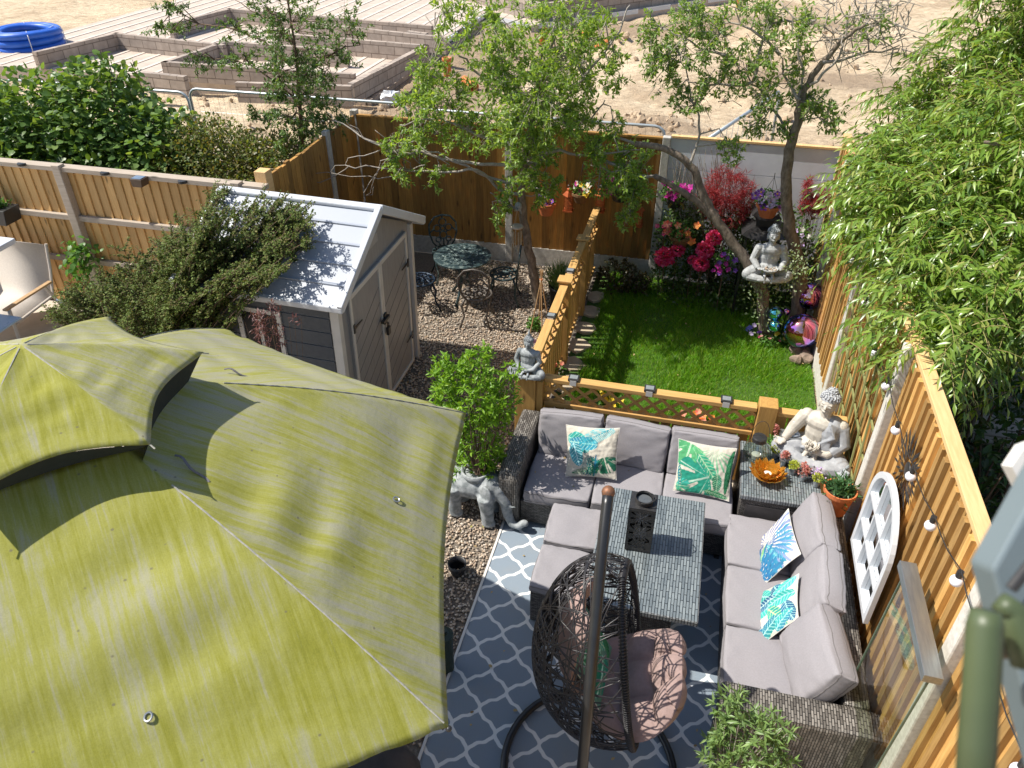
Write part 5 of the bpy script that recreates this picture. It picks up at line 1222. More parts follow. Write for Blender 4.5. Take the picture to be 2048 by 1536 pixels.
for _ in range(36):
    x, y = 1290+rng.random()*330, rng.random()*250; p = WV(x, y, v-.1+.2*rng.random()); q = p+Vector(rng.normal(0, .15, 3)); m.tube([p, p.lerp(q, .5)+Vector(rng.normal(0, .05, 3)), q], [.005, .004, .002], 4, cap=False)
cl = [(1370, 110, 75, 55, 46), (1340, 170, 45, 40, 22), (1430, 70, 70, 50, 40), (1480, 130, 60, 45, 34), (1430, 170, 60, 35, 26), (1540, 90, 60, 50, 34), (1620, 60, 60, 45, 26), (1540, 190, 60, 40, 30), (1610, 200, 40, 35, 26), (1660, 230, 40, 35, 20), (1390, 30, 70, 30, 30), (1520, 20, 80, 30, 30), (1600, 130, 40, 30, 14), (1730, 60, 60, 40, 18),
      (1470, 295, 35, 25, 20), (1510, 250, 30, 25, 14), (1560, 260, 30, 20, 10), (1380, 200, 50, 30, 18), (1310, 60, 40, 40, 22), (1300, 120, 30, 30, 12)]
vf = tree_clusters(m, src, px_clusters(cl, v), .0055, .056, 4, 'oval', .38, .2, spread=.9, density=1.05)
m.build('branches', m_bark_pale, ft, smooth=True); leafobj('foliage', vf, L_greytree, ft)

DEPTH = 1.0
# ---- big tree with long narrow leaflets, right
bt = thing('narrow_leaf_tree', 'large bright green tree of long narrow leaflets hanging over the golden fence, right', 'tree', (3.0, 7.2, 0))
m = MB(); tk = limb(m, [(3.0, 7.2, 0), (2.95, 7.1, 1.0), (2.8, 6.9, 2.0), (2.7, 6.8, 3.0)], .11, .05, 10, .01); src = list(tk[5:])
for e in ((2.2, 5.9, 2.3), (2.0, 7.1, 2.6), (2.5, 8.2, 3.3), (2.9, 8.3, 4.4), (3.0, 5.9, 2.8), (3.3, 7.4, 3.8), (2.0, 6.3, 3.2)): src += limb(m, [(2.75, 6.9, 2.2), ((2.75+e[0])/2, (6.9+e[1])/2, (2.3+e[2])/2+.2), e], .035, .012, 6, .02)
m.build('trunk', m_bark, bt, smooth=True)
def fronds(cl, per, rng_, minlen=.26, maxlen=.46, pairs=8, leaf=.10, w=.17, droop=.5):
    P = []; D = []; S = []; m2 = MB()
    for c, r, n in cl:
        c = np.array(c); q = in_ell(c, r, n, .62)
        for p in q:
            o = (p-c)/np.array(r); o = o/np.linalg.norm(o); d = o*.75+rng.normal(0, .45, 3)+np.array([-.12, -.12, .05]); d /= np.linalg.norm(d)
            L_ = rng.uniform(minlen, maxlen); s = np.cross(d, [0, 0, 1]); s /= max(np.linalg.norm(s), .01)
            pts = [p+d*L_*t+np.array([0, 0, -droop*L_*t*t]) for t in (0, .25, .5, .75, 1)]
            m2.tube(pts, [.0035, .003, .0025, .002, .0012], 3, cap=False)
            for k in range(pairs):
                t = .12+.86*k/pairs; a = p+d*L_*t+np.array([0, 0, -droop*L_*t*t]); f = d+np.array([0, 0, -2*droop*t])
                for sg in (-1, 1): P.append(a); D.append(f*.55+s*sg*.8+np.array([0, 0, -.30])+rng.normal(0, .14, 3)); S.append(leaf*(1-.45*abs(2*t-1.05))*rng.uniform(.8, 1.2))
            P.append(pts[-1]); D.append(d+np.array([0, 0, -.8])); S.append(leaf*.9)
    return leaf_arrays(np.array(P), np.array(D), np.array(S), w, 'lance', roll=.35), m2
def wzp(x, y, u): return tuple(WU(x, y, u))
cl = [((2.05, 5.75, 2.25), (.42, .50, .38), 190), ((2.1, 6.4, 2.55), (.55, .55, .5), 300), ((1.95, 7.2, 2.55), (.42, .55, .5), 270), ((2.25, 7.9, 2.75), (.55, .5, .5), 230), ((2.6, 6.9, 3.1), (.6, .7, .45), 280), ((2.6, 5.9, 2.5), (.5, .6, .45), 230), ((2.85, 5.6, 2.0), (.5, .4, .4), 30),
      ((2.55, 8.3, 3.4), (.5, .5, .5), 200), ((2.75, 8.4, 4.1), (.5, .45, .55), 200), ((3.0, 7.8, 4.5), (.5, .5, .5), 120), ((2.4, 7.2, 2.1), (.5, .6, .5), 130), ((2.3, 5.7, 1.9), (.3, .35, .3), 35), ((3.1, 6.8, 2.8), (.5, .7, .6), 120), ((1.74, 5.6, 2.15), (.24, .34, .22), 60), ((1.66, 6.9, 2.42), (.26, .6, .34), 130), ((1.70, 7.9, 2.35), (.25, .5, .34), 110),
      ((3.0, 6.2, 3.2), (.4, .5, .4), 90), ((1.62, 7.4, 2.05), (.18, .45, .25), 50), ((1.7, 6.2, 2.2), (.2, .35, .25), 50), ((1.95, 8.3, 3.0), (.35, .4, .35), 80), ((1.80, 5.15, 2.22), (.22, .30, .20), 60)]
cl = [(c, r, int(n*.95)) for c, r, n in cl]
vf, m2 = fronds(cl, 0, rng, leaf=.115, w=.245, pairs=7, droop=.38)
m2.build('leaf_stalks', M('green_brown_stalk', (.22, .22, .07), (.25, .16, .06), .6), bt)
pin = np.vstack([in_ell(c, np.array(r)*.8, int(n*9), .1) for c, r, n in cl]); leafobj('foliage', join([vf, leaf_arrays(pin, unit(len(pin))+[0, 0, -.5], rng.uniform(.07, .12, len(pin)), .25, 'lance')]), L_ash, bt)
# undergrowth beyond the fence
ub = thing('dark_bush', 'dark bush in the shade below the narrow-leaved tree beyond the golden fence', 'bush', (3.1, 6.2, 0))
p = in_ell((3.0, 6.3, .7), (1.0, 1.6, .8), 5200, .5); leafobj('foliage', leaf_arrays(p, unit(len(p)), rng.uniform(.06, .12, len(p)), .4, 'oval'), leafmat('deep_green_leaves', [(.03, .07, .015), (.05, .11, .02), (.02, .045, .012)], .4, .2), ub)
m = MB()
for _ in range(20): b = Vector((3.0+rng.normal(0, .3), 6.3+rng.normal(0, .5), 0)); m.tube([b, b+Vector(rng.normal(0, .3, 3))+Vector((0, 0, 1.1))], [.015, .006], 5)
m.build('stems', m_twig, ub)

# ---- sprawling small-leaved shrub over the shed
ct = thing('cotoneaster', 'sprawling dark shrub of tiny leaves arching from the fence over the shed roof', 'shrub', (-5.3, 5.9, 0))
P = []; D = []; m = MB()
roots = [Vector((-5.5, 5.5, 0)), Vector((-5.1, 5.6, 0)), Vector((-4.9, 5.0, 0))]
def spray_to(t, n=1):
    b = roots[rng.integers(0, 3)]; t = Vector(t); mid = b.lerp(t, .55)+Vector((rng.normal(0, .1), rng.normal(0, .1), .35+.1*rng.random()))
    pts = []
    for i in range(13): q = i/12; pts.append(b*(1-q)**2+mid*2*q*(1-q)+t*q*q)
    m.tube(pts, [.007-.0004*i for i in range(13)], 4, cap=False)
    for i in range(5, 13):
        a = pts[i]; f = (pts[min(12, i+1)]-pts[i-1]).normalized(); s = f.cross(Vector((0, 0, 1))).normalized()
        for sg in (-1, 1):
            for _ in range(3):
                L_ = rng.uniform(.12, .30)*(1.15-i/22); d = (f*.8+s*sg*rng.uniform(.5, 1)+Vector((0, 0, rng.normal(.05, .22)))).normalized(); e = a+d*L_+Vector((0, 0, -.25*L_*L_*4*.3)); m.tube([a, e], [.003, .0015], 3, cap=False)
                k = 15
                for j in range(k):
                    t_ = (j+.5)/k; P.append(a.lerp(e, t_)+Vector(rng.normal(0, .006, 3))); D.append(d*.4+s*(1 if j % 2 else -1)*.7+Vector(rng.normal(0, .35, 3)))
for x, y, vv, sx, sy, n in ((590, 450, 5.75, 25, 30, 20), (605, 485, 5.6, 14, 25, 8), (555, 425, 5.9, 32, 22, 20), (500, 430, 5.9, 50, 30, 24), (440, 415, 6.2, 35, 28, 14), (540, 500, 5.5, 45, 30, 26), (460, 490, 5.5, 60, 38, 30), (380, 480, 5.7, 50, 35, 18), (480, 550, 5.0, 55, 22, 20), (400, 530, 5.3, 40, 35, 26), (370, 570, 5.2, 40, 25, 16), (420, 470, 5.4, 35, 35, 24), (350, 500, 5.6, 30, 30, 12), (545, 550, 5.15, 25, 12, 8), (360, 550, 5.4, 60, 30, 20), (270, 540, 5.9, 45, 28, 14), (220, 570, 5.7, 40, 30, 12), (160, 600, 5.6, 45, 20, 12), (120, 622, 5.6, 22, 12, 6), (260, 610, 5.3, 60, 22, 15), (350, 610, 5.0, 50, 22, 14), (440, 395, 6.1, 15, 18, 6), (330, 500, 6.2, 20, 26, 5)):
    for _ in range(int(n*.9)): spray_to(WV(x+rng.normal(0, .5)*sx, y+rng.normal(0, .5)*sy, vv+rng.normal(0, .12)))
m.build('branches', m_twig, ct); P = np.array([tuple(p) for p in P]); D = np.array([tuple(d) for d in D])
leafobj('foliage', leaf_arrays(P, D, rng.uniform(.016, .032, len(P)), .62, 'lance'), L_coton, ct)

def bush(name, label, cat, loc, ells, mat, leaf, n, per=6, width=.36, kind='oval', stems=12, twig=m_twig, shell=.35, spread=.8, group=None, up=.35):
    t = thing(name, label, cat, loc, group=group); m = MB(); PP = []; DD = []
    for c, r in ells:
        k = max(3, int(n*r[0]*r[2]/sum(q[1][0]*q[1][2] for q in ells))); p = in_ell(c, r, k, shell); PP.append(p); DD.append((p-np.array(c))/np.array(r)*.7+np.array([0, 0, up]))
        for _ in range(max(3, stems//len(ells))):
            e = Vector(in_ell(c, r, 1, .8)[0]); b = Vector(loc)+Vector((rng.normal(0, .02), rng.normal(0, .02), 0)); m.tube([b, b.lerp(e, .5)+Vector(rng.normal(0, .03, 3))*max(r)*2, e], [.010*max(r)*2+.002, .006*max(r)*2+.001, .002], 4, cap=False)
    m.build('stems', twig, t); leafobj('foliage', rosettes(np.vstack(PP), np.vstack(DD), per, leaf, width, kind, spread, leaf*.6), mat, t); return t
# lime bush growing out of the elephant
cl = [(940, 790, 75, 70), (900, 745, 45, 35), (955, 710, 32, 25), (1000, 800, 45, 50), (960, 880, 65, 55), (940, 940, 50, 35), (985, 930, 40, 35), (885, 800, 35, 45), (1020, 740, 22, 18)]
ee = [(tuple(WV(x, y, 4.95)), pxr((x, y), rx, ry, 4.95)) for x, y, rx, ry in cl]
bush('lime_shrub', 'bright lime green shrub growing out of the stone elephant planter', 'shrub', (-1.50, 4.82, .5), ee, L_lime, .062, 620, 8, .30, 'oval', 40, spread=.75)
# bronze maple beside the shed window
ee = [(tuple(WV(x, y, 4.75)), pxr((x, y), rx, ry, 4.75)) for x, y, rx, ry in ((535, 640, 38, 28), (548, 615, 15, 20), (592, 637, 14, 14), (540, 680, 40, 25), (510, 645, 20, 16))]
bush('bronze_maple', 'small bronze-leaved maple in front of the dark shed window', 'tree', (-3.2, 4.75, 0), ee, L_purple, .05, 90, 7, .20, 'lance', 18, spread=1.0)
# scarlet maples before the white wall
for i, (blobs, lab) in enumerate((([(1455, 375, 48, 38), (1455, 425, 45, 30), (1420, 400, 25, 25), (1490, 400, 22, 35)], 'scarlet thread-leaved maple in front of the white wall left of the forked tree'),
                                  ([(1645, 400, 24, 22), (1620, 410, 20, 20), (1615, 375, 8, 22)], 'scarlet thread-leaved maple in the corner right of the forked tree'))):
    ee = [(tuple(WV(x, y, 9.55)), pxr((x, y), rx, ry, 9.55)) for x, y, rx, ry in blobs]; c = ee[0][0]
    bush('red_maple', lab, 'tree', (c[0], 9.55, 0), ee, L_red, .085, 620 if i == 0 else 260, 10, .075, 'lance', 26, spread=.9, group='scarlet maples', up=-.1)
# olive tree in a pot
bush('olive_tree', 'small round olive tree in a terracotta pot beside the sofa arm', 'tree', (.68, 2.62, .28), [((.74, 2.70, .76), (.25, .22, .20)), ((.62, 2.76, .92), (.13, .14, .12)), ((.84, 2.72, .90), (.14, .14, .10)), ((.60, 2.62, .68), (.15, .12, .12)), ((.90, 2.58, .72), (.13, .12, .12))], L_olive, .068, 170, 9, .24, 'lance', 40, m_bark_pale, spread=.7)
# dark shrub, grasses and others
bush('dark_shrub', 'dark bronze shrub in shade at the far end of the slatted fence', 'shrub', (-.85, 9.45, 0), [((-.85, 9.4, .2), (.33, .3, .25)), ((-.6, 9.4, .12), (.25, .25, .16))], L_dark, .05, 240, 7, .5, stems=14)
pt = thing('plant_pot', 'dark pot of fine grassy lavender between the leaning tree and the slatted fence', 'plant pot', (-1.52, 8.75, 0))
MB().lathe([(.12, 0), (.16, .28), (.17, .28), (.17, .31), (.15, .31), (.14, .26)], 20, (-1.52, 8.75, 0)).build('pot', m_black, pt, smooth=True)
MB().lathe([(.145, .27), (.001, .285)], 20, (-1.52, 8.75, 0), cap=False).build('soil', m_soil, pt)
p = np.tile(np.array([[-1.52, 8.75, .28]]), (420, 1))+rng.normal(0, .05, (420, 3))*[1, 1, .2]; d = unit(420)*.6+[0, 0, .9]
leafobj('foliage', join([leaf_arrays(p, d, rng.uniform(.2, .42, 420), .035, 'blade', roll=1), leaf_arrays(p+d*.18, d+unit(420)*.5, rng.uniform(.06, .12, 420), .1, 'blade', roll=1)]), leafmat('fine_grey_green', [(.13, .22, .08), (.20, .30, .12), (.09, .16, .05)], .5, .3), pt)
# leafy cover in the far bed, and climbers
fb = thing('bed_foliage', 'mass of dark green bedding foliage below the white wall', 'plants', (.4, 9.4, 0)); fb['kind'] = 'stuff'
p = np.vstack([in_ell((x, y, z), (rx, .28, rz), n, .3) for x, y, z, rx, rz, n in ((-.1, 9.6, .55, .4, .65, 1700), (.55, 9.6, .55, .5, .65, 1900), (.0, 9.7, .9, .45, .45, 700), (.8, 9.65, .95, .4, .4, 700), (1.25, 9.45, .7, .35, .75, 900), (1.45, 9.2, .5, .16, .6, 500), (.2, 9.25, .15, .8, .2, 500), (1.0, 9.2, .2, .5, .3, 500))])
leafobj('foliage', leaf_arrays(p, unit(len(p))+[0, -.3, .2], rng.uniform(.03, .07, len(p)), .6, 'oval'), L_bramble if 0 else leafmat('bed_green', [(.05, .10, .025), (.09, .16, .04), (.035, .06, .02), (.13, .18, .06)], .45, .3), fb)
def climber(name, label, pts, mat, leaf, n, spread, width=.5):
    t = thing(name, label, 'climber', pts[0]); m = MB(); q = limb(m, pts, .008, .003, 5, .01); m.build('stem', m_twig, t)
    q = np.array([tuple(x) for x in q]); k = rng.integers(0, len(q), n); p = q[k]+rng.normal(0, spread, (n, 3)); leafobj('foliage', leaf_arrays(p, unit(n)+[0, -.3, .1], rng.uniform(.6, 1.2, n)*leaf, width, 'oval'), mat, t)
L_var = leafmat('pale_variegated_leaves', [(.20, .30, .12), (.38, .44, .28), (.12, .20, .07)], .45, .3)
climber('ivy', 'pale small-leaved climber growing round the fork below the tree buddha', [(1.05, 8.5, .0), WV(1520, 570, 8.48), WV(1560, 560, 8.48), WV(1590, 520, 8.5), WV(1600, 560, 8.45)], L_var, .04, 800, .085)
climber('ivy', 'thin climber running up the golden fence behind the forked tree', [(1.5, 9.0, .0), (1.53, 8.9, .6), (1.52, 9.1, 1.2), (1.5, 9.2, 1.6)], L_var, .04, 220, .07)
climber('climbing_rose', 'bushy green climber around the grey post of the tan fence', [(-7.15, 7.1, .0), WV(165, 560, 7.0), WV(165, 520, 7.05), WV(155, 497, 7.1)], L_green, .075, 330, .085, .75)
tw = thing('bare_shrub', 'bare grey twiggy shrub in front of the white wall beside the brown fence', 'shrub', (-.1, 9.75, .0)); m = MB()
for _ in range(60):
    x = 1345+rng.random()*120; b = WV(x, 440, 9.75); t = WV(x+rng.normal(0, 22), 290+60*rng.random(), 9.75); m.tube([b, b.lerp(t, .5)+Vector(rng.normal(0, .03, 3)), t], [.005, .004, .002], 4, cap=False)
m.build('twigs', m_bark_pale, tw)

# ---- flowers
def flower(m, c, r, nrm, petals=5, cup=.2):
    d, s, u = frame(Vector(nrm)); c = Vector(c)
    for k in range(petals):
        a = 2*math.pi*k/petals+r*50; p = s*math.cos(a)+u*math.sin(a); q = s*math.cos(a+.55)+u*math.sin(a+.55); w = s*math.cos(a-.55)+u*math.sin(a-.55)
        m.add([c, c+w*r*.72+d*r*cup, c+p*r+d*r*cup*.9, c+q*r*.72+d*r*cup], [(0, 1, 2, 3)])
def blooms(spots, r, mat, parent, name='flower', per=5, nrm=(-.2, -.75, .6), centre=None):
    for i, c in enumerate(spots):
        m = MB(); n_ = Vector(nrm)+Vector(rng.normal(0, .25, 3)); flower(m, c, r*rng.uniform(.85, 1.15), n_, per); o = m.build(name, mat, parent)
        if centre: MB().ell(Vector(c)+n_.normalized()*r*.12, r*.22, n=6, m=4).build('flower_centre', centre, o)
def basket(label, c, potr, poth, potmat, flo, fr, leafn=150, leafr=.13, hang=True, leafmat_=None):
    c = Vector(c); t = thing('flower_basket', label, 'flower basket', c); 
    m = MB(); m.lathe([(potr*.6, -poth), (potr*.95, -.03), (potr*1.03, -.03), (potr*1.03, 0), (potr*.9, 0), (potr*.85, -.04)], 18, tuple(c)); m.build('pot', potmat, t, smooth=False)
    if hang:
        m = MB()
        for a in (.5, 2.6, 4.7): m.tube([c+Vector((potr*math.cos(a), potr*math.sin(a), 0)), c+Vector((0, 0, .32))], .0022, 4)
        m.tube([c+Vector((0, 0, .32)), c+Vector((0, .02, .36)), Vector((c.x, 9.87 if c.y > 9.3 else c.y, c.z+.37))], .004, 4); m.build('hanger', m_black, t)
    p = in_ell(c+Vector((0, 0, .05)), (leafr, leafr*.8, leafr*.7), leafn, .3); leafobj('foliage', leaf_arrays(p, unit(leafn)+[0, 0, .3], rng.uniform(.03, .055, leafn), .6, 'oval'), leafmat_ or L_green, t)
    for mat, n in flo:
        q = [c+Vector((rng.uniform(-1, 1)*leafr*.95, -leafr*.6*rng.random()-.02, .03+leafr*rng.uniform(-.3, .85))) for _ in range(n)]; blooms(q, fr, mat, t, centre=F_yellow if mat in (F_purple, F_white) else None)
    return t
basket('terracotta hanging pot of purple and yellow pansies on the brown fence', WV(1093, 405, 9.72), .13, .17, m_terra, [(F_purple, 5), (F_yellow, 2)], .035)
basket('hanging basket of white and yellow pansies between two orange lanterns', WV(1162, 385, 9.72), .12, .13, M('coir_brown', (.20, .10, .04), (.12, .07, .03), .95), [(F_white, 8), (F_yellow, 5), (F_magenta, 2)], .035)
basket('dark hanging basket of magenta petunias half hidden by tree leaves', WV(1243, 375, 9.70), .17, .17, m_black, [(F_magenta, 10)], .055, 420, .23)
basket('hanging basket of magenta petunias in front of the concrete post', WV(1350, 395, 9.66), .13, .12, m_black, [(F_magenta, 14)], .055, 320, .20)
basket('coir basket of coral striped petunias below the magenta ones', WV(1362, 470, 9.45), .15, .14, bpy.data.materials['coir_brown'], [(F_coral, 7), (F_orange, 4)], .055, 330, .2, leafmat_=L_green)
basket('terracotta pot of lilac petunias hanging behind the forked tree', WV(1538, 408, 9.0), .14, .15, m_terra, [(F_lilac, 13), (F_purple, 6)], .05, 260, .19)
def pompom(c, r, mat, label, cat='flower', group=None):
    t = thing('peony', label, cat, c, group=group); p = in_ell(c, (r, r, r*.9), 190, .55); leafobj('petals', leaf_arrays(p, p-np.array(c)+unit(190)*r*.5, r*.55, .9, 'oval'), mat, t)
    m = MB(); m.tube([(c[0], c[1]+.05, 0), (c[0], c[1]+.02, c[2]-r*.5)], .006, 5); m.build('stem', m_twig, t)
for (x, y, v, r), s in (((1330, 514, 9.3, .105), 'large pink peony at the foot of the concrete post'), ((1356, 500, 9.35, .07), 'small pink peony right of the largest one'), ((1410, 500, 9.3, .09), 'deep pink peony against the forked tree trunk'), ((1402, 528, 9.25, .08), 'deep pink peony lowest beside the forked trunk'), ((1428, 476, 9.35, .08), 'pink peony highest, beside the forked trunk'), ((1385, 560-40, 9.3, .05), 'smallest dark pink peony in the shade of the bed')):
    pompom(tuple(WV(x, y, v)), r, F_pink, s, group='peonies')
def clump(name, label, cat, px, py, rad, mats, n, fr, leafn=140, h=.12, z=0):
    c = W(px, py, z); t = thing(name, label, cat, c); p = in_ell((c.x, c.y, z+h*.5), (rad, rad*.8, h*.6), leafn, .1); leafobj('foliage', leaf_arrays(p, unit(leafn)+[0, 0, .4], rng.uniform(.03, .06, leafn), .5, 'oval'), L_green, t)
    for i in range(n): blooms([Vector((c.x+rng.normal(0, rad*.45), c.y+rng.normal(0, rad*.4), z+h+.02*rng.normal()))], fr, mats[i % len(mats)], t, nrm=(0, -.5, .8), per=6)
clump('pansies', 'blue violet pansies at the foot of the forked tree, lawn side', 'flowers', 1505, 675, .10, [leafmat('blue_violet', [(.12, .12, .55), (.2, .2, .7)], .55, .35), F_lilac, F_purple], 9, .035)
clump('pansies', 'pale yellow pansy clump between the forked trunk and mirror balls', 'flowers', 1560, 690, .12, [F_yellow, F_white], 5, .03)
clump('bedding_plants', 'low pink and green bedding beside the pinkish rocks', 'flowers', 1530, 695, .12, [F_rose, F_pink], 5, .022)
clump('marigolds', 'yellow flowers just behind the lattice fence', 'flowers', 1217, 815, .17, [F_yellow], 11, .04, 160)
clump('dahlias', 'orange flowers just behind the lattice fence', 'flowers', 1392, 850, .13, [F_orange, F_coral], 9, .045, 150)
clump('geraniums', 'red and pink flowers behind the corner post and lattice end', 'flowers', 1110, 765, .11, [F_coral, F_pink, F_white], 9, .03, 130, .25)
clump('low_plant', 'small grey-green feathery plant near the canes', 'plant', 1068, 660, .10, [F_white], 0, .02, 260, .16)

for px, py, v_, r_, mats, s_ in ((1450, 520, 9.15, .16, [F_magenta, F_purple], 'magenta and violet flowers in the shaded bed right of the peonies'), (1600, 470, 9.3, .14, [F_lilac, F_white], 'pale lilac flowers behind the right trunk of the forked tree'), (1330, 455, 9.5, .10, [F_pink, F_coral], 'coral pink flowers beside the tall concrete post')):
    c = WV(px, py, v_); t = thing('bedding_flowers', s_, 'flowers', (c.x, v_, 0)); p = in_ell(c, (r_, r_*.8, r_), 160, .2); leafobj('foliage', leaf_arrays(p, unit(160)+[0, -.2, .3], rng.uniform(.03, .055, 160), .55, 'oval'), L_green, t)
    for i in range(12): blooms([Vector((c.x+rng.uniform(-1, 1)*r_, v_-r_*.8, c.z+rng.uniform(-.8, 1)*r_))], .04, mats[i % 2], t)
    MB().tube([(c.x, v_, 0), c], .008, 5).build('stem', m_twig, t)
# ================================================================== STATUES AND ORNAMENTS
def buddha(name, label, loc, h, rz, mat, pose='lap', robe=None, hairmat=None, curls=True, top='dome', sub=1.0):
    t = thing(name, label, 'statue', loc, (0, 0, rz)); T = MW[t] @ Matrix.Scale(h, 4)
    def B(): m = MB(); m.T = T; return m
    m = B()
    m.ell((0, .01, .40), (.185, .14, .23)); m.ell((0, .005, .53), (.215, .135, .12)); m.ell((0, .0, .20), (.23, .18, .15))
    for s in (-1, 1):
        m.ell((s*.195, .005, .555), (.075, .08, .075)); m.tube([(s*.09, .02, .14), (s*.22, -.06, .14), (s*.33, -.13, .12)], [.125, .12, .10], 12); m.ell((s*.345, -.145, .11), (.095, .09, .105)); m.tube([(s*.33, -.17, .075), (s*.2, -.235, .075), (-s*.04, -.27, .07)], [.075, .068, .05], 10)
        m.ell((-s*.12, -.285, .07), (.085, .04, .032)); m.tube([(s*.05, -.19, .19), (s*.075, -.285, .13), (s*.06, -.31, .03)], [.03, .026, .02], 8)
        m.tube([(0, .0, .60), (0, -.005, .72)], [.07, .058], 10)
    m.ell((0, -.015, .80), (.092, .100, .122)); m.ell((0, -.055, .755), (.062, .058, .055))
    m.tube([(0, -.108, .825), (0, -.130, .785)], [.012, .020], 6)                      # nose
    m.ell((0, -.108, .748), (.030, .014, .010)); m.ell((0, -.104, .735), (.022, .014, .009))
    for s in (-1, 1):
        m.ell((s*.038, -.100, .812), (.024, .012, .010)); m.ell((s*.038, -.098, .838), (.030, .012, .006)); m.ell((s*.096, .0, .785), (.014, .024, .05)); m.ell((s*.096, -.004, .735), (.011, .014, .022))
    def hand(c, d, up, sc=1.0, curl=.5):
        c = Vector(c); d, sd, u = frame(Vector(d), Vector(up)); m.ell(c, (.042*sc, .042*sc, .02*sc)) ; 
        for k, (o, L_) in enumerate(((-.030, .050), (-.010, .060), (.010, .057), (.029, .045))):
            b = c+d*.03*sc+sd*o*sc; m.tube([b, b+d*L_*.5*sc+u*.004, b+d*L_*sc*.95+u*L_*curl*sc], [.0105*sc, .0095*sc, .007*sc], 6)
        b = c+sd*.036*sc-d*.01; m.tube([b, b+sd*.03*sc+d*.02*sc+u*.01, b+sd*.03*sc+d*.045*sc+u*.015], [.012*sc, .010*sc, .008*sc], 6)
    if pose == 'lap':
        for s in (-1, 1): m.tube([(s*.205, .01, .55), (s*.265, -.03, .36), (s*.16, -.17, .235), (s*.05, -.205, .215)], [.068, .06, .045, .032], 10); hand((s*.03, -.215, .205+.015*s), (-s, -.1, 0), (0, 0, 1))
    elif pose == 'knee':                                                             # one open hand on the knee, one holding a flower
        m.tube([(-.205, .01, .55), (-.285, -.06, .37), (-.33, -.17, .245)], [.085, .07, .045], 12); hand((-.345, -.215, .235), (-.35, -.9, -.1), (0, 0, 1), 1.25, .35)
        m.tube([(.205, .01, .55), (.275, -.03, .35), (.16, -.17, .24), (.04, -.20, .25)], [.072, .066, .05, .034], 10); hand((.02, -.215, .262), (-1, -.1, .1), (0, 0, 1), 1.2, .5)
    elif pose == 'bowl':
        for s in (-1, 1): m.tube([(s*.205, .01, .55), (s*.27, -.04, .35), (s*.19, -.19, .25)], [.072, .07, .05], 10); hand((s*.17, -.22, .26), (-s*.8, -.4, 0), (0, 0, 1))
    o = m.build('body', mat, t); remesh(o, h/150, 1)
    if robe:
        m = B()
        for s in (-1, 1):
            m.tube([(s*.09, .02, .14), (s*.22, -.07, .138), (s*.33, -.15, .118)], [.142, .142, .122], 12); m.ell((s*.345, -.16, .115), (.122, .117, .112)); m.tube([(s*.34, -.17, .105), (s*.2, -.25, .10), (-s*.03, -.275, .095)], [.112, .098, .068], 10)
        m.ell((0, .01, .17), (.22, .18, .13)); m.ell((0, -.16, .05), (.37, .20, .05))
        for k in range(9): q = k/8; m.tube([(.10+.13*q, -.12+.09*q, .62-.05*q), (.16-.04*q+.03, -.15+.03*q, .48), (.02+.14*q, -.145-.01*q, .30), (-.12+.2*q, -.15, .20)], [.018, .022, .022, .02], 6)
        m.ell((.115, .0, .45), (.135, .148, .21)); m.ell((.20, .015, .53), (.085, .095, .095)); m.tube([(.21, .01, .54), (.28, -.03, .36), (.19, -.13, .26)], [.08, .085, .075], 10); m.ell((0, .06, .42), (.17, .09, .22))
        o = m.build('robe', robe, t); remesh(o, h/120, 1)
    m = B(); m.ell((0, .012, .862), (.103, .110, .085)); m.ell((0, .025, .945), (.052, .052, .045))
    if curls:
        for i in range(9):
            a = i/9*1.35; rr = math.cos(a); n = max(1, int(20*rr))
            for j in range(n):
                ph = 2*math.pi*j/n+i*.4; x = rr*math.cos(ph); y = rr*math.sin(ph)
                if y < -.55 and i < 3: continue
                m.ell((x*.104, .012+y*.112, .862+math.sin(a)*.088), .0125, n=6, m=4)
        for i in range(3):
            n = (12, 8, 1)[i]
            for j in range(n): ph = 2*math.pi*j/n; a = (.2, .75, 1.5)[i]; m.ell((.054*math.cos(a)*math.cos(ph), .025+.054*math.cos(a)*math.sin(ph), .945+.046*math.sin(a)), .0115, n=6, m=4)
    if top == 'flame': m.tube([(0, .025, .97), (0, .02, 1.03), (0, .03, 1.12)], [.035, .03, .006], 10)
    m.build('hair', hairmat or mat, t, smooth=True)
    return t, T
# the large one on the corner table
bg_, T = buddha('buddha_statue', 'large cream and grey seated buddha holding a lotus on the corner table', (1.31, 5.59, .61), .74, R(-24), m_cream_stone, 'knee', m_robe, M('dotted_grey_hair', (.50, .51, .52), (.22, .23, .25), .7, scale=70, lo=.45, hi=.55))
m = MB(); m.T = T                                       # lotus in the hand
for k, (r, z, n, ln_) in enumerate(((.035, .0, 8, .075), (.03, .012, 7, .06), (.018, .02, 5, .045))):
    for j in range(n):
        a = 2*math.pi*j/n+k*.4; c = Vector((.0+r*math.cos(a), -.23+r*math.sin(a), .285+z)); o = Vector((math.cos(a), math.sin(a), 0)); s = Vector((-o.y, o.x, 0)); m.add([c, c+o*ln_*.5+s*.025+Vector((0, 0, ln_*.45)), c+o*ln_*.62+Vector((0, 0, ln_)), c+o*ln_*.5-s*.025+Vector((0, 0, ln_*.45)), c+o*ln_*.62+Vector((0, 0, ln_*.4))], [(0, 4, 1), (0, 3, 4), (1, 4, 2), (4, 3, 2)])
o = m.build('lotus', m_cream_stone, bg_, smooth=True); sm = o.modifiers.new('th', 'SOLIDIFY'); sm.thickness = .004
o = buddha('buddha_statue', 'grey seated buddha with pointed crown sitting on the corner post', (-1.29, 5.80, .932), .42, R(-4), m_stone, 'lap', top='flame', hairmat=m_stone, curls=True)[0]
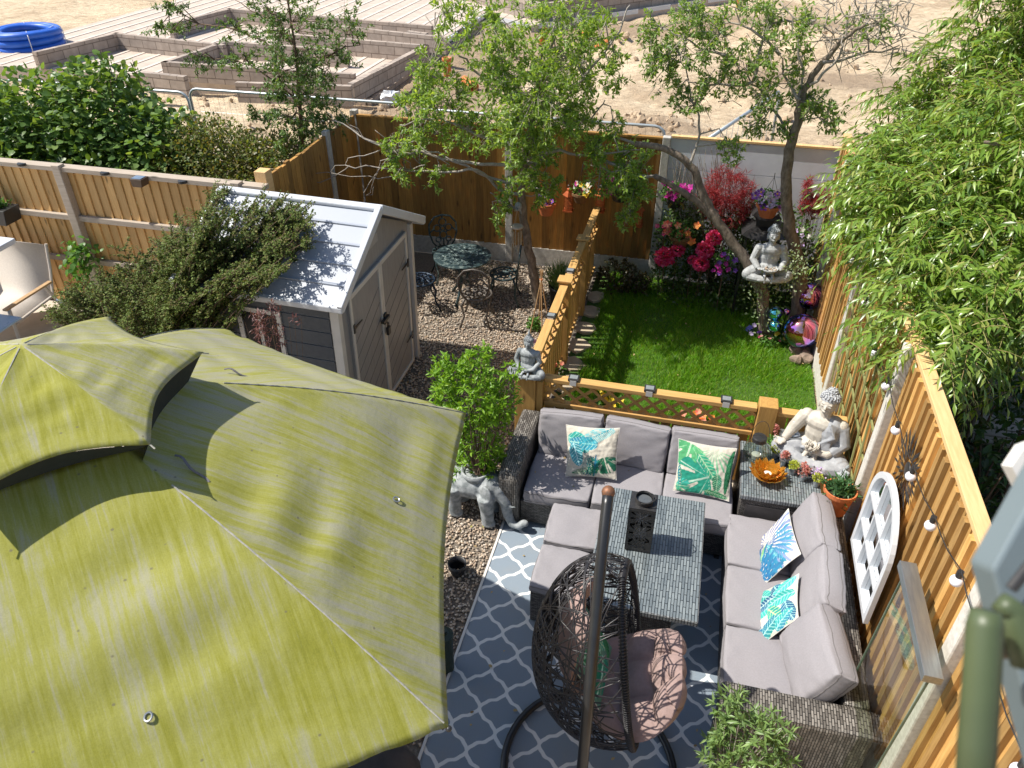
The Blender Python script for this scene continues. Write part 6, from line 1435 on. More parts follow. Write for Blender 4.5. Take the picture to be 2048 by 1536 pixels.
MB().lathe([(.05, 0), (.055, .03), (.045, .05)], 12, (-1.29, 5.80, 1.395)).build('crown_tip', M('faded_pink_tip', (.55, .35, .33), (.4, .2, .2), .7), o) if 0 else None
tp = WV(1530, 552, 8.52)
tbud, T = buddha('buddha_statue', 'pale grey seated buddha holding a bowl in the fork of the tree', (tp.x-.0, 8.50, tp.z), .65, R(6), m_stone_pale, 'bowl', hairmat=m_stone, curls=True)
m = MB(); m.T = T; m.lathe([(.05, -.03), (.12, .01), (.15, .06), (.14, .06), (.11, .02), (.02, .0)], 20, (0, -.235, .235)); m.build('bowl', m_stone_pale, tbud, smooth=True)
m = MB(); m.T = T
for _ in range(24): m.ell((rng.normal(0, .055), -.235+rng.normal(0, .05), .275+.01*rng.random()), rng.uniform(.010, .018), n=6, m=4)
m.build('seeds', m_pebble, tbud)
m = MB(); m.prism([(.24*math.cos(a)*(1+.1*math.sin(3*a))+tp.x, 8.54+.15*math.sin(a)) for a in np.linspace(0, 6.283, 13)[:-1]], tp.z-.035, tp.z-.001); tag(m.build('wooden_shelf', m_bark, bevel=.004), 'small rough wooden shelf wedged in the fork under the pale buddha', 'shelf')
# black box with a tiny buddha
bx = WV(1590, 848, 5.62); 
t = thing('solar_box', 'black square box with pale edges standing behind the tin pots', 'box', (bx.x, 5.62, .61)); x, y = bx.x, 5.62
MB().box(x-.085, x+.085, y-.05, y+.05, .61, .80).build('box_body', m_cover, t, bevel=.004)
m = MB()
for a, b, c, d in ((x-.095, x+.095, .795, .81), (x-.095, x+.095, .61, .62), (x-.095, x-.085, .62, .795), (x+.085, x+.095, .62, .795)): m.box(a, b, y-.058, y+.055, c, d)
m.build('pale_edge', m_tin, t)
m = MB()
for k in range(7): m.box(x-.08, x+.08, y-.0535, y-.0505, .628+k*.024, .636+k*.024)
m.build('louvres', m_black, t)
m_blueghost = M('pale_blue_stone', (.50, .56, .63), (.34, .40, .48), .6, scale=30)
buddha('buddha_figurine', 'tiny pale blue buddha figurine sitting on the black box', (x-.005, y, .812), .15, R(5), m_blueghost, 'lap', curls=False)
buddha('buddha_figurine', 'tiny grey figurine beside the terracotta pot at the fence', (1.50, 5.22, .61+.12), .15, R(-60), m_stone, 'lap', curls=False)
m = MB(); m.lathe([(.05, 0), (.045, .05), (.05, .118)], 12, (1.50, 5.22, .61)); tag(m.build('plinth', m_stone), 'small stone plinth under the tiny grey figurine', 'plinth')

# jar lantern with wire handle
c = (.82, 5.46, .61); t = thing('glass_jar', 'round glass jar lantern with dark lid and wire handle on the corner table', 'jar', c)
MB().lathe([(.045, 0), (.09, .02), (.115, .075), (.105, .14), (.065, .185), (.055, .21)], 24, c, cap=False).build('jar_glass', thin_glass('cloudy_jar_glass', (.74, .80, .74), .35), t, smooth=True)
MB().lathe([(.055, .20), (.062, .20), (.062, .235), (.055, .245), (.001, .248)], 24, c, cap=False).build('lid', m_black, t)
m = MB(); m.tube([(c[0]+.075*math.cos(a), c[1], c[2]+.22+.19*math.sin(a)) for a in np.linspace(-.1, math.pi+.1, 17)], .0025, 5); m.build('wire_handle', m_black, t)
m = MB(); m.lathe([(.03, .005), (.04, .05), (.01, .06)], 12, c); m.build('candle', m_offwhite, t)
# amber lotus bowl
c = W(1533, 955, .61); t = thing('amber_bowl', 'amber glass petal bowl on the corner table', 'bowl', c)
ma, nt, b = newmat('amber_glass'); b.inputs['Base Color'].default_value = (.85, .45, .06, 1); b.inputs['Roughness'].default_value = .14; b.inputs['Metallic'].default_value = .35; b.inputs['Transmission Weight'].default_value = .6; b.inputs['Coat Weight'].default_value = .5
m = MB()
for k, (r, ln_, el, n) in enumerate(((.055, .125, .50, 14), (.05, .125, .85, 13), (.04, .105, 1.15, 11))):
    for j in range(n):
        a = 2*math.pi*j/n+k*.3; o = Vector((math.cos(a), math.sin(a), 0)); s = Vector((-o.y, o.x, 0)); u = Vector((0, 0, 1)); p = c+o*r+u*.012; d = o*math.cos(el)+u*math.sin(el)
        m.add([p-s*.012, p+s*.012, p+d*ln_*.6+s*.036, p+d*ln_*.6-s*.036, p+d*ln_*.95+u*.018, p+d*ln_*.55-u*.006], [(0, 1, 5), (1, 2, 5), (0, 5, 3), (5, 2, 4), (3, 5, 4)])
m.lathe([(.05, 0), (.04, .015), (.001, .02)], 16, tuple(c)); o = m.build('petals', ma, t, smooth=False); q = o.modifiers.new('th', 'SOLIDIFY'); q.thickness = .003
MB().lathe([(.032, .02), (.032, .05), (.001, .052)], 16, tuple(c)).build('candle', m_offwhite, t)
# row of tin pots
spots = [((1551, 905), L_moss, 'round', 'yellow-green moss flowers, back of the row'), ((1567, 920), F_rose, 'tall', 'dusty pink upright flowers'), ((1586, 937), L_moss, 'round', 'yellow-green moss flowers in the middle of the row'),
         ((1607, 950), F_rose, 'tall', 'tall dusty pink flowers, second from the terracotta pot'), ((1634, 962), L_moss, 'round', 'yellow-green moss flowers, touching the terracotta pot'), ((1545, 888), L_green, 'spike', 'leafy rosette and one pink flower spike beside the glass jar')]
for (px, py), mat, kind, s in spots:
    c = W(px, py, .66); c = Vector((c.x, c.y, .607)); t = thing('tin_pot', 'small zinc pot of '+s, 'plant pot', c, group='zinc pots on the corner table')
    MB().lathe([(.024, 0), (.032, .062), (.035, .062), (.034, .066), (.03, .066), (.027, .05), (.001, .05)], 16, tuple(c)).build('pot', m_tin, t, smooth=False)
    if kind == 'round': p = in_ell(c+Vector((0, 0, .088)), (.04, .04, .03), 200, .5); vf = leaf_arrays(p, p-np.array(c)-[0, 0, .06]+unit(200)*.02, rng.uniform(.010, .02, 200), .9, 'oval')
    elif kind == 'tall': p = np.vstack([in_ell(c+Vector((rng.normal(0, .014), rng.normal(0, .014), .09+.01*k)), (.024, .024, .02), 40, .4) for k in range(6)]); vf = leaf_arrays(p, unit(len(p))+[0, 0, .5], rng.uniform(.012, .022, len(p)), .6, 'oval')
    else: p = in_ell(c+Vector((0, 0, .09)), (.06, .06, .035), 120, .4); vf = leaf_arrays(p, unit(120)+[0, 0, .3], rng.uniform(.02, .04, 120), .5, 'oval')
    leafobj('flowers' if kind != 'spike' else 'foliage', vf, mat, t)
    if kind == 'spike':
        m = MB(); m.tube([c+Vector((0, 0, .06)), c+Vector((.005, 0, .26))], .003, 5); m.build('stalk', m_twig, t); p = np.array([tuple(c+Vector((rng.normal(0, .008), rng.normal(0, .008), .17+.1*rng.random()))) for _ in range(60)]); leafobj('flower_spike', leaf_arrays(p, unit(60), .018, .8, 'oval'), F_rose, t)
for i, (px, py, s) in enumerate(((1618, 905, 'pink'), (1640, 930, 'pink-white'))):
    p = WV(px, py, 5.30); t = thing('blossom_sprig', '%s blossom sprig lying before the large buddha, %s' % (s, ('upper one', 'lower one')[i]), 'flowers', (p.x, 5.30, .61)); q = np.array([tuple(Vector((p.x+rng.normal(0, .03), 5.28+rng.normal(0, .02), .66+.09*rng.random()))) for _ in range(90)])
    leafobj('blossoms', leaf_arrays(q, unit(90), .016, .8, 'oval'), (F_rose, F_lilac)[i], t); m = MB(); m.tube([(p.x, 5.3, .612), (p.x, 5.28, .74)], .003, 4); m.build('stem', m_twig, t)
# terracotta pots
def terra(label, c, r, h, plant=True):
    t = thing('terracotta_pot', label, 'plant pot', c); MB().lathe([(r*.68, 0), (r*.93, h*.82), (r*1.0, h*.82), (r*1.02, h), (r*.93, h), (r*.88, h*.84)], 30, tuple(c), cap=False).lathe([(r*.68, .004), (.001, .004)], 30, tuple(c), cap=False).build('pot', m_terra, t, smooth=False, bevel=.002)
    MB().lathe([(r*.89, h*.85), (.001, h*.88)], 24, tuple(c), cap=False).build('soil', m_soil, t); return t
c = Vector((1.43, 4.96, .612)); t = terra('terracotta pot of dark green lavender on the corner of the right sofa', c, .125, .23)
p = np.tile(np.array([[c.x, c.y, c.z+.2]]), (240, 1))+rng.normal(0, .035, (240, 3)); d = unit(240)*.75+[0, 0, .55]
leafobj('foliage', join([leaf_arrays(p, d, rng.uniform(.07, .13, 240), .16, 'lance', roll=1), leaf_arrays(p+d*.05, d+unit(240)*.6, rng.uniform(.05, .08, 240), .22, 'lance', roll=1)]), leafmat('dark_lavender_green', [(.05, .13, .05), (.09, .20, .07), (.03, .08, .03)], .45, .2), t)
terra('terracotta pot holding the olive tree at the bottom edge of the photo', Vector((.68, 2.62, .0)), .15, .31)
m = MB(); m.ell((.74, 2.50, .36), (.042, .042, .06), n=16, m=10); c_ = m
for i in range(7):
    for j in range(14): a = 2*math.pi*j/14+i*.22; b_ = -1.1+i*.36; m.ell((.74+.042*math.cos(b_)*math.cos(a), 2.50+.042*math.cos(b_)*math.sin(a), .36+.06*math.sin(b_)), .009, n=6, m=4)
tag(m.build('beaded_ornament', m_stone_pale, smooth=True), 'grey beaded round ornament in the olive pot', 'ornament')

# elephant planter
t = thing('elephant_planter', 'weathered grey stone elephant planter carrying the lime shrub', 'planter', (-1.55, 4.92, 0)); m = MB(); m.T = Matrix.Translation((.03, -.09, 0))
m.ell((-1.60, 4.95, .33), (.24, .15, .145)); m.ell((-1.42, 4.90, .37), (.13, .115, .13)); m.ell((-1.36, 4.88, .36), (.10, .085, .10)); m.ell((-1.78, 4.97, .30), (.12, .13, .14))
for x, y in ((-1.44, 4.80), (-1.44, 5.00), (-1.76, 4.86), (-1.76, 5.06)): m.tube([(x, y, .33), (x+.01, y-.005, .17), (x+.015, y-.01, .035)], [.082, .062, .058], 12); m.ell((x+.025, y-.012, .03), (.068, .06, .03))
m.tube([(-1.34, 4.87, .36), (-1.27, 4.84, .26), (-1.245, 4.82, .14), (-1.20, 4.79, .07), (-1.14, 4.78, .065), (-1.10, 4.785, .105)], [.07, .055, .045, .038, .035, .034], 12)
m.ell((-1.09, 4.785, .11), (.042, .036, .03))
for s in (-1, 1): m.ell((-1.43, 4.89+s*.115, .375), (.075, .022, .10), (0, 0, s*.5)); m.tube([(-1.29, 4.87+s*.045, .29), (-1.22, 4.865+s*.055, .25), (-1.17, 4.86+s*.055, .265)], [.016, .013, .006], 8)
m.tube([(-1.89, 4.97, .33), (-1.92, 4.97, .22), (-1.91, 4.97, .12)], [.02, .012, .012], 8)
o = m.build('body', m_stone, t); remesh(o, .011, 2)
MB().lathe([(.11, .40), (.135, .50), (.115, .50), (.10, .44)], 20, (-1.54, 4.86, 0)).build('planter_rim', m_stone, t, smooth=True)
m = MB(); m.tube([(-1.18, 4.70, .025), (-1.12, 4.74, .03), (-1.05, 4.75, .025)], [.012, .022, .008], 8); tag(m.build('fallen_tusk', m_stone), 'grey stone fragment on the rug by the elephant trunk', 'stone')

# mirror balls
mm, nt, b = newmat('iridescent_mirror'); lw = nd(nt, 'ShaderNodeLayerWeight', Blend=.4); cn = tex(nt, coords(nt, 'Normal'), 1.3, 2); s = mth(nt, 'ADD', mth(nt, 'MULTIPLY', lw.outputs[1], .75), mth(nt, 'MULTIPLY', cn, .5))
nt.links.new(ramp(nt, s, [(.15, (.85, .55, .15)), (.38, (.75, .25, .85)), (.58, (.15, .35, .95)), (.8, (.5, .1, .6))]), b.inputs['Base Color']); b.inputs['Metallic'].default_value = 1; b.inputs['Roughness'].default_value = .04
mt_, nt, b = newmat('teal_mirror'); lw = nd(nt, 'ShaderNodeLayerWeight', Blend=.4); nt.links.new(ramp(nt, lw.outputs[1], [(.1, (.2, .75, .8)), (.6, (.25, .4, .9)), (.9, (.6, .3, .6))]), b.inputs['Base Color']); b.inputs['Metallic'].default_value = 1; b.inputs['Roughness'].default_value = .05
for px, py, v, r, mat, s in ((1603, 662, 8.32, .205, mm, 'largest purple and gold mirror ball near the fence foot'), (1620, 592, 8.75, .165, mm, 'blue and red mirror ball beside the fence, above the largest'), (1550, 627, 8.5, .085, mt_, 'teal mirror ball right of the forked trunk, upper'), (1549, 652, 8.42, .075, mt_, 'teal mirror ball right of the forked trunk, lower'), (1573, 624, 8.6, .045, mm, 'smallest pink mirror ball behind the teal ones')):
    p = WV(px, py, v); t = thing('mirror_ball', s, 'garden ball', p, group='mirror balls'); MB().ell(p, r, n=40, m=24).build('ball', mat, t, smooth=True)
    if p.z > r+.03: MB().tube([(p.x, p.y, 0), (p.x, p.y, p.z-r+.01)], .008, 6).build('stake', m_black, t)
for i, (px, py, s) in enumerate(((1598, 700, .11), (1612, 716, .10), (1590, 718, .08))):
    c = W(px, py, .05); m = MB(); m.ell(c, (s, s*.8, s*.75), (.3, .2, i), 12, 8)
    for k, q in enumerate(m.v): m.v[k] = q+Vector((noise.noise(q*11), noise.noise(q*11+Vector((4, 0, 0))), noise.noise(q*11+Vector((0, 4, 0)))))*.045
    tag(m.build('rock', m_rock), 'pinkish rock at the lawn edge below the mirror balls, %s of three' % ('highest', 'right', 'front')[i], 'rock', 'pinkish rocks')
# pagoda lantern
c = WV(1515, 530, 9.3); x, y, z = c.x-.02, 9.3, c.z-.08; t = thing('pagoda_lantern', 'black pagoda garden lantern with curved roofs behind the tree buddha', 'lantern', (x, y, z))
def pag(m, w, z0, hh, lip=.05):
    n = 8
    for k in range(4):
        T = Matrix.Translation((x, y, z0)) @ Matrix.Rotation(R(90*k), 4, 'Z'); rows = []
        for i in range(5): s = i/4; r = w*(1-s)+w*.25*s; zz = hh*(s**.6); rows.append([( -r+2*r*j/n, -r, zz+(lip*(abs(2*j/n-1)**3)*(1-s))) for j in range(n+1)])
        m.add([p for r_ in rows for p in r_], [(i*(n+1)+j, i*(n+1)+j+1, (i+1)*(n+1)+j+1, (i+1)*(n+1)+j) for i in range(4) for j in range(n)], T)
m = MB(); pag(m, .25, z+.52, .12); m.build('lower_roof', m_black, t)
m = MB(); pag(m, .165, z+.74, .11); m.lathe([(.02, .88), (.035, .92), (.01, .98)], 10, (x, y, z)); m.build('upper_roof', m_black, t)
m = MB(); m.box(x-.10, x+.10, y-.10, y+.10, z+.63, z+.76); m.build('upper_storey', m_black, t)
for sx in (-1, 1):
    for sy in (-1, 1): MB().box(x+sx*.19-.015, x+sx*.19+.015, y+sy*.19-.015, y+sy*.19+.015, 0, z+.53).build('leg', m_black, t)
m = MB()
for k in range(5): m.box(x-.18+k*.085, x-.172+k*.085, y-.19, y-.185, z+.05, z+.50)
m.build('bars', m_black, t); MB().box(x-.2, x+.2, y-.2, y+.2, z-.02, z+.03).build('floor_plate', m_black, t)
# small lanterns on the fence
mo = M('orange_punched_metal', (.50, .13, .04), (.36, .08, .03), .45, metal=.4, scale=30)
for px, py, s in ((1137, 402, 'left of the white pansies'), (1201, 403, 'right of the white pansies'), (1277, 432, 'beside the tall concrete post')):
    c = WV(px, py, 9.76); t = thing('fence_lantern', 'orange metal lantern hanging on the brown fence, '+s, 'lantern', c, group='orange lanterns on the fence'); m = MB()
    for dx in (-.055, .047):
        for dy in (-.055, .047): m.box(c.x+dx, c.x+dx+.008, c.y+dy, c.y+dy+.008, c.z-.12, c.z+.08)
    for k in range(5): m.box(c.x-.055, c.x+.055, c.y-.056, c.y-.052, c.z-.11+k*.04, c.z-.103+k*.04)
    m.build('cage', mo, t); MB().lathe([(.085, .08), (.05, .12), (.03, .14), (.03, .17), (.012, .18)], 4, tuple(c)).build('roof', mo, t); MB().box(c.x-.065, c.x+.065, c.y-.065, c.y+.065, c.z-.14, c.z-.12).build('base', mo, t)
    MB().box(c.x-.04, c.x+.04, c.y-.04, c.y+.04, c.z-.12, c.z+.08).build('liner', M('amber_liner', (.55, .18, .06), (.5, .15, .05), .3) if 'amber_liner' not in bpy.data.materials else bpy.data.materials['amber_liner'], t)
    m = MB(); m.tube([(c.x+.02*math.cos(a), c.y, c.z+.2+.02*math.sin(a)) for a in np.linspace(0, 6.28, 9)[:-1]], .003, 4, closed=True); m.tube([(c.x, c.y, c.z+.22), (c.x, 9.88, c.z+.24)], .003, 4); m.build('hook', m_black, t)
# small half rainbow ornament
c = WV(1352, 418, 9.55); m = MB()
for r in (.10, .085): m.tube([(c.x+r*math.cos(a), c.y, c.z+r*math.sin(a)) for a in np.linspace(0, math.pi, 15)], .005, 5)
m.tube([(c.x, c.y, c.z+.10), (c.x, c.y+.1, c.z+.3)], .002, 4)
tag(m.build('arch_ornament', M('dull_brass', (.45, .30, .10), rough=.4, metal=.8)), 'small brass double arch hanging under the magenta petunias', 'ornament')
# wind chime
c = WV(1034, 455, 8.45); t = thing('wind_chime', 'wooden wind chime hanging from the leaning tree', 'wind chime', c)
MB().lathe([(.075, 0), (.08, .012), (.07, .025)], 16, tuple(c)).build('top_disc', m_rail, t)
for k in range(6): a = k*1.047; m = MB(); x, y = c.x+.055*math.cos(a), c.y+.055*math.sin(a); m.tube([(x, y, c.z-.04), (x, y, c.z-.22-.03*(k % 3))], .006, 6); m.tube([(x, y, c.z), (x, y, c.z-.04)], .001, 3); m.build('chime_tube', m_tin, t)
m = MB()
for a in (0, 2.1, 4.2): m.tube([(c.x+.06*math.cos(a), c.y+.06*math.sin(a), c.z+.02), (c.x, c.y, c.z+.22)], .0015, 3)
m.tube([(c.x, c.y, c.z+.22), (c.x-.02, c.y+.12, c.z+.35)], .002, 3); m.build('cords', m_rail, t)
c2 = c+Vector((.01, .02, .26)); m = MB(); m.ell(c2, (.045, .04, .055), n=12, m=8); m.tube([c2-Vector((0, .03, .01)), c2-Vector((0, .07, .02))], [.01, .004], 6); m.tube([c2, c2+Vector((.04, .0, -.09))], [.03, .006], 6); tag(m.build('bird_ornament', m_stone, smooth=True), 'grey bird ornament hanging just above the wind chime', 'ornament')
# bamboo canes wigwam
c = W(1080, 668, 0); t = thing('cane_wigwam', 'wigwam of bamboo canes tied near the top by the slatted fence', 'plant support', c)
for k in range(4): a = k*1.57+.4; MB().tube([c+Vector((.13*math.cos(a), .13*math.sin(a), 0)), c+Vector((-.02*math.cos(a), -.02*math.sin(a), .88))], .007, 6).build('cane', m_slimwood, t)
MB().tube([c+Vector((.02*math.cos(a), .02*math.sin(a), .76)) for a in np.linspace(0, 6.28, 9)[:-1]], .005, 4, closed=True).build('tie', m_orange_pipe, t)
c = W(1062, 682, .32); MB_ = MB(); t = thing('butterfly_ornament', 'lilac butterfly ornament on a stake beside the post buddha', 'ornament', c); m = MB(); m.ell(c+Vector((.0, 0, 0)), (.07, .012, .05), (.4, .2, .3)); m.build('wings', M('lilac_paint', (.50, .32, .75), rough=.4), t, smooth=True); MB().tube([(c.x, c.y, 0), c], .004, 5).build('stake', m_black, t)

# ---- bistro set in verdigris iron
BT = Vector((-2.82, 8.66, 0)); t = thing('bistro_table', 'round verdigris cast iron bistro table in the shade of the leaning tree', 'table', BT)
m = MB(); m.lathe([(.36, .60), (.375, .605), (.375, .625), (.36, .63), (.001, .63)], 40, tuple(BT)); m.build('tabletop', m_iron, t)
m = MB()
for k in range(3):
    for j in range(16): a = 2*math.pi*j/16+k; r = .10+.085*k; m.tube([(BT.x+r*math.cos(a)+.035*math.cos(b), BT.y+r*math.sin(a)+.035*math.sin(b), .633) for b in np.linspace(0, 6.28, 8)[:-1]], .006, 4, closed=True)
m.build('scrollwork', m_iron, t)
for k in range(3): a = k*2.094+.4; d = Vector((math.cos(a), math.sin(a), 0)); m = MB(); m.tube([BT+d*.04+Vector((0, 0, .6)), BT+d*.10+Vector((0, 0, .45)), BT+d*.04+Vector((0, 0, .28)), BT+d*.16+Vector((0, 0, .12)), BT+d*.26+Vector((0, 0, .0))], [.02, .018, .02, .018, .022], 8); m.build('leg', m_iron, t, smooth=True)
def bistro(loc, rz, label, mat):
    t = thing('bistro_chair', label, 'chair', loc, (0, 0, rz), group='cast iron chairs round the bistro table'); T = MW[t]      # back at +y, faces -y
    def B(): m = MB(); m.T = T; return m
    m = B(); m.tube([(.19*math.cos(a), .18*math.sin(a), .40) for a in np.linspace(0, 6.28, 25)[:-1]], .014, 6, closed=True)
    for r in (.12, .06): m.tube([(r*math.cos(a), r*.95*math.sin(a), .405) for a in np.linspace(0, 6.28, 19)[:-1]], .009, 5, closed=True)
    for k in range(10): a = k*.628; m.tube([(.02*math.cos(a), .02*math.sin(a), .405), (.09*math.cos(a+.35), .09*math.sin(a+.35), .408), (.185*math.cos(a), .175*math.sin(a), .405)], .011, 5)
    m.build('seat', mat, t, smooth=True)
    m = B(); bk = lambda x, z: (x, .17+.12*(z-.4), z)
    m.tube([bk(-.10, .40), bk(-.15, .47), bk(-.19, .60), bk(-.185, .72), bk(-.11, .815), bk(0, .84), bk(.11, .815), bk(.185, .72), bk(.19, .60), bk(.15, .47), bk(.10, .40)], .013, 7)
    for cx, cz, r in ((0, .56, .05), (-.08, .66, .045), (.08, .66, .045), (0, .74, .05), (-.07, .50, .035), (.07, .50, .035), (0, .65, .03)): m.tube([bk(cx+r*math.cos(a), cz+r*math.sin(a)) for a in np.linspace(0, 6.28, 13)[:-1]], .010, 5, closed=True)
    for a, b in (((-.19, .6), (-.12, .66)), ((.19, .6), (.12, .66)), ((0, .40), (0, .51)), ((0, .79), (0, .84)), ((-.05, .42), (-.07, .47)), ((.05, .42), (.07, .47)), ((-.04, .60), (-.06, .62)), ((.04, .6), (.06, .62))): m.tube([bk(*a), bk(*b)], .012, 5)
    m.build('backrest', mat, t, smooth=True)
    for sx in (-1, 1):
        for sy in (-1, 1): m = B(); m.tube([(sx*.12, sy*.12, .40), (sx*.17, sy*.16, .30), (sx*.14, sy*.15, .15), (sx*.19, sy*.21, .0)], [.016, .015, .012, .014], 7); m.build('leg', mat, t, smooth=True)
    return t
m_ironb = M('brown_iron', (.10, .085, .075), (.20, .18, .16), .5, metal=.3, scale=20, bump=.4, bdist=.004, lo=.5, hi=.7)
bistro((-2.48, 8.12, 0), R(180+8), 'cast iron chair with its back to us, nearest of the four at the bistro table', m_ironb)
bistro((-2.28, 8.72, 0), R(-80), 'cast iron chair on the right of the bistro table, side-on', m_iron)
bistro((-3.22, 9.18, 0), R(28), 'cast iron chair behind the bistro table against the dark fence', m_iron)
bistro((-3.28, 8.30, 0), R(120), 'dark blue cast iron chair on the left, half behind the shed', M('navy_iron', (.012, .025, .05), (.05, .08, .11), .45, metal=.3, scale=18, bump=.4, lo=.5, hi=.75))

# ================================================================== ON THE RIGHT FENCE
U = 1.53
t = thing('arched_mirror', 'white arched window-frame garden mirror hanging on the golden fence', 'mirror', (U, 4.17, .7))
ya, yb, za, zs = 3.78, 4.57, .69, 1.22; ym = (ya+yb)/2; hw = (yb-ya)/2
def arch(r, z0): return [(ym-r, z0), (ym+r, z0)]+[(ym+r*math.cos(a), zs+.36*r/hw*math.sin(a)) for a in np.linspace(0, math.pi, 19)]
def ringprism(m, po, pi_, x0, x1):
    n = len(po); vs = [(x0, *p) for p in po]+[(x0, *p) for p in pi_]+[(x1, *p) for p in po]+[(x1, *p) for p in pi_]; fs = []
    for i in range(n): j = (i+1) % n; fs += [(i, j, n+j, n+i), (2*n+i, 3*n+i, 3*n+j, 2*n+j), (i, 2*n+i, 2*n+j, j), (n+i, n+j, 3*n+j, 3*n+i)]
    m.add(vs, fs)
m = MB(); ringprism(m, arch(hw, za), arch(hw-.05, za+.05), U-.035, U); m.build('frame', m_white, t, bevel=.003)
for i, y in enumerate((ym-.12, ym+.12)): MB().box(U-.032, U-.006, y-.011, y+.011, za+.05, 1.50).build('glazing_bar', m_white, t)
for i, z in enumerate((.96, 1.22)): MB().box(U-.029, U-.007, ya+.05, yb-.05, z-.013, z+.013).build('glazing_bar', m_white, t)
mg, nt, b = newmat('mirror_glass'); b.inputs['Metallic'].default_value = 1; b.inputs['Roughness'].default_value = .03; b.inputs['Base Color'].default_value = (.75, .78, .8, 1)
m = MB(); m.prism(arch(hw-.045, za+.045), U-.005, U-.001, 'x'); m.build('mirror_glass', mg, t)
# leaning glass pane with steel channel
t = thing('balustrade', 'tall clear glass balustrade with steel top channel leaning at the fence', 'glass balustrade', (1.42, 3.05, 0))
T = Matrix.Translation((1.38, 3.0, .02)) @ Matrix.Rotation(R(2), 4, 'Y')
mgp = thin_glass('greenish_pane', (.74, .80, .70), .30)
MB().add([(0, -.33, 0), (0, .36, 0), (0, .36, 1.66), (0, -.33, 1.66)], [(0, 1, 2, 3)], T).build('glass_pane', mgp, t)
m = MB(); mge = M('green_glass_edge', (.14, .20, .14), (.10, .15, .11), .2, bump=0); m.box(-.006, .006, -.337, -.331, 0, 1.66, T); m.box(-.006, .006, .361, .367, 0, 1.66, T); m.build('glass_edge', mge, t)
MB().box(-.045, .045, -.36, .39, 1.64, 1.69, T).build('steel_channel', m_steel, t, bevel=.002)
MB().box(-.03, .03, -.34, .37, -.0, .03, T).build('foot_channel', m_steel, t)
# black metal sun
p = Vector((1.583, 4.27, 1.66)); t = thing('sun_wall_art', 'black metal sunburst of leaf rays on the golden fence above the arched mirror', 'wall art', p); m = MB()
for k in range(54):
    a = 2*math.pi*k/54+rng.normal(0, .04); r0 = .07+.05*(k % 3); L_ = .12; d = Vector((0, math.cos(a), math.sin(a))); s = Vector((0, -d.z, d.y)); c = p+d*r0-Vector((.006*(k % 3), 0, 0))
    m.add([c, c+d*L_*.5+s*.011, c+d*L_, c+d*L_*.5-s*.011, c+d*L_*.5-Vector((.006, 0, 0))], [(0, 1, 4), (1, 2, 4), (2, 3, 4), (3, 0, 4)])
m.build('leaf_rays', m_black, t); MB().ell(p, (.012, .06, .06)).build('hub', m_black, t, smooth=True)
# festoon lights
cab = [WU(1700, 470, 1.50), WU(1762, 560, 1.5), WU(1845, 600, 1.5)]
bul = [(1720, 395), (1737, 480), (1768, 762), (1787, 847), (1817, 939), (1856, 1037), (1907, 1146), (1966, 1225), (2035, 1528)]
pts = []
for y, z in ((9.0, 1.95), (8.0, 1.86), (7.2, 1.84), (6.3, 1.86), (5.6, 1.80), (5.05, 1.86), (4.55, 1.84), (4.03, 1.88), (3.52, 1.96), (3.02, 2.07), (2.55, 2.10), (2.0, 2.13), (1.3, 2.12)): pts.append(Vector((1.525, y, z)))
fl = thing('festoon_lights', 'string of white globe bulbs on a black cable along the golden fence', 'string lights', (1.525, 5, 1.9)); m = MB()
for a, b in zip(pts, pts[1:]): m.tube([a, a.lerp(b, .3)-Vector((0, 0, .025)), a.lerp(b, .6)-Vector((0, 0, .03)), b], .0035, 5)
m.build('cable', m_black, fl); mb_ = M('frosted_bulb', (.84, .83, .88), (.78, .77, .84), .3, bump=0)
for p in pts[1:-1]:
    o = MB().lathe([(.016, -.005), (.016, -.045), (.012, -.05)], 12, tuple(p)).build('bulb_holder', m_black, fl); MB().ell(p-Vector((0, 0, .075)), (.032, .032, .032), n=18, m=12).build('bulb', mb_, o, smooth=True)
# green stained trellis on the fence
t = thing('fence_trellis', 'green-stained expanding trellis fixed to the golden fence above the large buddha', 'trellis', (1.56, 6.0, 1.1)); m = MB()
for k in range(9):
    y = 5.15+k*.21; m.bar((1.562, y, .62), (1.562, y+.22, 1.75), .022, .012, Vector((1, 0, 0)))
for k in range(4): z = .72+k*.30; m.bar((1.575, 5.15, z-.02), (1.575, 7.0, z+.10), .022, .012, Vector((1, 0, 0)))
m.build('slats', m_green_wood, t)
# ================================================================== NEIGHBOURS
t = thing('sling_chair', 'taupe sling garden armchair with wooden arms on the left neighbour patio', 'chair', (-7.95, 6.6, 0))
x0, x1 = -8.45, -7.62; m = MB(); vs = []; prf = [(6.98, 1.0), (7.0, .98), (6.94, .7), (6.86, .45), (6.80, .36), (6.7, .335), (6.4, .35), (6.2, .36)]
for y, z in prf: vs += [(x0, y, z), (x1, y, z)]
m.add(vs, [(2*i, 2*i+1, 2*i+3, 2*i+2) for i in range(len(prf)-1)]); o = m.build('sling', m_sling, t, smooth=True); q = o.modifiers.new('th', 'SOLIDIFY'); q.thickness = .006
for x in (x0-.03, x1+.03): 
    MB().box(x-.03, x+.03, 6.12, 6.86, .545, .57).build('armrest', m_slimwood, t, bevel=.006)
    MB().tube([(x, 6.18, .545), (x, 6.14, 0)], .022, 8).build('leg', m_sling, t); MB().tube([(x, 6.75, .545), (x, 6.98, 0)], .02, 8).build('leg', m_sling, t); MB().tube([(x, 7.0, 1.0), (x, 6.93, .7), (x, 6.82, .38), (x, 6.2, .34)], .018, 8).build('side_rail', m_sling, t)
t = thing('side_table', 'pale blue topped low table cut by the left edge of the photo', 'table', (-7.9, 5.75, 0)); c = W(0, 640, .5)
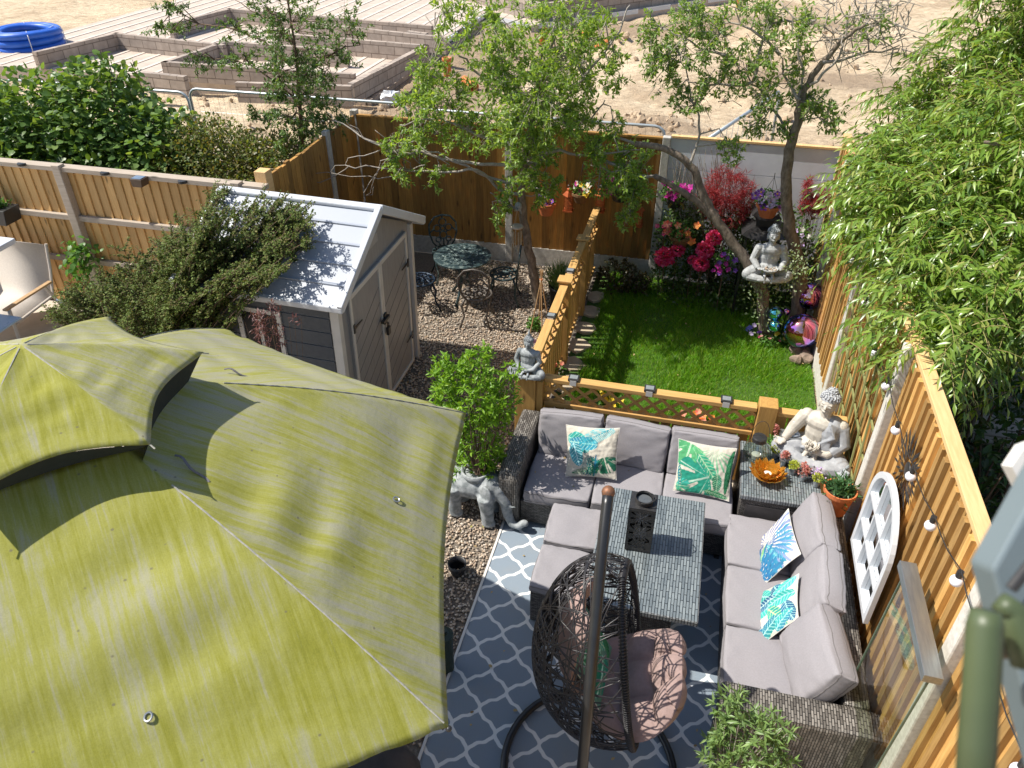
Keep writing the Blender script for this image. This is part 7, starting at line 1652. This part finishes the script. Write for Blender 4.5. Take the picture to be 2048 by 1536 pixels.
MB().box(-8.6, W(45, 632, .5).x, 5.45, W(30, 632, .5).y, .475, .50).build('tabletop', M('pale_blue_top', (.28, .42, .58), (.24, .38, .52), .3), t, bevel=.004)
for x, y in ((-7.62, 5.5), (-7.62, 5.85), (-8.5, 5.5), (-8.5, 5.85)): MB().box(x-.02, x+.02, y-.02, y+.02, 0, .474).build('leg', m_sling, t)
p = W(30, 476, 1.5); t = thing('white_canopy', 'corner of a white framed roof at the left edge above the sling chair', 'canopy', (p.x, p.y, 0))
MB().box(p.x-1.6, p.x, p.y-.75, p.y, 1.44, 1.50).build('roof_edge', m_white, t, bevel=.01); MB().box(p.x-.98, p.x-.93, p.y-.1, p.y-.05, 0, 1.44).build('leg', m_white, t)
c = WV(133, 606, 6.3); t = thing('bottle', 'clear bottle with blue and white label and red cap among the shrub twigs', 'bottle', c, (R(60), 0, R(-60)))
MB().lathe([(.03, -.1), (.032, .04), (.014, .09), (.014, .11)], 12).build('bottle_body', m_blueghost, t, world=False, smooth=True); MB().lathe([(.033, -.05), (.033, .02)], 12, cap=False).build('label', m_white, t, world=False); MB().lathe([(.017, -.10), (.017, -.13)], 12).build('cap', F_coral, t, world=False)
# trellis and boards in the right neighbour's garden
c = W(1960, 725, .5); t = thing('garden_trellis', 'pale pinkish diamond lattice panel in the shade beyond the golden fence', 'trellis', (c.x, c.y, 0)); m = MB()
for k in range(-4, 13):
    for s in (-1, 1): m.bar((c.x-.6+k*.11, c.y+.006*s, .05), (c.x-.6+k*.11+s*.45, c.y+.006*s, .85), .018, .006, Vector((0, 1, 0)))
m.build('lattice', M('pink_cedar', (.42, .28, .22), (.33, .21, .16), .8), t)
c = W(1960, 860, .05); t = thing('timber_stack', 'grey weathered boards lying in the shade beyond the golden fence', 'timber', (c.x, c.y, 0))
for k in range(4): MB().box(c.x-.5, c.x+.6, c.y-.2+k*.13, c.y-.09+k*.13, .02+.003*k, .05+.003*k).build('board', m_rail, t)
# ================================================================== THE WINDOW WE LOOK OUT OF
fwd = Vector((math.cos(PITCH)*-math.sin(YAW), math.cos(PITCH)*math.cos(YAW), -math.sin(PITCH)))
def at(px, py, d): r = Vector(ray(px, py)); return Vector((0, 0, CAM_H))+r*(d/FPX)
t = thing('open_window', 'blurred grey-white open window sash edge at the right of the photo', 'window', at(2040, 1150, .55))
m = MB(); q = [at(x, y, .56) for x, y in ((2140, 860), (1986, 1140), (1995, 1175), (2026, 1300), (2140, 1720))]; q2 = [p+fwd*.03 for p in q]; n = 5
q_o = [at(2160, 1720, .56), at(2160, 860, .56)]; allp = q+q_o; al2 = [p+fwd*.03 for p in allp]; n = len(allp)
m.add(allp+al2, [tuple(range(n)), tuple(range(2*n-1, n-1, -1))]+[(i, (i+1) % n, n+(i+1) % n, n+i) for i in range(n)]); m.build('sash', m_frame_shaded, t, bevel=.003)
m = MB(); m.tube([at(2022, 1178, .545), at(2060, 1130, .545), at(2110, 1080, .545)], .004, 8); m.build('rubber_seal', m_black, t)
t = thing('window_stay', 'blurred olive grey window handle in front of the open sash', 'window handle', at(1960, 1400, .5))
m = MB(); pts = [at(x, y, .50) for x, y in ((1972, 1222), (1970, 1250), (1964, 1350), (1955, 1480), (1945, 1640))]; m.tube(pts, [.009, .011, .0112, .0115, .0115], 14); m.build('grip', m_handle_green, t, smooth=True)
m = MB(); m.tube([at(x, y, .52) for x, y in ((1998, 1225), (2012, 1210), (2028, 1225), (2042, 1270), (2050, 1330))], [.006, .008, .010, .010, .009], 12); m.build('arm', m_handle_green, t, smooth=True)
m = MB(); m.ell(at(2018, 1290, .53), (.010, .006, .014)); m.ell(at(1950, 1258, .51), (.006, .005, .006)); m.build('pivot', m_black, t, smooth=True)
t = thing('house_bracket', 'pale plastic bracket corner at the right edge of the photo', 'bracket', at(2050, 940, .9)); m = MB(); q = [at(x, y, .9) for x, y in ((2024, 934), (2052, 892), (2110, 870), (2110, 1010), (2050, 985))]; q2 = [p+fwd*.02 for p in q]; n = 5
m.add(q+q2, [tuple(range(n)), tuple(range(2*n-1, n-1, -1))]+[(i, (i+1) % n, n+(i+1) % n, n+i) for i in range(n)]); m.build('plate', m_offwhite, t)
# ================================================================== FALLEN LEAVES
m_dry = leafmat('dry_fallen_leaves', [(.30, .20, .09), (.42, .32, .16), (.20, .13, .06), (.34, .33, .10)], .8, .1)
P = []
for x0, x1, y0, y1, z, n in ((-1.0, 1.55, 5.9, 9.7, .06, 70), (-1.2, .6, 2.2, 4.7, .02, 45), (-3.4, -1.35, 4.2, 9.7, .03, 160), (-1.1, .6, 4.85, 5.3, .435, 10)):
    P += [(rng.uniform(x0, x1), rng.uniform(y0, y1), z) for _ in range(n)]
P = np.array(P); d = unit(len(P)); d[:, 2] *= .15
tag(npmesh('leaf_litter', *leaf_arrays(P, d, rng.uniform(.015, .038, len(P)), .6, 'oval', roll=.25), m_dry), 'small dry leaves scattered over the lawn, gravel and rug', 'fallen leaves', kind='stuff')
